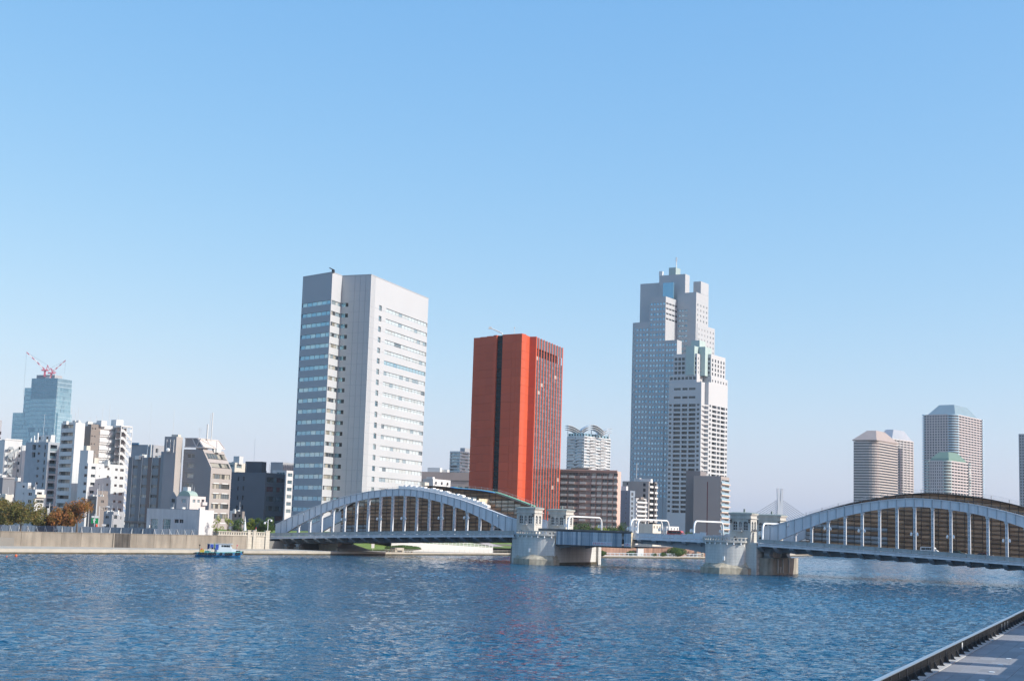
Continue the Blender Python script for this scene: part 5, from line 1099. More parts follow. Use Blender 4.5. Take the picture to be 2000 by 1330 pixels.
for w in rw[:5]:
    for a_, c_ in ((0.14, 0.42), (0.56, 0.84)):
        m_ = MB(); ledge(m_, b, 'r', b.wr*a_, b.wr*c_, w[2]-1.7, 0.28, 0.12); m_.build('pale_ledge', FRAMEW, root)
for w in lw: m_ = MB(); ledge(m_, b, 'l', 0, us*0.62, w[3]+0.7, 0.16, 0.1); m_.build('string_course', GREYP, root)
zf = z2+0.8; q = lambda u, w, z: Vector((b.L.x+b.a.x*u+b.l.x*w, b.L.y+b.a.y*u+b.l.y*w, z))
m_ = MB(); m_.poly([q(0.3, .1, zf), q(us+0.3, .1, zf), q(u3+0.3, .1, z3), q(0.3, .1, z3)]); m_.build('screen_side', Wm('screen_grey', (0.30, 0.29, 0.30)), root)
m_ = MB(); m_.poly([q(us+0.35, 0, zf), q(us+0.35, b.wr, zf), q(u3+0.35, b.wr*0.97, z3), q(u3+0.35, 0, z3)]); m_.build('screen_front', Wm('screen_beige', (0.62, 0.55, 0.50)), root)
m_ = MB(); m_.poly([q(0.3, b.wr, zf), q(us+0.3, b.wr, zf), q(u3+0.3, b.wr, z3), q(0.3, b.wr, z3)]); m_.poly([q(0.3, 0.1, zf), q(0.3, b.wr, zf), q(0.3, b.wr, z3), q(0.3, 0.1, z3)]); m_.build('screen_rear', Wm('screen_grey', (0.30, 0.29, 0.30)), root)
FB = Wm('frame_pink_grey', (0.55, 0.51, 0.49))
for pa, pb in ((q(0.3, -.1, zf), q(us+.4, -.1, zf)), (q(0.3, -.1, z3), q(u3+.4, -.1, z3)), (q(us+.4, -.1, zf), q(u3+.4, -.1, z3)), (q(us*0.42, -.1, z3), q(us*0.66, -.1, zf)), (q(us*0.66, -.1, zf), q(us*0.86, -.1, z3)),
               (q(us+.5, 0, zf), q(us+.5, b.wr, zf)), (q(u3+.5, 0, z3), q(u3+.5, b.wr*0.97, z3)), (q(us+.5, b.wr, zf), q(u3+.5, b.wr*0.97, z3)), (q(u3+.5, 0.3, z3), q(us+.5, b.wr*0.62, zf)), (q(us+.5, b.wr*0.62, zf), q(u3+.5, b.wr*0.9, z3))):
    m_ = MB(); m_.tube([pa, pb], 0.24, 4); m_.build('roof_brace', FB, root)
p = q(us*0.8, b.wr*0.35, z3); m_ = MB(); m_.tube([p, p+Vector((0, 0, 5.2))], 0.32, 6); m_.tube([p+Vector((0.9, 0, 0)), p+Vector((0.9, 0, 9))], 0.09, 5); m_.tube([p+Vector((1.5, 0, -1)), p+Vector((1.5, 0, 9.2))], 0.2, 6); m_.build('phone_antenna', PROP, root)
p = q(us*0.45, b.wr*0.3, z3); m_ = MB(); m_.tube([p, p+Vector((0, 0, 4))], 0.06, 4)
for h in (2.2, 3.0, 3.6): m_.tube([p+Vector((-0.7, 0, h)), p+Vector((0.7, 0, h))], 0.05, 4)
m_.build('tv_antenna', PROP, root)
# navy office
b = Block(519, 922.8, 548, 452.5, 921.4, 557, 927.5, -24); root = bld('navy_office', 'dark navy office left of the white tower', 'building', b)
lw = col(b, 'l', 464.4, 931, 467.2, 938.6, 5, 18.5)+col(b, 'l', 474.9, 930.4, 477.6, 938.6, 5, 18.5); rw = col(b, 'r', 521.5, 932.6, 554.5, 942.0, 6, 18.6)
m_ = MB(); b.shell(m_, lw, rw, 0.3); m_.build('wall', NAVY, root); put_windows(root, b.L, b.a, lw, 0.3, GL_DARK, FRAMED, 1)
strips(root, b, 'r', rw, 0.3, 5, [CURT[3], glass('maroon_blind', (0.10, 0.035, 0.035), (0.14, 0.05, 0.045), 0.15), CURT[0], LITE[0]], FRAMED)
bp_ = Block(512, 901.4, 552, 479.5, 900.6, 520.5, 903, -24, z0=b.z1-0.6); m_ = MB(); bp_.shell(m_); m_.build('penthouse', Wm('navy_dark', (0.085, 0.095, 0.11)), root); mast(root, b, 0.4, 0.4, 14, 0.04)
for k in range(5): g = MB(); p = b.L+b.a*0.15-b.l*0.3; g.ball((p.x, p.y, b.z1-2.5-k*3.6), 0.22, 0.22, 0.22, 6, 4); g.build('edge_lamp', LAMPW, root)
b = Block(560, 918.4, 640, 532.5, 917, 574, 921, -24); root = bld('white_blue_block', 'white block with blue glazing squeezed behind the navy office', 'building', b); rw = col(b, 'r', 562, 924, 571, 931, 6, 14); lw = col(b, 'l', 540, 922, 556, 926, 6, 14); simple(root, b, WHT, lw, rw, 0.3, GL_OFFICE, FRAMEW, 3)
b = Block(553, 902.6, 700, 529, 901.6, 580, 906, -24); root = bld('louvred_rear_block', 'pale louvred plant block showing above the navy office', 'building', b); simple(root, b, GREYP, (), grid(b.wr, b.z1, 8, 0.5, 1, 3, 4.5, 1.0), 0.3, GL_DARK, FRAME, 1)
b = Block(459, 903, 620, 446, 902.4, 484, 905.4, -24); root = bld('cream_rear_block', 'cream rear block showing right of the slanted office', 'building', b); simple(root, b, CRM, col(b, 'l', 450, 907, 456, 912, 4, 14), col(b, 'r', 462, 907.5, 472, 914, 4, 14), 0.3, GL_OFFICE, FRAMEW, 2)
roofbox(root, b, 0.8, 0.35, (3, 3, 3.4), 'roof_tank', WHT)
# low white river building
b = Block(390.5, 995.4, 415, 287.5, 992.5, 418.5, 996.2, -22); root = bld('low_white_building', 'low plain white building standing right behind the flood wall', 'building', b)
LWB = Wm('low_white_render', (0.62, 0.60, 0.59), var=0.05, scale=0.6, streak=0.10)
tall = [rect(b, 'l', 293.5, 1013, 308, 1036.5), rect(b, 'l', 317.6, 1013.4, 332.6, 1037)]; small = [rect(b, 'l', 340.5, 1013.6, 348.7, 1021.2), rect(b, 'l', 350, 1013.9, 358, 1021.5)]
m_ = MB(); b.shell(m_, tall+small, (), 0.3); m_.build('wall', [LWB], root); put_windows(root, b.L, b.a, tall, 0.3, GL_OFFICE, FRAMEW, 4, 2); put_windows(root, b.L, b.a, small, 0.3, GL_DARK, FRAMEW, 2)
m_ = MB(); ledge(m_, b, 'l', 0, b.wl, b.z1-0.02, 0.12, 0.06); m_.build('coping', GREYP, root)
m_ = MB(); p = b.L+b.a*1.2; m_.box((p.x-0.2, p.y-0.5, 6.5), (0.9, 0.5, 0.7), -22); m_.build('air_conditioner', FRAMEW, root)
# small pink house with barrel roof
b = Block(371.5, 968.5, 440, 345.5, 967.4, 402, 969.8, -24); root = bld('barrel_roof_house', 'small pink white house with a barrel roof behind the low white building', 'building', b); PK = Wm('pink_render', (0.60, 0.545, 0.52))
lw = [rect(b, 'l', 354.6, 974, 362.6, 981.4), rect(b, 'l', 354, 990.6, 362, 994)]; rw = [rect(b, 'r', 376.2, 975, 381.6, 981.6), rect(b, 'r', 385.4, 975.4, 390, 981.8), rect(b, 'r', 393.5, 975, 399, 986, 1.0)]; simple(root, b, PK, lw, rw, 0.25, GL_OFFICE, FRAMEW, 2)
g = MB(); w0, w1 = b.wl*0.08, b.wl*1.0; rr = (w1-w0)/2; rings = []
for wv in (0.0, b.wr*0.5):
    rings.append([b.L+b.a*(w0+rr-rr*math.cos(t*math.pi/10))+b.l*wv+Vector((0, 0, b.z1-0.1+rr*0.75*math.sin(t*math.pi/10))) for t in range(11)])
g.loft(rings); g.build('barrel_roof', Wm('copper_green', (0.33, 0.42, 0.37)), root)
roofbox(root, b, 0.3, 0.35, (1.9, 1.6, 3.4), 'chimney', WHT); g = MB(); ledge(g, b, 'r', b.wr*0.7, b.wr, rw[2][2]-0.1, 1.0, 0.7); g.build('balcony', PK, root)
bg_ = Block(345.0, 970, 446, 332.5, 969.5, 347, 970, -24); m_ = MB(); lw = [rect(bg_, 'l', 335, 974, 342, 981, 0.4)]; bg_.shell(m_, lw, parapet=0); a_, c_ = bg_.L, bg_.O; md = (a_+c_)/2; m_.poly([(a_.x, a_.y, bg_.z1), (c_.x, c_.y, bg_.z1), (md.x, md.y, bg_.z1+1.6)]); m_.build('gabled_wing', GRY, root); put_windows(root, bg_.L, bg_.a, lw, 0.4, GL_DARK, FRAME, 1)
b = Block(473.5, 998.3, 446, 449.5, 997.4, 478, 998.6, -24); root = bld('tan_house', 'small tan house with a pale stripe behind the bare tree', 'building', b); simple(root, b, BRN, [rect(b, 'l', 457, 1003.5, 462, 1010), rect(b, 'l', 465, 1003.5, 470, 1010)], (), 0.2, GL_DARK, FRAME, 1); m_ = MB(); ledge(m_, b, 'l', 0, b.wl*0.18, G, b.z1-G+0.1, 0.1); m_.build('pale_stripe', WHT, root)

# air conditioners, pipes and ducts that clutter the left bank buildings
rc = random.Random(5)
ACM = Wm('ac_white', (0.60, 0.60, 0.57), var=0.1)
for o in [q for q in scene.objects if q.parent is None and q.get('category') == 'building' and q.location.y < 640 and q.location.x < -70]:
    wl_ = [c for c in o.children if c.name.split('.')[0] in ('wall', 'white_wall', 'brown_wall')]
    if not wl_: continue
    me = wl_[0].data; vs_ = [v.co for v in me.vertices]; zt = max(v.z for v in vs_); xs = [v.x for v in vs_]; ys = [v.y for v in vs_]; fs_ = 1.0 if zt > 16 else 0.5; cx_, cy_ = (min(xs)+max(xs))/2, (min(ys)+max(ys))/2
    for k in range(5):
        g = MB(); p = o.location+Vector((cx_+rc.uniform(-.28, .28)*(max(xs)-min(xs)), cy_+rc.uniform(-.28, .28)*(max(ys)-min(ys)), zt-0.7)); sx_ = rc.uniform(0.9, 2.4)*fs_
        g.box(p, (sx_, rc.uniform(0.8, 1.6)*fs_, rc.uniform(1.0, 2.1)*fs_ + (0.3 if fs_ < 1 else 0)), rc.choice((-38, -24, 52))); g.build(rc.choice(('air_conditioner', 'roof_duct')), ACM, o)
    for k in range(2):
        g = MB(); p = o.location+Vector((cx_+rc.uniform(-.3, .3)*(max(xs)-min(xs)), cy_+rc.uniform(-.3, .3)*(max(ys)-min(ys)), zt-0.6)); g.tube([p, p+Vector((0, 0, rc.uniform(2, 4.5)))], 0.05, 4); g.build('aerial', PROP, o)
# ------------------------------------------------------------ middle distance
PEACH = Wm('peach_render', (0.55, 0.42, 0.35)); APT = Wm('apartment_brown', (0.44, 0.30, 0.25)); TAUPE = Wm('taupe_panel', (0.36, 0.315, 0.29), var=0.03); OFFW = Wm('off_white', (0.58, 0.575, 0.56))
b = Block(918, 923, 760, 812, 919, 935, 926, -14); root = bld('peach_low_block', 'low peach coloured block between the white and red towers', 'building', b); lw = grid(b.wl, b.z1, 9, 2.2, 1, 4, 2.4, 7.5); simple(root, b, PEACH, lw, (), 0.4, GL_DARK, FRAMEW, 1); m_ = MB(); ledge(m_, b, 'l', 0, b.wl, b.z1-4.6, 0.5, 0.25); m_.build('band', BRN, root)
roofbox(root, b, 0.3, 0.3, (7, 4, 3), 'roof_plant', FRAMEW); roofbox(root, b, 0.45, 0.5, (4, 4, 2.2), 'roof_tank', WHT)
b = Block(899, 881, 1150, 879, 882, 925, 884, -30); root = bld('pale_balcony_flats', 'pale flats with stacked balconies left of the red tower', 'building', b)
rw = col(b, 'r', 899.6, 884, 922, 888, 8, 6.1, 1.0); lw = col(b, 'l', 880, 884.6, 898, 888.4, 8, 6.1, 1.0); joined(root, b, OFFW, lw, rw, 1.0, [GL_ISL, GL_DKI], [0, 1, 0], [0, 1, 0], sl=3, sr=4)
for k in range(8): m_ = MB(); z = b.z1-1.2-k*6.1*1150/FPX; ledge(m_, b, 'r', 0, b.wr, z, 0.35, 0.5); ledge(m_, b, 'l', 0, b.wl, z, 0.35, 0.5); m_.build('floor_slab', OFFW, root)
bp_ = Block(908, 874.6, 1165, 899, 875, 922, 877, -30, z0=b.z1-0.5); m_ = MB(); bp_.shell(m_); m_.build('plant_room', GREYP, root)
b = Block(846, 935, 610, 826, 934.5, 880, 939, -25); root = bld('low_white_shed', 'low white sheds peeping over the crown of the left arch', 'building', b); simple(root, b, WHT, (), grid(b.wr, b.z1, 3, 1.5, 1, 3, 1.3, 1.0), 0.2, GL_DARK, FRAME, 1)
roofbox(root, b, 0.4, 0.2, (3, 2, 1.5), 'roof_plant', FRAMEW); b2 = Block(830, 941.5, 560, 822, 941, 838, 942.5, -25); m_ = MB(); b2.shell(m_); m_.build('lower_shed', CRM, root)
# brown balcony apartments
b = Block(1206, 920.2, 700, 1086, 916.9, 1213, 921.6, -15); root = bld('brown_balcony_apartments', 'long brown apartment block with rows of pale balconies right of the red tower', 'building', b)
us = [plane_uz(b, 'l', 1080+zx/6.65, 950)[0] for zx in (40, 85, 190, 330, 490, 560, 635, 710, 780, 838)]; fh = 11.95*b.Y/FPX; lw = []; RAILP = Wm('balcony_rail', (0.56, 0.54, 0.50), var=0.1, scale=0.8)
m_ = MB(); rows9 = 10
for r in range(rows9):
    zt = b.z1-0.9-r*fh
    for a_, c_ in zip(us, us[1:]): lw.append((max(0.05, a_+0.12), c_-0.12, zt-fh+0.35+0.95, zt-0.1, 1.4))
b.shell(m_, lw, (), 1.4, 0, 1, roof=2, mrt=3); m_.build('wall', [APT, Wm('apt_recess_shade', (0.16, 0.115, 0.10)), ROOFM, Wm('apt_lit_pink', (0.62, 0.42, 0.35))], root)  # darker recesses and paler right end put shade and sun into the colours
put_windows(root, b.L, b.a, lw, 1.35, GL_CURT, FRAMEW, 3, name='balcony_window')
for w in lw:
    g = MB(); L = w[1]-w[0]; f0 = 0.12 if L < 4 else 0.1; f1 = 0.88 if L < 4 else 0.62; ledge(g, b, 'l', w[0]+L*f0, w[0]+L*f1, w[2]-1.0, 1.1, 0.32); g.build('balcony', RAILP, root)
g = MB(); ledge(g, b, 'l', 0, b.wl, b.z1-0.05, 0.5, 0.5); g.build('coping', Wm('apt_lit_pink', (0.62, 0.42, 0.35)), root); roofbox(root, b, 0.38, 0.4, (9, 5, 2.0), 'roof_hut', BRN)
# pale glass apartments with wing roofs
b = Block(1141.7, 851, 1400, 1107.8, 855.4, 1193, 854.6, -35); root = bld('wing_roof_apartments', 'tall pale apartments with curved wing roofs behind the brown apartments', 'building', b); fh = 5.88*1400/FPX; APW = Wm('wing_white', (0.62, 0.63, 0.63))
lw = [(0.3, b.wl-0.3, b.z1-0.9-k*fh-1.9, b.z1-0.9-k*fh, 0.8) for k in range(26)]; rw = [(0.3, b.wr-0.3, b.z1-0.9-k*fh-1.75, b.z1-0.9-k*fh, 0.8) for k in range(26)]
joined(root, b, APW, lw, rw, 0.8, [GL_ISL, GL_DKI, GL_LITE], [0, 1, 0, 0], [2, 1, 2, 0], sl=6, sr=9)
g = MB()
for k in range(26):
    z = b.z1-0.95-k*fh-1.95; ledge(g, b, 'l', b.wl*0.0, b.wl*0.45, z, 0.9, 0.9); ledge(g, b, 'l', b.wl*0.62, b.wl*0.95, z, 0.9, 0.9); ledge(g, b, 'r', b.wr*0.2, b.wr*0.45, z, 0.8, 0.8); ledge(g, b, 'r', b.wr*0.6, b.wr*0.82, z, 0.8, 0.8)
tag(g.build('balconies', APW, root), kind='stuff')
def wing(ce, w, dp, h):
    g = MB(); n = 8
    for z_, th in ((0, 0.5), (2.0, 0.4), (-2.0, 0.4)):
        rings = []
        for k in range(n+1):
            t = k/n; x = (t-0.5)*w; z = b.z1+h+z_+6*math.sin(math.pi*t*0.5 if ce[2] > 0 else math.pi*(1-t)*0.5 if ce[2] < 0 else math.pi*t)
            c = b.L+b.a*ce[0]+b.l*ce[1]+ (b.a*0.6+b.l*0.8)*x; dv = (b.a*0.8-b.l*0.6)*dp/2; rings.append([Vector((c.x, c.y, z))-dv, Vector((c.x, c.y, z))+dv, Vector((c.x, c.y, z+th))+dv, Vector((c.x, c.y, z+th))-dv])
        g.loft(rings)
    for t in (0.1, 0.5, 0.9):
        x = (t-0.5)*w; c = b.L+b.a*ce[0]+b.l*ce[1]+(b.a*0.6+b.l*0.8)*x; g.tube([(c.x, c.y, b.z1-0.5), (c.x, c.y, b.z1+h+3)], 0.4, 5)
    return g.build('wing_roof', APW, root)
wing((b.wl*0.2, b.wr*0.1, -1), 15, 9, 2); wing((b.wl*0.85, b.wr*0.35, 0), 24, 10, 3.5); wing((b.wl*0.8, b.wr*0.85, 1), 15, 10, 2)
bp_ = Block(1141.7, 846, 1403, 1110, 850, 1190, 849.5, -35, z0=b.z1-0.5); m_ = MB(); bp_.shell(m_, grid(bp_.wl, bp_.z1, 6, 1.8, 1, 3, 2, 0.4), grid(bp_.wr, bp_.z1, 8, 2, 1, 3, 2, .4)); m_.build('roof_lounge', BLUE[1], root)
# grey mid block with balcony side
b = Block(1267.5, 940.2, 730, 1216, 938.6, 1283.5, 944.6, -25); root = bld('grey_balcony_block', 'mid grey block with balconies on its right side below the tall stepped tower', 'building', b)
lw = col(b, 'l', 1256, 943.4, 1261, 949.4, 5, 10.5)+col(b, 'l', 1224, 942, 1226.2, 946.6, 1, 9); rw = col(b, 'r', 1268.6, 942.6, 1282.6, 949.6, 9, 11.0, 1.2); simple(root, b, BGE, lw, rw, 0.25, GL_DARK, FRAMED, 2)
for w in rw: g = MB(); ledge(g, b, 'r', b.wr*0.05, b.wr*0.45, w[2]-0.9, 1.0, 0.5); ledge(g, b, 'r', b.wr*0.6, b.wr, w[2]-0.9, 1.0, 0.5); g.build('balcony', OFFW, root)
g = MB(); ledge(g, b, 'r', b.wr*0.47, b.wr*0.6, G, b.z1-G, 0.7); g.build('dark_shaft', DARK, root)
roofbox(root, b, 0.45, 0.4, (3, 3, 2.4), 'roof_tank', WHT); roofbox(root, b, 0.8, 0.3, (6, 3, 2.0), 'roof_plant', FRAMEW); mast(root, b, 0.4, 0.4, 10, 0.12)
b = Block(1231, 957.8, 660, 1212.5, 957.2, 1240.5, 959.5, -25); root = bld('slate_blue_block', 'narrow slate blue block right of the brown apartments', 'building', b); simple(root, b, Wm('slate_blue', (0.20, 0.245, 0.30)), col(b, 'l', 1221.4, 962, 1223.6, 965.6, 7, 9.3), col(b, 'r', 1233, 962, 1237, 968, 7, 9.3), 0.2, GL_DARK, FRAMEW, 1)
roofbox(root, b, 0.2, 0.4, (2.4, 2.4, 2.6), 'roof_tank', WHT)
b = Block(1243, 972.5, 640, 1239.5, 972.3, 1262.5, 975, -25); root = bld('white_balcony_house', 'small white block with stacked balconies before the grey balcony block', 'building', b); rw = col(b, 'r', 1244.5, 975.2, 1261, 979.6, 6, 8.6, 0.8); simple(root, b, OFFW, (), rw, 0.8, GL_DARK, FRAMEW, 5)
for w in rw: g = MB(); ledge(g, b, 'r', 0, b.wr, w[2]-0.7, 0.75, 0.5); g.build('balcony', WHT, root)
roofbox(root, b, 0.3, 0.4, (3, 4, 1.2), 'dark_roof', BRN)
# taupe slab before the stepped tower
b = Block(1408.3, 929.6, 760, 1355, 928.4, 1424.5, 934.4, -22); root = bld('taupe_slab', 'blank taupe slab building with one thin red line before the stepped tower', 'building', b)
rw = col(b, 'r', 1409.2, 937.6, 1423.8, 943.4, 10, 10.95, 1.1); simple(root, b, TAUPE, (), rw, 1.1, BLUE[2], FRAMEW, 4, wn='balcony_glass'); u, _ = plane_uz(b, 'l', 1381.5, 980)
g = MB(); ledge(g, b, 'l', u-0.22, u+0.22, G, at(1381, 941, 765).z-G, 0.06); g.build('red_line', mat('maroon', (0.16, 0.03, 0.03), 0.6), root)
for w in rw: g = MB(); ledge(g, b, 'r', -0.1, b.wr+0.2, w[2]-0.9, 0.5, 0.7); g.build('floor_slab', Wm('peach_slab', (0.68, 0.55, 0.45)), root); g = MB(); ledge(g, b, 'r', 0, b.wr*0.95, w[2]-0.4, 1.2, 0.55, 0, -0.5); g.build('balcony_screen', BLUE[2], root)
b = Block(1368, 919.6, 780, 1340, 919.2, 1380, 921.5, -22); m_ = MB(); b.shell(m_); m_.build('rear_slab', Wm('taupe_dark', (0.24, 0.215, 0.21)), root)
# low buildings by the far quay
b = Block(1275, 1023, 600, 1247, 1022.4, 1292, 1024, -25); root = bld('low_beige_depot', 'low beige depot seen under the twin gantries', 'building', b); simple(root, b, CRM, (), grid(b.wr, b.z1, 3, 1.2, 1, 3, 1, 0.8), 0.2, GL_DARK, FRAME, 1)
b = Block(1302, 1027.5, 640, 1290, 1027.2, 1326, 1029, -25); root = bld('low_white_depot', 'low white depot right of the beige depot', 'building', b); simple(root, b, WHT, (), grid(b.wr, b.z1, 4, 1.2, 1, 3, 1, 0.6), 0.2, GL_DARK, FRAME, 1)

# ------------------------------------------------------------ stepped tower pair
SL = Wm('stepped_grey', (0.43, 0.445, 0.455), var=0.03, scale=0.05); SLR = Wm('stepped_pale', (0.50, 0.505, 0.505), var=0.03, scale=0.05); A_ = -32
def onplane(b, f, px, py, back=0.0):
    U = b.a if f == 'l' else b.l; O = b.O; Nn = Vector((U.y, -U.x, 0)); r = ray(px, py); return (O.dot(Nn)-back)/Vector((r.x, r.y, 0)).dot(Nn)*r.y
def sblock(root, name, cx, cy, Y, lx, ly, rx, ry, wm, l=None, r=None, dep=0.4, gm=None, sl=1, sr=1, z0=G, par=0.5):
    b = Block(cx, cy, Y, lx, ly, rx, ry, A_, z0=z0); lw = l(b) if l else []; rw = r(b) if r else []
    m_ = MB(); b.shell(m_, lw, rw, dep, 0, 0, roof=1, parapet=par); m_.build(name, [wm, ROOFM], root)
    if lw or rw:
        k = MB(); join_windows(k, b.L, b.a, lw, dep, 0, sl); join_windows(k, b.O, b.l, rw, dep, 1, sr); tag(k.build('windows', gm or [GL_SKY, GL_LITE], root), kind='stuff')
    return b
bA = Block(1300.5, 579, 1060, 1269, 580, 1324.5, 585.5, A_); root = bld('stepped_office_tower', 'tallest grey stepped office tower with small blue windows', 'building', bA); FHo = 10.22*1060/FPX
gr = lambda n, w, h, fh, top, u0=None, u1=None, lim=60: (lambda b: [x for x in grid(b.wl, b.z1, n, w, lim, fh, h, top, u0 or 0.3, u1 or b.wl-0.3) if x[2] > 30])
grr = lambda n, w, h, fh, top, lim=60: (lambda b: [x for x in grid(b.wr, b.z1, n, w, lim, fh, h, top, 0.3, b.wr-0.3) if x[2] > 30])
bB = sblock(root, 'shaft', 1300.5, 627, onplane(bA, 'l', 1300.5, 627, 0.6), 1241, 626.2, 1326, 634, SL, gr(9, 1.9, 1.6, FHo, 5.0), None)
sblock(root, 'front_block', 1300.5, 579, 1060, 1269, 580, 1324.5, 585.5, SL, gr(5, 1.9, 1.6, FHo, 4.6), grr(4, 4.4, 1.2, FHo, 4.4, 9), gm=[GL_SKY, GL_DKI])
sblock(root, 'edge_strip', 1241.6, 630.5, onplane(bA, 'l', 1241.6, 630.5, 1.5), 1236, 631, 1250, 632, SL, gr(1, 0.9, 1.6, FHo, 3.5))
sblock(root, 'lower_step', 1322.5, 663.8, onplane(bA, 'l', 1322.5, 663.8, 0.3), 1299, 664.6, 1331.5, 668, SL, gr(4, 1.9, 1.6, FHo, 2.6))
sblock(root, 'rear_slab', 1330, 549.5, 1080, 1250.8, 558, 1345, 553, SL)
sblock(root, 'upper_slab', 1338.6, 535.2, 1075, 1287.6, 540.2, 1347, 537.8, SL)
sblock(root, 'right_block', 1360, 570.6, 1068, 1323, 575, 1384, 577.6, SL, gr(3, 2.3, 1.3, FHo, 13.0, 0.6, 9.0), grr(4, 1.5, 1.5, FHo, 8.6))
sblock(root, 'right_top', 1369, 549.5, 1082, 1354.5, 551, 1384.2, 554.5, SL, None, grr(4, 1.5, 1.4, FHo, 9.5, 3))
sblock(root, 'right_shoulder', 1362, 631.8, 1069.5, 1350, 632.5, 1396.3, 636, SL, None, grr(6, 1.5, 1.5, FHo, 3.2))
CRN = Wm('crown_glass', (0.33, 0.42, 0.41)); bF = sblock(root, 'crown_box', 1320, 522.2, 1090, 1306.5, 524, 1329, 524.4, CRN)
b = bF; mast(root, b, 0.8, 0.4, 9, 0.35, 'crown_antenna', FRAMEW, 3); b = sblock(root, 'glazed_bay', 1315.3, 551.5, 1073.5, 1295, 553, 1317, 553, BLUE[0], z0=at(1300, 582, 1073).z)
roofbox(root, bF, -0.9, -0.3, (3, 2, 4), 'roof_dish_mast', FRAMEW, bF.z1-7)
bR = Block(1370, 745.6, 1000, 1306.5, 744, 1379, 748, A_); root = bld('stepped_residential_tower', 'lower stepped residential tower in front of the tallest tower', 'building', bR); FHr = 9.03*1000/FPX
def balc(b, W, u, top, n=40):
    out = []
    for k in range(n):
        t = b.z1-top-k*FHr
        if t < 22: break
        for a_, c_, h, d in u: out.append((W*a_, W*c_, t-h, t, d))
    return out
RW = [(0.02, 0.10, 1.5, 0.4), (0.15, 0.37, 1.95, 1.6), (0.41, 0.58, 1.95, 1.6), (0.62, 0.83, 1.95, 1.6), (0.87, 0.95, 1.5, 0.4)]
sblock(root, 'left_shaft', 1370, 745.6, 1000, 1306.5, 744, 1379, 748, SLR, lambda b: balc(b, b.wl, RW, 15.5) + [w for k in range(2) for w in ((b.wl*.16, b.wl*.37, b.z1-4-k*6-1.6, b.z1-4-k*6), (b.wl*.42, b.wl*.58, b.z1-4-k*6-1.6, b.z1-4-k*6), (b.wl*.62, b.wl*.82, b.z1-4-k*6-1.6, b.z1-4-k*6))], None, 0.4, [GL_DKI, GL_LITE])
sblock(root, 'left_shoulder', 1361, 732, onplane(bR, 'l', 1361, 732, 0.5), 1306.8, 732.6, 1368, 734, SLR, gr(7, 2.2, 2.0, FHr, 1.2, lim=1), None, 0.4, [GL_DKI, GL_LITE], z0=bR.z1-0.4)
sblock(root, 'left_top', 1361.5, 690.2, onplane(bR, 'l', 1361.5, 690.2, 0.9), 1316, 690.6, 1372, 693, SLR, gr(6, 2.2, 2.1, FHr, 2.6, lim=6), grr(2, 1.3, 1.8, FHr, 2.6, 6), 0.4, [GL_DKI, GL_LITE], z0=bR.z1-0.4)
bq = sblock(root, 'right_shaft', 1384.3, 746, 1004, 1372, 745.6, 1421.6, 751, SLR, None, lambda b: balc(b, b.wr, [(0.05, 0.13, 1.5, 0.4), (0.19, 0.42, 1.95, 1.6), (0.46, 0.60, 1.95, 1.6), (0.64, 0.86, 1.95, 1.6), (0.9, 0.98, 1.5, 0.4)], 16), 0.4, [GL_DKI, GL_DKI])
sblock(root, 'right_shoulder', 1389, 734.5, onplane(bq, 'r', 1389, 734.5, 0.5), 1375, 734, 1421.4, 739, SLR, None, grr(6, 1.6, 1.8, FHr, 2.2, 2), 0.4, [GL_DKI, GL_DKI], z0=bq.z1-0.4)
sblock(root, 'right_top', 1389, 691.5, onplane(bq, 'r', 1389, 691.5, 0.9), 1372.4, 690.5, 1417, 698, SLR, gr(1, 1.4, 1.9, FHr, 2.6, 4.0, 6.0, 6), grr(5, 2.1, 2.1, FHr, 3.2, 6), 0.4, [GL_DKI, GL_DKI], z0=bq.z1-0.4)
g = MB()
for k in range(26):
    z = bR.z1-17-k*FHr
    if z < 20: break
    p = bR.O+bR.l*0.3; g.hexa((p.x, p.y, z), bq.O-bR.O, bR.l*1.0, (0, 0, 0.25)); g.hexa((p.x, p.y, z), bq.O-bR.O, bR.l*0.1, (0, 0, 1.15))
tag(g.build('corner_balconies', OFFW, root), kind='stuff')
GT = Wm('pale_green_tile', (0.40, 0.50, 0.47)); sblock(root, 'glass_cap', 1356.5, 675.5, 1003, 1340, 677, 1366.5, 677, GT, z0=bR.z1+5); sblock(root, 'glass_cap', 1377.5, 677, 1006, 1366, 677.4, 1390, 679, GT, z0=bR.z1+5); sblock(root, 'glass_cap', 1366.5, 664.4, 1009, 1350, 665.4, 1378, 666, GT, z0=bR.z1+5)

# ------------------------------------------------------------ far glass tower with cranes
GTW = glass('far_glass', (0.26, 0.46, 0.56), (0.38, 0.58, 0.66), 0.6, 0.15, 'isl'); GTD = glass('far_glass_dark', (0.16, 0.28, 0.36), (0.22, 0.36, 0.45), 0.6, 0.15, 'isl'); FR2 = Wm('far_mullion', (0.36, 0.48, 0.54))
b1 = Block(113, 738.5, 1500, 62.5, 734.5, 140.8, 742.6, -22); root = bld('blue_glass_tower', 'distant stepped blue glass tower with cranes on its roof', 'building', b1)
def curtain(b, n, fh, dark, nm, r=False):
    m_ = MB(); b.shell(m_, roof=1); m_.build(nm, [FR2, ROOFM], root); g = MB()
    for f in ('l', 'r'):
        O, U, W = face(b, f); Nn = Vector((U.y, -U.x, 0)); k = int(n*W/b.wl)+1; z = b.z1; row = 0
        while z-fh > 8:
            for c in range(k):
                if f == 'l' and row in (0,) : pass
                p = O+U*(W*c/k+0.25)+Nn*0.15; q = O+U*(W*(c+1)/k-0.2)+Nn*0.15; g.poly([(p.x, p.y, z-fh+0.5), (q.x, q.y, z-fh+0.5), (q.x, q.y, z-0.1), (p.x, p.y, z-0.1)], 1 if dark(f, c/k, row) else 0)
            z -= fh; row += 1
    tag(g.build('curtain_wall', [GTW, GTD], root), kind='stuff')
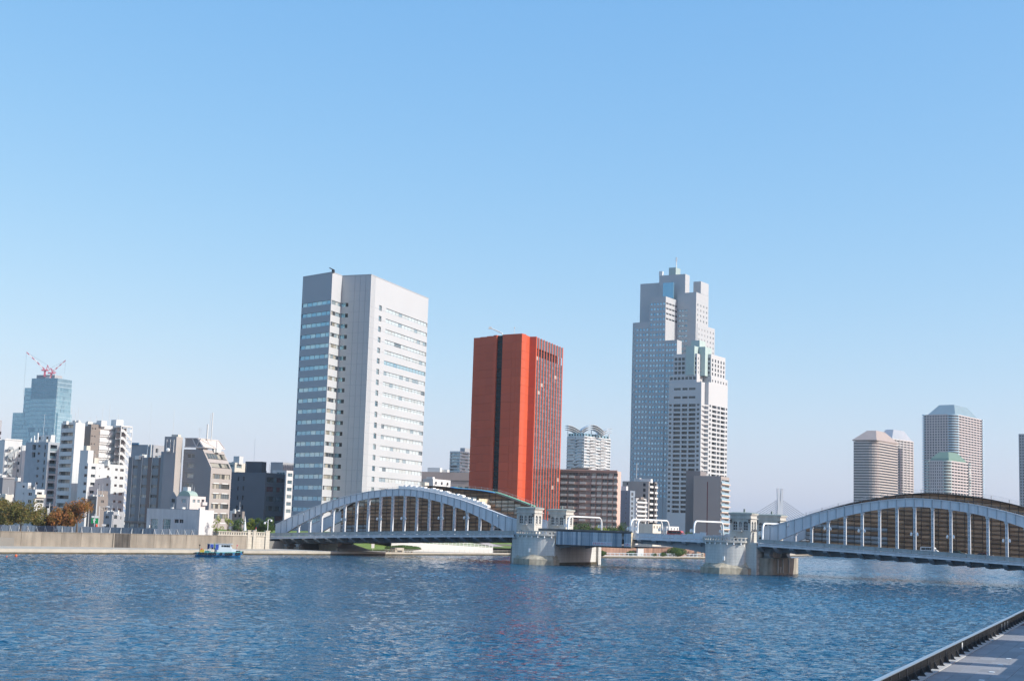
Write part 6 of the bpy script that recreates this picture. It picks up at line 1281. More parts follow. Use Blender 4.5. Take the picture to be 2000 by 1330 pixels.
curtain(b1, 22, 4.4, lambda f, u, r: r < 5 or (f == 'l' and random.random() < 0.25 and 11 < r < 17), 'main_shaft')
b2 = Block(113, 757, 1500.8, 48.5, 755.4, 140.6, 760, -22); curtain(b2, 28, 4.4, lambda f, u, r: random.random() < 0.1, 'middle_step')
b3 = Block(113, 806, 1501.6, 25.5, 803.6, 140.4, 809, -22); curtain(b3, 36, 4.4, lambda f, u, r: (0.3 < u < 0.5 and r > 3) or r > 9, 'lower_step')
roofbox(root, b1, 0.45, 0.4, (24, 12, 4.5), 'roof_screen', GREYP); roofbox(root, b1, 0.55, 0.2, (6, 5, 3), 'roof_plant', WHT)
def tower_crane(px, py, tx, ty, hx, hy, label, Y=1508):
    a = at(px, py, Y); t = at(tx, ty, Y); h = at(hx, hy, Y); root = thing('roof_crane', label, 'crane', a, 'cranes on the blue glass tower'); PKR = mat('crane_red', (0.60, 0.17, 0.22), 0.6, 0.05); CW = mat('crane_white', (0.78, 0.76, 0.76), 0.6, 0.03)
    g = MB(); g.tube([a-Vector((0, 0, 7)), a], 1.2, 4); g.build('mast', PKR, root); g = MB(); g.box(a-Vector((0, 0, 1.0)), (7, 3, 1.4)); g.build('slewing_deck', PKR, root)
    g = MB(); g.tube([a+Vector((1.5, 0, 0)), h], 0.5, 4); g.tube([a+Vector((5, 0, 0)), h], 0.4, 4); g.build('a_frame', PKR, root)
    n = 7
    for k in range(n):
        p, q = a.lerp(t, k/n), a.lerp(t, (k+1)/n); g = MB(); r = 1.0-0.06*k
        for o in (Vector((0, 0, r*0.8)), Vector((0, r*0.6, -r*0.5)), Vector((0, -r*0.6, -r*0.5))): g.tube([p+o, q+o], 0.2, 4)
        for o, o2 in ((Vector((0, 0, r*.8)), Vector((0, r*.6, -r*.5))), (Vector((0, -r*.6, -r*.5)), Vector((0, 0, r*.8)))): g.tube([p+o, q+o2], 0.2, 4)
        g.build('jib_section', PKR if k in (0, 2, 4, 6) else CW, root)
    g = MB(); g.tube([h, t], 0.09, 4); g.tube([t, t-Vector((0, 0, 50))] if tx < px else [t, t-Vector((0, 0, 14))], 0.07, 4); g.build('cable', DARK, root)
tower_crane(88, 722.5, 52, 688, 93, 713, 'red and white crane with the longer boom leaning left'); tower_crane(100.5, 728, 128, 704, 98.5, 719, 'red and white crane with the shorter boom leaning right')

# ------------------------------------------------------------ far right residential towers
def slab_tower(name, label, cx, cy, Y, lx, ly, rx, ry, al, wm, fh, n, gm, slabm, rad, roofpts, roofm, band=1.25, cols=(8, 8), cornm=None):
    """tower with rounded corner bays and a slab line at every floor"""
    b = Block(cx, cy, Y, lx, ly, rx, ry, al); root = bld(name, label, 'building', b, 'residential towers beyond the right arch')
    def outline(x):
        c = b.O-b.a*rad+b.l*rad; pts = [b.L-b.l*x, ]
        for k in range(7):
            t = k/6*math.pi/2; pts.append(c+(-b.l*math.cos(t)+b.a*math.sin(t))*(rad+x))
        return pts+[b.Rr+b.a*x, b.Bk]
    m_ = MB(); m_.prism([(p.x, p.y) for p in outline(-0.6)], G, b.z1-0.3); m_.build('core', gm, root)
    s = MB(); o1 = [(p.x, p.y) for p in outline(0.35)]
    for k in range(n+1):
        z = b.z1-k*fh
        if z < 20: break
        s.prism(o1, z-band, z, 0, True, True)
    tag(s.build('floor_slabs', slabm, root), kind='stuff')
    if cornm:
        cc = b.O-b.a*rad+b.l*rad; cs = MB()
        arc = lambda x: [cc+(-b.l*math.cos(t*math.pi/12)+b.a*math.sin(t*math.pi/12))*(rad+x) for t in range(7)]
        for k in range(n+1):
            z = b.z1-k*fh
            if z < 20: break
            for A1, B1, A0, B0 in zip(arc(0.9), arc(0.9)[1:], arc(0.0), arc(0.0)[1:]):
                cs.loft([[Vector((q.x, q.y, z-band*0.9)), Vector((q.x, q.y, z+0.02)), Vector((w_.x, w_.y, z+0.02)), Vector((w_.x, w_.y, z-band*0.9))] for q, w_ in ((A1, A0), (B1, B0))])
        tag(cs.build('corner_bays', cornm, root), kind='stuff')
        ends = MB()
        for q in (b.L, b.Rr):
            for k in range(n+1):
                z = b.z1-k*fh
                if z > 20: ends.box((q.x, q.y, z-band), (3.6, 3.6, band*0.95), math.degrees(math.atan2(b.a.y, b.a.x)))
        tag(ends.build('end_bays', cornm, root), kind='stuff')
    w = MB()
    for f, nc in (('l', cols[0]), ('r', cols[1])):
        O, U, W = face(b, f); Nn = Vector((U.y, -U.x, 0)); u0, u1 = (0, W-rad) if f == 'l' else (rad, W)
        for c in (range(nc+1) if nc else ()):
            p = O+U*(u0+(u1-u0)*c/nc-0.5); w.hexa((p.x-Nn.x*0.8, p.y-Nn.y*0.8, 18), U*1.0, Nn*1.25, (0, 0, b.z1-18))
    if cols[0]+cols[1]: tag(w.build('wall_piers', wm, root), kind='stuff')
    if roofpts:
        m_ = MB(); m_.loft([[b.pt(f, r, b.z1+z) for f, r in q] for z, q in roofpts]); m_.build('roof', roofm, root)
    return b, root
PINK = Wm('tower_pink', (0.57, 0.50, 0.48)); BLUG = glass('tower_blue', (0.05, 0.07, 0.09), (0.07, 0.09, 0.11), 0.2, 0.2, 'isl'); TBR = Wm('tower_brown', (0.53, 0.46, 0.42)); TDK = glass('tower_dark', (0.06, 0.068, 0.078), (0.08, 0.09, 0.10), 0.15, 0.2); BLS = Wm('tower_blue_slab', (0.40, 0.56, 0.64))
sq = lambda m: [(m, m), (1-m, m), (1-m, 1-m), (m, 1-m)]
bx_, rt = slab_tower('curved_brown_tower', 'brown tower with a rounded corner and banded floors, left of the pink towers', 1712, 861.5, 1600, 1667, 860.5, 1753, 859, -35, TBR, 5.3*1600/FPX, 40, TDK, TBR, 12, [(0.6, sq(-0.02)), (1.6, sq(-0.03)), (13.5, sq(0.30))], Wm('tower_roof_brown', (0.38, 0.31, 0.275)), 1.5, (0, 0))
slab_tower('pink_white_tower', 'pink and white tower standing partly behind the curved brown tower', 1742, 856, 1740, 1712, 856, 1783.5, 856.5, -40, Wm('tower_pale', (0.66, 0.60, 0.57)), 5.2*1700/FPX, 36, TDK, Wm('tower_pale', (0.66, 0.60, 0.57)), 3, [(0, sq(0.02)), (12, sq(0.25))], Wm('tower_roof_pale', (0.38, 0.40, 0.44)), 1.3, (5, 6))
slab_tower('pink_blue_tower', 'tallest pink tower with blue glass corners and hipped glass roof', 1866, 808.5, 1650, 1804.5, 811, 1917.5, 809.5, -38, PINK, 5.12*1650/FPX, 40, BLUG, PINK, 9, [(0, sq(0.06)), (13, sq(0.26))], Wm('tower_roof_blue', (0.20, 0.285, 0.33)), 1.25, (9, 8), BLS)
slab_tower('green_roof_tower', 'shorter pink tower with a green hipped roof in front of the tallest pink tower', 1853, 899, 1430, 1812, 901, 1891.5, 902.5, -38, Wm('tower_pink_light', (0.56, 0.49, 0.47)), 5.9*1430/FPX, 24, glass('tower_green', (0.05, 0.065, 0.065), (0.08, 0.10, 0.10), 0.2, 0.2, 'isl'), Wm('tower_pink_light', (0.56, 0.49, 0.47)), 6, [(0, sq(0.05)), (2.5, sq(0.08)), (9.5, sq(0.28))], Wm('tower_roof_green', (0.14, 0.225, 0.18)), 1.4, (7, 6), Wm('tower_green_slab', (0.42, 0.50, 0.48)))
slab_tower('edge_tower', 'ribbed grey tower cut by the right picture edge', 2020, 847, 1500, 1990.5, 848.5, 2060, 850, -38, GREYP, 5.6*1500/FPX, 30, TDK, GREYP, 3, None, None, 1.4, (5, 5))
# cable stayed bridge in the gap
c = at(1523, 1012, 1300); root = thing('cable_stayed_bridge', 'distant white cable stayed bridge between the right pier and the brown tower', 'bridge', Vector((c.x, c.y, 0))); tp = at(1523, 953.5, 1300)
for s_ in (-1, 1):
    g = MB(); g.loft([[Vector((c.x+s_*x-w, c.y-1.5, z)), Vector((c.x+s_*x+w, c.y-1.5, z)), Vector((c.x+s_*x+w, c.y+1.5, z)), Vector((c.x+s_*x-w, c.y+1.5, z))] for z, x, w in ((0, 1.9, 1.8), (20, 1.35, 1.36), (34, 1.1, 1.12), (tp.z, 1.8, 1.0))]); g.build('pylon_leg', Wm('pylon_white', (0.62, 0.65, 0.68)), root)
g = MB()
for k in range(9):
    for s_ in (-1, 1): g.hexa((c.x-1.2, c.y-0.8, 22+k*2.2), (2.4, 0, 0), (0, 1.6, 0), (0, 0, 0.5))
g.build('pylon_tie', Wm('pylon_white', (0.62, 0.65, 0.68)), root)
for k in range(10):
    g = MB(); zt = tp.z-10-k*1.6
    for s_ in (-1, 1): g.tube([(c.x+s_*1.2, c.y, zt), (c.x+s_*(46-k*4.2), c.y+s_*4, 12)], 0.3, 4)
    g.build('stay_cable', Wm('stay_grey', (0.30, 0.33, 0.36)), root)
g = MB(); g.hexa((c.x-90, c.y-5, 10.5), (180, 0, 0), (0, 10, 0), (0, 0, 1.6)); g.build('deck', GREYP, root)
# ------------------------------------------------------------ trees and shrubs
def leaf_mat(name, cols, rough=0.8):
    m = bpy.data.materials.new(name); m.use_nodes = True; N = m.node_tree.nodes; L = m.node_tree.links; b = N['Principled BSDF']; b.inputs['Roughness'].default_value = rough; b.inputs['Specular IOR Level'].default_value = 0.2
    g = N.new('ShaderNodeNewGeometry'); tc = N.new('ShaderNodeTexCoord'); nz = N.new('ShaderNodeTexNoise'); nz.inputs['Scale'].default_value = 0.55; L.new(tc.outputs['Object'], nz.inputs['Vector'])
    ad = N.new('ShaderNodeMath'); ad.operation = 'MULTIPLY_ADD'; ad.inputs[1].default_value = 0.45; L.new(g.outputs['Random Per Island'], ad.inputs[0])
    mr = N.new('ShaderNodeMapRange'); mr.inputs[1].default_value = 0.3; mr.inputs[2].default_value = 0.7; mr.inputs[4].default_value = 0.62; L.new(nz.outputs[0], mr.inputs[0]); L.new(mr.outputs[0], ad.inputs[2])
    cr = N.new('ShaderNodeValToRGB'); e = cr.color_ramp.elements; e[0].color = (*cols[0], 1); e[1].color = (*cols[-1], 1)
    for i, c in enumerate(cols[1:-1]): q = e.new((i+1)/(len(cols)-1)); q.color = (*c, 1)
    L.new(ad.outputs[0], cr.inputs[0]); L.new(cr.outputs[0], b.inputs['Base Color'])
    tr = b.inputs.get('Transmission Weight'); return m
LF_AUT = leaf_mat('autumn_leaves', [(0.07, 0.075, 0.02), (0.16, 0.10, 0.025), (0.28, 0.11, 0.035), (0.34, 0.15, 0.055)])
LF_OLV = leaf_mat('olive_leaves', [(0.05, 0.062, 0.018), (0.11, 0.105, 0.028), (0.20, 0.12, 0.04)])
LF_GRN = leaf_mat('green_leaves', [(0.02, 0.04, 0.012), (0.045, 0.085, 0.02), (0.09, 0.13, 0.03)])
LF_YEL = leaf_mat('yellow_leaves', [(0.09, 0.12, 0.02), (0.16, 0.20, 0.03), (0.24, 0.26, 0.05)])
BARK = mat('bark', (0.13, 0.10, 0.08), 0.9, 0.2, 2.0)
def tree(name, label, pos, H, rx, rz, lm, n=1500, leaf=0.34, group=None, trunk=0.22, lobes=16, seed=1, cat='tree', low=0.30):
    rnd = random.Random(seed); root = thing(name, label, cat, pos, group); p0 = Vector(pos); cz = H-rz
    g = MB(); top = p0+Vector((rnd.uniform(-.2, .2), 0, H*low*1.25)); g.tube([p0, p0.lerp(top, 0.5)+Vector((0.05, 0, 0)), top], [trunk, trunk*0.8, trunk*0.65], 7)
    cl = []
    for k in range(lobes):
        t = rnd.uniform(0, 2*math.pi); ph = rnd.uniform(-0.75, 1.0); rr = math.sqrt(max(0, 1-ph*ph))*rnd.uniform(0.45, 0.95)
        c = p0+Vector((math.cos(t)*rr*rx*0.8, math.sin(t)*rr*rx*0.8, cz+ph*rz*0.78)); cl.append((c, rnd.uniform(0.26, 0.46)*rx))
        if k < 9: md = top.lerp(c, 0.5)+Vector((0, 0, 0.2)); g.tube([top-Vector((0, 0, 0.3)), md, c], [trunk*0.45, trunk*0.3, trunk*0.1], 5)
    g.build('trunk', BARK, root); f = MB()
    for k in range(n):
        c, r = cl[rnd.randrange(lobes)]
        d = Vector((rnd.gauss(0, 1), rnd.gauss(0, 1), rnd.gauss(0, 0.75))); d.normalize(); q = c+d*r*rnd.uniform(0.55, 1.08)
        a = Vector((rnd.gauss(0, 1), rnd.gauss(0, 1), rnd.gauss(0, 0.6))).normalized(); bb = a.orthogonal().normalized(); s = leaf*rnd.uniform(0.6, 1.35)
        f.poly([q-a*s*0.5, q+bb*s*0.38, q+a*s*0.5, q-bb*s*0.38])
    f.build('crown', lm, root); return root
def shrub(name, label, pos, rx, ry, h, lm, n=700, leaf=0.28, group=None, seed=3, rz=0.0):
    rnd = random.Random(seed); root = thing(name, label, 'shrub', pos, group); f = MB(); U = V2(rz); W = Vector((-U.y, U.x, 0)); p0 = Vector(pos)
    g = MB(); g.ball(p0+Vector((0, 0, h*0.45)), rx*0.8, ry*0.8, h*0.45, 10, 6); g.build('inner_mass', lm, root)
    for k in range(n):
        t = rnd.uniform(0, 2*math.pi); ph = rnd.uniform(-0.5, 1); e = abs(math.cos(t))**0.7*math.copysign(1, math.cos(t)); e2 = abs(math.sin(t))**0.7*math.copysign(1, math.sin(t)); rr = (1-max(0, ph)**3)*rnd.uniform(0.85, 1.08)
        q = p0+U*e*rx*rr+W*e2*ry*rr+Vector((0, 0, h*0.5+ph*h*0.5*rnd.uniform(.9, 1.08))); a = Vector((rnd.gauss(0, 1), rnd.gauss(0, 1), rnd.gauss(0, 1))).normalized(); bb = a.orthogonal().normalized(); s = leaf*rnd.uniform(.6, 1.3)
        f.poly([q-a*s*0.5, q+bb*s*0.38, q+a*s*0.5, q-bb*s*0.38])
    f.build('foliage', lm, root); return root
def gpos(px, py, Y, z=G): p = at(px, py, Y); return Vector((p.x, p.y, z))
GA = 'autumn trees behind the hoarding'
tree('autumn_tree', 'leftmost autumn tree, cut by the picture edge', gpos(6, 1035, 386), 9.4, 5.0, 3.6, LF_OLV, 4080, 0.44, GA, seed=11)
tree('autumn_tree', 'broad olive green autumn tree, second from the left', gpos(40, 1036, 376, 4.7), 8.4, 4.9, 3.3, LF_OLV, 4420, 0.44, GA, seed=12)
tree('autumn_tree', 'small dull green tree left of the utility pole', gpos(79, 1036, 396), 7.6, 3.6, 3.2, LF_OLV, 3060, 0.44, GA, seed=13)
tree('autumn_tree', 'russet brown tree just right of the utility pole', gpos(110, 1036, 398), 7.7, 3.9, 3.1, LF_AUT, 3400, 0.44, GA, seed=14)
tree('autumn_tree', 'dull green tree between the russet and the orange tree', gpos(128, 1036, 402), 7.0, 2.6, 2.6, LF_OLV, 2380, 0.44, GA, seed=15)
tree('autumn_tree', 'bright orange autumn tree with a bare trunk left of the green sign', gpos(149.5, 1040, 388, 4.6), 8.6, 5.0, 3.3, LF_AUT, 5100, 0.44, GA, seed=16, trunk=0.3)
tree('sparse_tree', 'sparse yellow green tree beside the low white building', gpos(423, 1040, 418), 7.0, 1.9, 2.6, LF_YEL, 260, 0.36, 'sparse trees by the abutment', seed=21, lobes=9, trunk=0.13)
tree('sparse_tree', 'sparse yellow green tree in the middle of the three by the abutment', gpos(442, 1040, 422), 6.6, 2.2, 2.4, LF_YEL, 380, 0.36, 'sparse trees by the abutment', seed=22, lobes=9, trunk=0.13)
tree('sparse_tree', 'fuller yellow green tree left of the white pointed mast', gpos(465, 1040, 428), 6.9, 2.4, 2.6, LF_GRN, 900, 0.36, 'sparse trees by the abutment', seed=23, lobes=12, trunk=0.15)
for k, (px, h, r, l) in enumerate(((489, 5.6, 2.2, 'round green tree right of the white pointed mast'), (507, 5.9, 2.5, 'dark green tree behind the purple marker post'), (526, 6.2, 2.5, 'dark green tree at the left end of the left arch'))):
    tree('evergreen_tree', l, gpos(px, 1040, 462, 4.4), h, r, h*0.45, LF_GRN if k else LF_YEL, 1900, 0.34, 'evergreen trees at the left bridge end', seed=31+k, low=0.2)
for k, (px, Y, h, r, l) in enumerate(((1068, 540, 9.5, 3.6, 'green tree right of the far operating house'), (1112, 545, 9.0, 4.2, 'green tree under the leftmost white gantry'), (1140, 548, 8.6, 4.6, 'olive green tree right of the leftmost gantry'), (1172, 552, 7.6, 4.0, 'yellowish tree between two green trees behind the cladding'), (1196, 556, 7.8, 3.6, 'low green tree left of the twin gantries'), (1214, 556, 9.4, 3.6, 'rounded green tree nearest the twin gantries'), (1345, 590, 6.4, 3.0, 'small dark tree before the taupe slab'))):
    tree('riverside_tree', l, gpos(px, 1036, Y), h, r, h*0.42, LF_YEL if k == 3 else LF_GRN, 2000, 0.42, 'trees behind the bascule span', seed=41+k, low=0.25)
p = at(795, 1070, 470); shrub('clipped_hedge', 'long dark clipped hedge on the lawn under the left span', Vector((p.x-1, p.y-4, 1.2)), 7.6, 1.8, 1.7, LF_GRN, 1600, 0.3, seed=51, rz=52)
for k, (px, Y, rx, h, l) in enumerate(((1176, 506, 1.5, 1.8, 'small bush left of the pale cabinet'), (1232, 520, 1.6, 1.8, 'low bush just left of the pale cabinet'), (1322, 536, 3.6, 3.6, 'big clipped bush against the brown river wall'), (1294, 530, 1.4, 1.4, 'small bush left of the big clipped bush'), (1277, 527, 1.0, 1.2, 'tiny bush right of the pale cabinet'))):
    shrub('river_bush', l, gpos(px, 1082, Y, 0.7), rx, rx*0.7, h, LF_GRN, 600 if rx < 2 else 1500, 0.3, 'bushes on the quay behind the bascule span', 61+k, 30)
p = at(655+26, 1066, 452); shrub('quay_bush', 'dark rounded bush beside the pale support block', Vector((p.x, p.y, 1.2)), 1.6, 1.3, 2.6, LF_GRN, 500, 0.3, None, 71)
# far right shore
mb = MB(); P0, P1 = Vector((150, 703, 0)), Vector((252, 671, 0)); d = (P1-P0); nn = Vector((d.y, -d.x, 0)).normalized()
root = thing('far_shore_wall', 'dark low river wall on the far shore under the right arch', 'wall', P0)
for k in range(20):
    a = P0+d*(k/20)*1.6; g = MB(); g.hexa(a, d*0.0795, -nn*1, (0, 0, 3.2 + (k % 3)*0.05)); g.build('wall_panel', mat('far_wall', (0.16, 0.16, 0.165), 0.9, 0.2), root)

# ------------------------------------------------------------ street furniture on the left bank
def pole(name, label, px, py, Y, h, z0=G, r=0.13, arm=0, group=None, cat='pole', lamp=False):
    p = gpos(px, py, Y, z0); root = thing(name, label, cat, p, group); g = MB(); g.tube([p, p+Vector((0, 0, h))], [r, r*0.75], 7); g.build('shaft', PROP, root)
    if arm:
        g = MB(); q = p+Vector((0, 0, h-0.6)); g.tube([q, q+Vector((arm*0.5, 0, 0.5)), q+Vector((arm, 0, 0.55))], 0.06, 5); g.build('arm', PROP, root)
        if lamp: g = MB(); c = q+Vector((arm, 0, 0.5)); g.ball(c+Vector((0.3*math.copysign(1, arm), 0, 0)), 0.6, 0.25, 0.18); g.build('lamp_head', LAMPW, root)
    return root, p
root, p = pole('utility_pole', 'pale utility pole with transformers between the autumn trees', 93.5, 1036, 396, 9.2, cat='pole')
g = MB()
for k in range(3): q = p+Vector((-0.45, 0, 7.2-k*0.75)); g.tube([q, q+Vector((0, 0, 0.6))], 0.28, 7)
g.build('transformer', FRAMEW, root)
pole('street_lamp', 'tall pale street lamp with arm right of the green sign', 191.5, 1036, 402, 8.8, arm=2.0, lamp=True, cat='street lamp', group='street lamps on the left bank')
pole('concrete_pole', 'tall tan concrete pole rising behind the green sign', 187, 1010, 430, 14.0, r=0.2, cat='pole')
pole('signal_pole', 'white pole in front of the pale corner house', 217.5, 1036, 406, 6.6, r=0.16, arm=1.2, lamp=True, cat='pole')
pole('marker_pole', 'thin pale pole left of the tan concrete pole', 173, 1010, 425, 9.5, r=0.12, cat='pole')
p = gpos(185, 1012, 408); root = thing('green_direction_sign', 'green and white direction sign on a pole right of the orange tree', 'sign', p); g = MB(); g.tube([p, p+Vector((0, 0, 6.6))], 0.08, 5); g.build('post', PROP, root)
g = MB(); q = p+Vector((-0.9, -0.12, 3.9)); g.hexa(q, (1.9, 0.2, 0), (0, 0.06, 0), (0, 0, 1.5)); g.build('green_plate', mat('sign_green', (0.01, 0.30, 0.10), 0.5, 0.03), root)
g = MB(); g.hexa(q+Vector((0, 0, 1.6)), (1.9, 0.2, 0), (0, 0.06, 0), (0, 0, 0.55)); g.build('white_plate', WHITE, root)
g = MB(); g.hexa(q+Vector((0.62, -0.03, 0.15)), (0.42, 0.04, 0), (0, 0.02, 0), (0, 0, 1.2)); g.hexa(q+Vector((0.45, -0.03, 0.9)), (0.8, 0.08, 0), (0, 0.02, 0), (0, 0, 0.25)); g.build('white_symbol', WHITE, root)
p = gpos(203, 1016, 405); root = thing('street_name_plate', 'white name plate on an arm beside the street lamp', 'sign', p); g = MB(); g.tube([p, p+Vector((0, 0, 4.0))], 0.06, 5); g.build('post', PROP, root); g = MB(); g.hexa(p+Vector((-0.5, -0.1, 3.3)), (1.2, 0.1, 0), (0, 0.05, 0), (0, 0, 0.5)); g.build('plate', WHITE, root)
p = gpos(188, 1030, 403); root = thing('warning_beacon', 'small red warning beacon above the hoarding', 'beacon', p); g = MB(); g.tube([p, p+Vector((0, 0, 2.9))], 0.08, 5); g.build('post', PROP, root); g = MB(); g.tube([p+Vector((0, 0, 2.9)), p+Vector((0, 0, 3.1)), p+Vector((0, 0, 3.6)), p+Vector((0, 0, 3.8))], [0.25, 0.34, 0.3, 0.1], 8); g.build('light', mat('beacon_red', (0.75, 0.10, 0.05), 0.4), root)
p = gpos(477.8, 1036, 440, 4.6); root = thing('pointed_mast', 'slender white pointed mast left of the bridge lamp', 'mast', p); g = MB(); g.tube([p+Vector((0, 0, 0.0)), p+Vector((0, 0, 1.6)), p+Vector((0, 0, 1.7)), p+Vector((-.1, 0, 6.2))], [0.12, 0.12, 0.55, 0.03], 8); g.build('cone', WHITE, root); g = MB(); g.tube([p, p+Vector((0, 0, 1.6))], 0.16, 6); g.build('foot', PROP, root)
p = gpos(499.8, 1036, 444, 5.4); root = thing('marker_post', 'short purple and white marker post on the parapet', 'post', p); g = MB(); g.tube([p, p+Vector((0, 0, 0.8))], 0.12, 6); g.build('purple_base', mat('marker_purple', (0.30, 0.06, 0.36), 0.5), root); g = MB(); g.tube([p+Vector((0, 0, 0.8)), p+Vector((0, 0, 1.4))], 0.12, 6); g.build('white_band', WHITE, root); g = MB(); g.tube([p+Vector((0, 0, 1.4)), p+Vector((0, 0, 1.9))], 0.12, 6); g.build('red_top', mat('marker_red', (0.6, 0.05, 0.1), 0.5), root)
for px, l, gg in ((522.5, 'white twin headed bridge lamp at the end of the parapet', 4.7), (466, 'white bridge lamp among the sparse trees', 4.7)):
    p = gpos(px, 1038, 441 if px > 500 else 446, gg); root = thing('bridge_lamp', l, 'street lamp', p, 'lamps by the abutment'); h = 5.2 if px > 500 else 4.4; g = MB(); g.tube([p, p+Vector((0, 0, h))], 0.12, 6)
    for s_ in (-1, 1): g.tube([p+Vector((0, 0, h-0.3-(0.8 if s_ < 0 else 0))), p+Vector((s_*0.5, 0, h+0.15-(0.8 if s_ < 0 else 0))), p+Vector((s_*0.95, 0, h-0.1-(0.8 if s_ < 0 else 0)))], 0.07, 5)
    g.build('shaft', LAMPW, root)
    for s_ in (-1, 1): g = MB(); c = p+Vector((s_*0.98, 0, h-0.35-(0.8 if s_ < 0 else 0))); g.tube([c-Vector((0, 0, 0.35)), c-Vector((0, 0, 0.2)), c+Vector((0, 0, 0.2)), c+Vector((0, 0, 0.35))], [0.12, 0.3, 0.3, 0.1], 8); g.build('lantern', LAMPW, root)
# buoys
for px, py, r, l in ((31, 1086.5, 0.32, 'larger orange buoy floating off the left quay'), (13, 1087.5, 0.16, 'smaller orange buoy left of the larger one')):
    p = hit(px, py, 0); root = thing('mooring_buoy', l, 'buoy', p, 'orange buoys'); g = MB(); g.ball(p+Vector((0, 0, r*0.6)), r, r, r, 12, 8); g.build('float', mat('buoy_orange', (0.80, 0.13, 0.02), 0.4), root, True); g = MB(); g.tube([p+Vector((0, 0, r*1.5)), p+Vector((0, 0, r*1.9))], r*0.25, 6); g.build('eye', DARK, root)

# ------------------------------------------------------------ work boat
p0 = hit(379, 1086.5, 0); p1 = hit(474.5, 1088.2, 0); d = p1-p0; L = d.length; U = d.normalized(); W = Vector((-U.y, U.x, 0)); BT = p0
root = thing('work_boat', 'small blue work boat with white cabin and tyre fenders off the quay', 'boat', BT)
Q = lambda x, y, z: BT+U*(x*L)+W*y+Vector((0, 0, z))
HB = mat('hull_blue', (0.015, 0.13, 0.32), 0.35, 0.08, 1.0); HS = mat('hull_stripe', (0.50, 0.60, 0.66), 0.4, 0.05); TEAL = mat('deck_teal', (0.07, 0.28, 0.28), 0.5, 0.08); CABW = mat('cabin_shaded_white', (0.42, 0.50, 0.56), 0.4, 0.04); BLK = mat('boat_black', (0.015, 0.015, 0.018), 0.7)  # cabin's white is greyed and blued to stand for shade on its side
st = [(0.03, 0.9, 0.62), (0.12, 1.45, 0.75), (0.3, 1.65, 0.88), (0.55, 1.7, 1.0), (0.78, 1.5, 1.15), (0.92, 0.85, 1.42), (0.985, 0.12, 1.62)]
def ring(z0, z1, e=0.0): return [[Q(x-(0.05*(1-z/1.5) if x > .9 else 0), -w*(0.72+0.28*min(1, z/0.9))-e, z) for z in (min(z0, zt), min(z1, zt+9))] + [Q(x-(0.05*(1-z/1.5) if x > .9 else 0), w*(0.72+0.28*min(1, z/0.9))+e, z) for z in (min(z1, zt+9), min(z0, zt))] for x, w, zt in st]
g = MB(); g.loft(ring(-0.4, 0.08)); g.build('bottom', BLK, root); g = MB(); g.loft(ring(0.08, 0.58, 0.01)); g.build('hull', HB, root)
g = MB(); g.loft(ring(0.58, 0.74, 0.03)); hs = g.build('hull_stripe', HS, root)
def up(z0f, z1f, e, nm, m): 
    r = []
    for x, w, zt in st: a, b_ = z0f(zt), z1f(zt); r.append([Q(x, -w-e, a), Q(x, -w-e, b_), Q(x, w+e, b_), Q(x, w+e, a)])
    g = MB(); g.loft(r); g.build(nm, m, root)
up(lambda z: 0.74, lambda z: 0.74+(z-0.4)*0.55, 0.02, 'topside', HB); up(lambda z: 0.74+(z-0.4)*0.55, lambda z: 0.74+(z-0.4)*0.55+0.24, 0.07, 'gunwale', TEAL)
g = MB(); dk = lambda x: 0.98+0.35*max(0, x-0.5)
g.loft([[Q(x, -w, 1.1), Q(x, -w*0.96, zt), Q(x, w*0.96, zt), Q(x, w, 1.1)] for x, w, zt in ((0.43, 1.2, 2.1), (0.46, 1.25, 2.35), (0.70, 1.2, 2.35), (0.73, 1.2, 2.3), (0.88, 0.8, 1.9), (0.905, 0.7, 1.5))]); cab = g.build('cabin', CABW, root)
g = MB(); g.loft([[Q(x, -w, 2.3), Q(x, -w*0.95, zt), Q(x, w*0.95, zt), Q(x, w, 2.3)] for x, w, zt in ((0.465, 1.15, 3.3), (0.49, 1.18, 3.35), (0.70, 1.12, 3.35), (0.745, 1.0, 2.4))]); g.build('wheelhouse', CABW, root)
for x0, x1 in ((0.52, 0.556), (0.565, 0.625), (0.632, 0.665), (0.672, 0.70)):
    g = MB(); g.hexa(Q(x0, -1.185, 2.62), U*(x1-x0)*L, W*0.04, (0, 0, 0.48)); g.build('side_window', GL_DARK, root)
g = MB(); g.poly([Q(0.712, -1.0, 3.25), Q(0.712, 1.0, 3.25), Q(0.742, 0.95, 2.55), Q(0.742, -0.95, 2.55)]); g.build('windscreen', GL_OFFICE, root)
g = MB(); g.hexa(Q(0.83, -1.0, 1.42), U*0.085*L, W*0.05, (0, 0, 0.35)); g.build('port_light', GL_DARK, root)
g = MB(); g.hexa(Q(0.44, -1.3, 3.35), U*0.305*L, W*2.6, (0, 0, 0.09)); g.hexa(Q(0.715, -1.2, 3.38), U*0.04*L, W*2.4, (0, 0, 0.12)); g.build('roof', CABW, root)
TARP = mat('tarp_blue', (0.015, 0.06, 0.32), 0.6, 0.1); g = MB(); g.hexa(Q(0.28, -1.25, 3.28), U*0.19*L, W*2.5, (0, 0, 0.08)); g.build('awning_roof', CABW, root)
g = MB(); g.hexa(Q(0.285, -1.22, 2.45), U*0.075*L, W*0.06, (0, 0, 0.85)); g.hexa(Q(0.39, -1.22, 1.9), U*0.07*L, W*0.06, (0, 0, 1.4)); g.hexa(Q(0.285, 1.16, 2.0), U*0.18*L, W*0.06, (0, 0, 1.3)); g.build('blue_tarpaulin', TARP, root)
for x in (0.285, 0.36):
    for y in (-1.2, 1.2): g = MB(); g.tube([Q(x, y, 1.0), Q(x, y, 3.3)], 0.045, 5); g.build('awning_post', PROP, root)
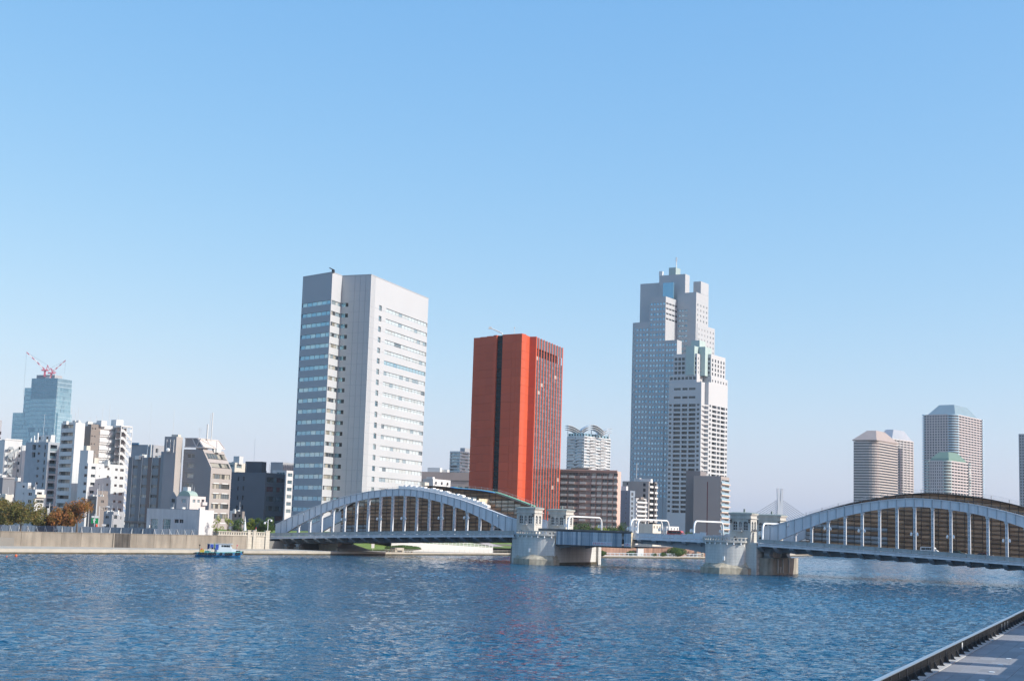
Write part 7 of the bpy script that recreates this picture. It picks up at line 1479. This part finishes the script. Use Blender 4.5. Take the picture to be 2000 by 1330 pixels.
g = MB(); g.tube([Q(0.385, -1.35, 2.2), Q(0.375, -1.38, 3.75)], 0.05, 5); g.hexa(Q(0.378, -1.4, 2.3), U*0.18, W*0.03, (-0.1, 0, 1.2)); g.build('furled_flag', mat('flag_green', (0.30, 0.45, 0.16), 0.7), root)
g = MB(); g.box(Q(0.15, -0.3, 1.0), (1.0, 0.9, 0.95), 5); g.build('yellow_crate', mat('crate_yellow', (0.60, 0.42, 0.06), 0.6, 0.1), root); g = MB(); g.box(Q(0.135, -0.5, 1.75), (0.4, 0.4, 0.35), 20); g.build('red_can', mat('can_red', (0.6, 0.05, 0.06), 0.5), root)
g = MB(); g.box(Q(0.27, -0.2, 0.98), (1.5, 1.3, 0.6), 5); g.build('engine_hatch', TEAL, root); g = MB(); g.box(Q(0.31, -0.5, 1.0), (0.5, 0.5, 1.4), 5); g.build('winch', FRAMEW, root)
g = MB(); g.tube([Q(0.105, 0.1, 1.0), Q(0.105, 0.1, 2.9)], 0.05, 5); g.ball(Q(0.105, 0.1, 2.95), 0.2, 0.2, 0.22); g.build('stern_light', BLK, root)
g = MB(); g.tube([Q(0.86, 0, 1.8), Q(0.86, 0, 3.3)], 0.04, 5); g.hexa(Q(0.86, 0.0, 2.9), U*0.25, W*0.02, (0, 0, 0.35)); g.build('bow_staff', mat('flag_red', (0.5, 0.05, 0.12), 0.6), root)
me = None
for k, x in enumerate((0.08, 0.14, 0.20, 0.265, 0.31, 0.375, 0.505, 0.61, 0.665, 0.715, 0.83, 0.89)):
    i = next(j for j in range(6) if st[j+1][0] >= x); t = (x-st[i][0])/(st[i+1][0]-st[i][0]); w = st[i][1]*(1-t)+st[i+1][1]*t
    g = MB(); g.torus(Q(x, -w-0.2, 0.82+0.12*(x > .8)), W, 0.27 if k != 5 else 0.33, 0.12, 12, 6); g.build('tyre_fender', BLK, root, True)
g = MB(); g.loft([[Q(0.955, -0.5, 0.9), Q(0.955, 0.5, 0.9), Q(0.955, 0.4, 1.5), Q(0.955, -0.4, 1.5)], [Q(1.0, -0.3, 1.15), Q(1.0, 0.3, 1.15), Q(1.0, 0.3, 1.62), Q(1.0, -0.3, 1.62)]]); g.build('bow_fender', BLK, root)
g = MB(); g.hexa(Q(0.0, -1.0, 0.75), U*0.09*L, W*2.0, (0, 0, 0.22)); g.build('stern_platform', BLK, root)

# ------------------------------------------------------------ traffic on the bridge
def car(label, cat, d, off, col_, van=True, L=4.2, H=1.9, name='van'):
    z = deckz(d); root = thing(name, label, cat, BP(d, off, z), 'vehicles on the bridge'); m = mat('car_'+name+str(int(d)), col_, 0.3, 0.02, spec=0.6); w = 1.65
    q = lambda x, y, h: BP(d+x*L, off-0.82+y*w, z+h)
    pr = [(-0.5, 0.35), (-0.5, H*0.62), (-0.47, H*0.97), (-0.44, H), (0.22, H), (0.30, H*0.94), (0.40, H*0.62), (0.49, H*0.52), (0.5, 0.35)] if van else [(-0.5, 0.35), (-0.49, 0.85), (-0.36, 0.95), (-0.22, H), (0.10, H), (0.26, 0.98), (0.48, 0.82), (0.5, 0.35)]
    g = MB(); g.loft([[q(x, 0, h) for x, h in pr], [q(x, 1, h) for x, h in pr]]); g.build('body', m, root)
    for y, s_ in ((1.0, 1), (0.0, -1)):
        for a, b_ in (((-0.42, -0.2), (-0.18, 0.06), (0.08, 0.27)) if van else ((-0.28, -0.06), (-0.03, 0.14))):
            g = MB(); z0, z1 = (H*0.62, H*0.9) if van else (0.95, H*0.92); g.hexa(q(a, y, z0)+BN*(0.02*s_ if s_ > 0 else -0.04), BU*(b_-a)*L, BN*0.02, (0, 0, z1-z0)); g.build('side_window', GL_DARK, root)
    g = MB(); g.poly([q(0.305, .06, H*.9), q(0.305, .94, H*.9), q(0.40, .94, H*.64), q(0.40, .06, H*.64)] if van else [q(0.115, .08, H*.96), q(0.115, .92, H*.96), q(0.255, .92, 1.0), q(0.255, .08, 1.0)]); g.build('windscreen', GL_DARK, root)
    for x in (-0.32, 0.32):
        for y in (0.02, 0.98): g = MB(); c = q(x, y, 0.32); g.torus(c, BN, 0.22, 0.1, 12, 6); g.tube([c-BN*0.06, c+BN*0.06], 0.16, 8); g.build('wheel', BLK, root, True)
    for y in (0.2, 0.8): g = MB(); g.box(q(0.497, y, 0.75), (0.06, 0.28, 0.16), -29.31); g.build('headlight', LAMPW, root)
dv = lambda s: DTOT-(s)*PANEL
car('white minivan crossing the right span', 'van', 198.8, -2.6, (0.78, 0.78, 0.78)); car('dark red car under the right arch', 'car', 211.5, -3.2, (0.12, 0.015, 0.015), False, 4.3, 1.45, 'car'); car('dark green car behind the lamp hanger on the right span', 'car', 205.0, -4.0, (0.015, 0.05, 0.045), False, 4.3, 1.45, 'car'); car('silver van near the pier end of the left span', 'van', 77.5, -3.0, (0.55, 0.56, 0.57), True, 4.6, 2.0)
car('red van at mid river behind the pale railing', 'van', 131.0, -6.0, (0.55, 0.08, 0.06), True, 5.0, 2.1)

# ------------------------------------------------------------ near promenade on the right
r0, r1 = hit(1785, 1328.5, 1.5), hit(1982, 1220.5, 1.5); PU = (r1-r0).normalized(); PN = Vector((PU.y, -PU.x, 0)); PZ = 1.5
PP = lambda t, w, z=PZ: Vector((r0.x, r0.y, 0))+PU*t+PN*w+Vector((0, 0, z))
mb = MB(); mb.poly([PP(-160, -0.55), PP(235, -0.55), PP(235, 400), PP(-160, 400)]); mb.poly([PP(-160, -0.55, -1), PP(235, -0.55, -1), PP(235, -0.55), PP(-160, -0.55)]); mb.poly([PP(235, -0.55, -1), PP(235, 400, -1), PP(235, 400), PP(235, -0.55)])
PAV = mat('promenade_base', (0.20, 0.19, 0.19), 0.9, 0.08, 0.5); pg = tag(mb.build('promenade', PAV), kind='structure')
mb = MB(); mb.hexa(PP(-60, -0.5, PZ-0.3), PU*290, PN*1.05, (0, 0, 0.36)); tag(mb.build('promenade_kerb', mat('kerb_stone', (0.52, 0.50, 0.48), 0.85, 0.08, 0.8)), kind='structure')
TILE = mat('promenade_tile', (0.30, 0.285, 0.285), 0.85, 0.08, 1.2, objrand=0.13, bump=0.1); tw, tl = 1.2, 2.4
b = MB(); b.hexa((0.012, 0.012, 0), (tl-0.024, 0, 0), (0, tw-0.024, 0), (0, 0, 0.03)); tm = b.mesh('paving_slab', TILE); rz = math.atan2(PU.y, PU.x); cnt = 0; cand = []
b2 = MB(); frx = lambda Y: 0.372*Y
for i in range(-12, 40):
    for j in range(0, 14):
        p = PP(i*tl + (0.5*tl if j % 2 else 0), 0.6+j*tw+tw, PZ+0.002)
        c = p+PU*tl/2
        if c.y > 84 and c.x < frx(c.y)+1.5: cand.append((c.y, p))
cand.sort(key=lambda q: q[0]); rest = MB()
for k, (yy, p) in enumerate(cand):
    if k < 300: o = piece('paving_slab', tm, p, pg, rz)
    else: rest.hexa(p+PU*0.012+PN*-0.0, PU*(tl-0.024), -PN*(-(tw-0.024)), (0, 0, 0.03))
if rest.v: tag(rest.build('paving_slabs', TILE, pg), kind='stuff')
root = thing('promenade_railing', 'dark panelled railing with pale flat handrail along the near promenade', 'railing', PP(0, 0))
RD = mat('railing_dark', (0.012, 0.010, 0.010), 0.7, 0.1); HR = mat('handrail_steel', (0.50, 0.53, 0.56), 0.32, 0.04, metal=0.6); sp = 3.05; 
pm = MB(); pm.hexa((-0.05, -0.05, 0), (0.10, 0, 0), (0, 0.10, 0), (0, 0, 1.05)); pm.hexa((-0.12, -0.35, 0), (0.24, 0, 0), (0, 0.5, 0), (0, 0, 0.05)); pm.loft([[(-0.04, -0.3, 0.05), (0.04, -0.3, 0.05), (0.04, -0.05, 0.05), (-0.04, -0.05, 0.05)], [(-0.04, -0.06, 0.5), (0.04, -0.06, 0.5), (0.04, -0.04, 0.5), (-0.04, -0.04, 0.5)]]); pmm = pm.mesh('post', mat('post_dark', (0.055, 0.055, 0.06), 0.45, 0.05))
qm = MB(); 
for k in range(26): qm.hexa((0.06+k*(sp-0.12)/26, -0.012, 0.1), ((sp-0.12)/26*0.72, 0, 0), (0, 0.024, 0), (0, 0, 0.86))
for z in (0.08, 0.5, 0.94): qm.hexa((0.04, -0.03, z), (sp-0.08, 0, 0), (0, 0.025, 0), (0, 0, 0.05))
qm.poly([(0.05, 0.02, 0.1), (sp-0.05, 0.02, 0.1), (sp-0.05, 0.02, 0.96), (0.05, 0.02, 0.96)])
qmm = qm.mesh('infill_panel', RD); hm = MB(); hm.hexa((0.01, -0.15, 1.05), (sp-0.02, 0, 0), (0, 0.32, 0), (0, 0, 0.06)); hmm = hm.mesh('handrail', HR)
for k in range(-8, 34):
    p = PP(k*sp, 0, PZ+0.06); rzz = rz; piece('post', pmm, p, root, rzz); piece('infill_panel', qmm, p, root, rzz)
    dz = 0.03 if k >= 23 else 0; piece('handrail', hmm, p+Vector((0, 0, dz)), root, rzz)
def plate(t, z0, w, h): g = MB(); g.hexa(PP(t, 0.06, PZ+z0), PU*w, PN*0.03, (0, 0, h)); return g
k0 = (hit(1874, 1278, 1.5)-Vector((r0.x, r0.y, 1.5))).dot(PU); plate(k0, 0.25, 0.55, 0.72).build('notice', WHITE, root)
for q in (18, 19, 20): plate((q+0.45)*sp, 0.3, 0.35, 0.6).build('notice', mat('grey_notice', (0.35, 0.36, 0.38), 0.5), root)
GLAB = ['white ground light farthest along the promenade paving', 'white ground light second farthest along the paving', 'white ground light in the middle of the row of five', 'white ground light second nearest the bottom edge', 'white ground light nearest the bottom edge of the picture']
for px, py in ((1996, 1265.5), (1970, 1286), (1954, 1298), (1937, 1312), (1917.5, 1328)):
    p = hit(px, py, PZ+0.04); l = thing('ground_light', GLAB.pop(0), 'light', p, 'ground lights along the promenade'); g = MB(); g.box(p, (0.55, 0.34, 0.03), 65); g.build('lens', WHITE, l); g = MB(); g.box(p-Vector((0, 0, 0.012)), (0.7, 0.48, 0.02), 65); g.build('trim', FRAME, l)
mb = MB(); mb.hexa(PP(23.2*sp, 0.6, PZ+0.02), PU*60, PN*30, (0, 0, 0.02)); tag(mb.build('red_paving', mat('red_paving', (0.20, 0.10, 0.09), 0.9, 0.1, 1.0)), kind='structure')
# blocks added out of view; the gaps between them shape sunlight on the promenade
SHADEW = mat('shade_block_wall', (0.42, 0.40, 0.38), 0.85, 0.08)
root = thing('low_shade_block', 'long low unseen block added to shade the promenade', 'building', PP(60, 15)); hT = 4.9; off = 12.6
m_ = MB(); m_.loft([[PP(-2, off, z), PP(230, off, z), PP(230, off+16, z), PP(-2, off+16, z)] for z in (PZ, PZ+hT)]); m_.build('low_block_body', SHADEW, root)
for k in range(14): g = MB(); g.hexa(PP(2+k*6, off-0.03, PZ+0.4), PU*3.6, PN*0.02, (0, 0, 2.6)); g.build('window', GL_DARK, root)
base_x = off+17
def shade_block_y(y0, y1, label, h):
    # added block between two depths, end walls slanted along the sunlight
    xa = r0.x+(y0-r0.y)*PU.x/PU.y+30; pts = []
    r = thing('shade_block', label, 'building', Vector((xa+4, (y0+y1)/2, PZ)), 'unseen blocks added to shade the promenade'); X = lambda y: r0.x+(y-r0.y)*PU.x/PU.y+27
    m_ = MB(); sl_ = -10*0.364; q_ = [(X(y0), y0-10), (X(y0)+10, y0-10+sl_), (X(y1)+10, y1-10+sl_), (X(y1), y1-10)]; m_.prism(q_, PZ, PZ+h); m_.build('wall', SHADEW, r)
    m_ = MB(); m_.prism(q_, PZ+h, PZ+h+0.5, bottom=True); m_.build('roof', ROOFM, r)
for y0, y1, l in ((72, 103.6, 'nearest tall unseen block added to shade the promenade'), (109.6, 111.8, 'slim stair shaft between the terrace wings'), (117.6, 137.5, 'middle tall unseen block added to shade the promenade'), (145, 230, 'farthest tall unseen block added to shade the promenade')): shade_block_y(y0, y1, l, 17.4)

# ------------------------------------------------------------ thin haze over the whole place
hz = MB(); hz.hexa((-3060, -860, -2.5), (6120, 0, 0), (0, 5420, 0), (0, 0, 245)); hm_ = bpy.data.materials.new('haze_air'); hm_.use_nodes = True
for n_ in list(hm_.node_tree.nodes):
    if n_.type != 'OUTPUT_MATERIAL': hm_.node_tree.nodes.remove(n_)
pv = hm_.node_tree.nodes.new('ShaderNodeVolumePrincipled'); pv.inputs['Color'].default_value = (0.78, 0.90, 1.0, 1); pv.inputs['Density'].default_value = 0.00007; pv.inputs['Anisotropy'].default_value = 0.2
hm_.node_tree.links.new(pv.outputs[0], [n_ for n_ in hm_.node_tree.nodes if n_.type == 'OUTPUT_MATERIAL'][0].inputs['Volume'])
tag(hz.build('haze', hm_), kind='stuff')
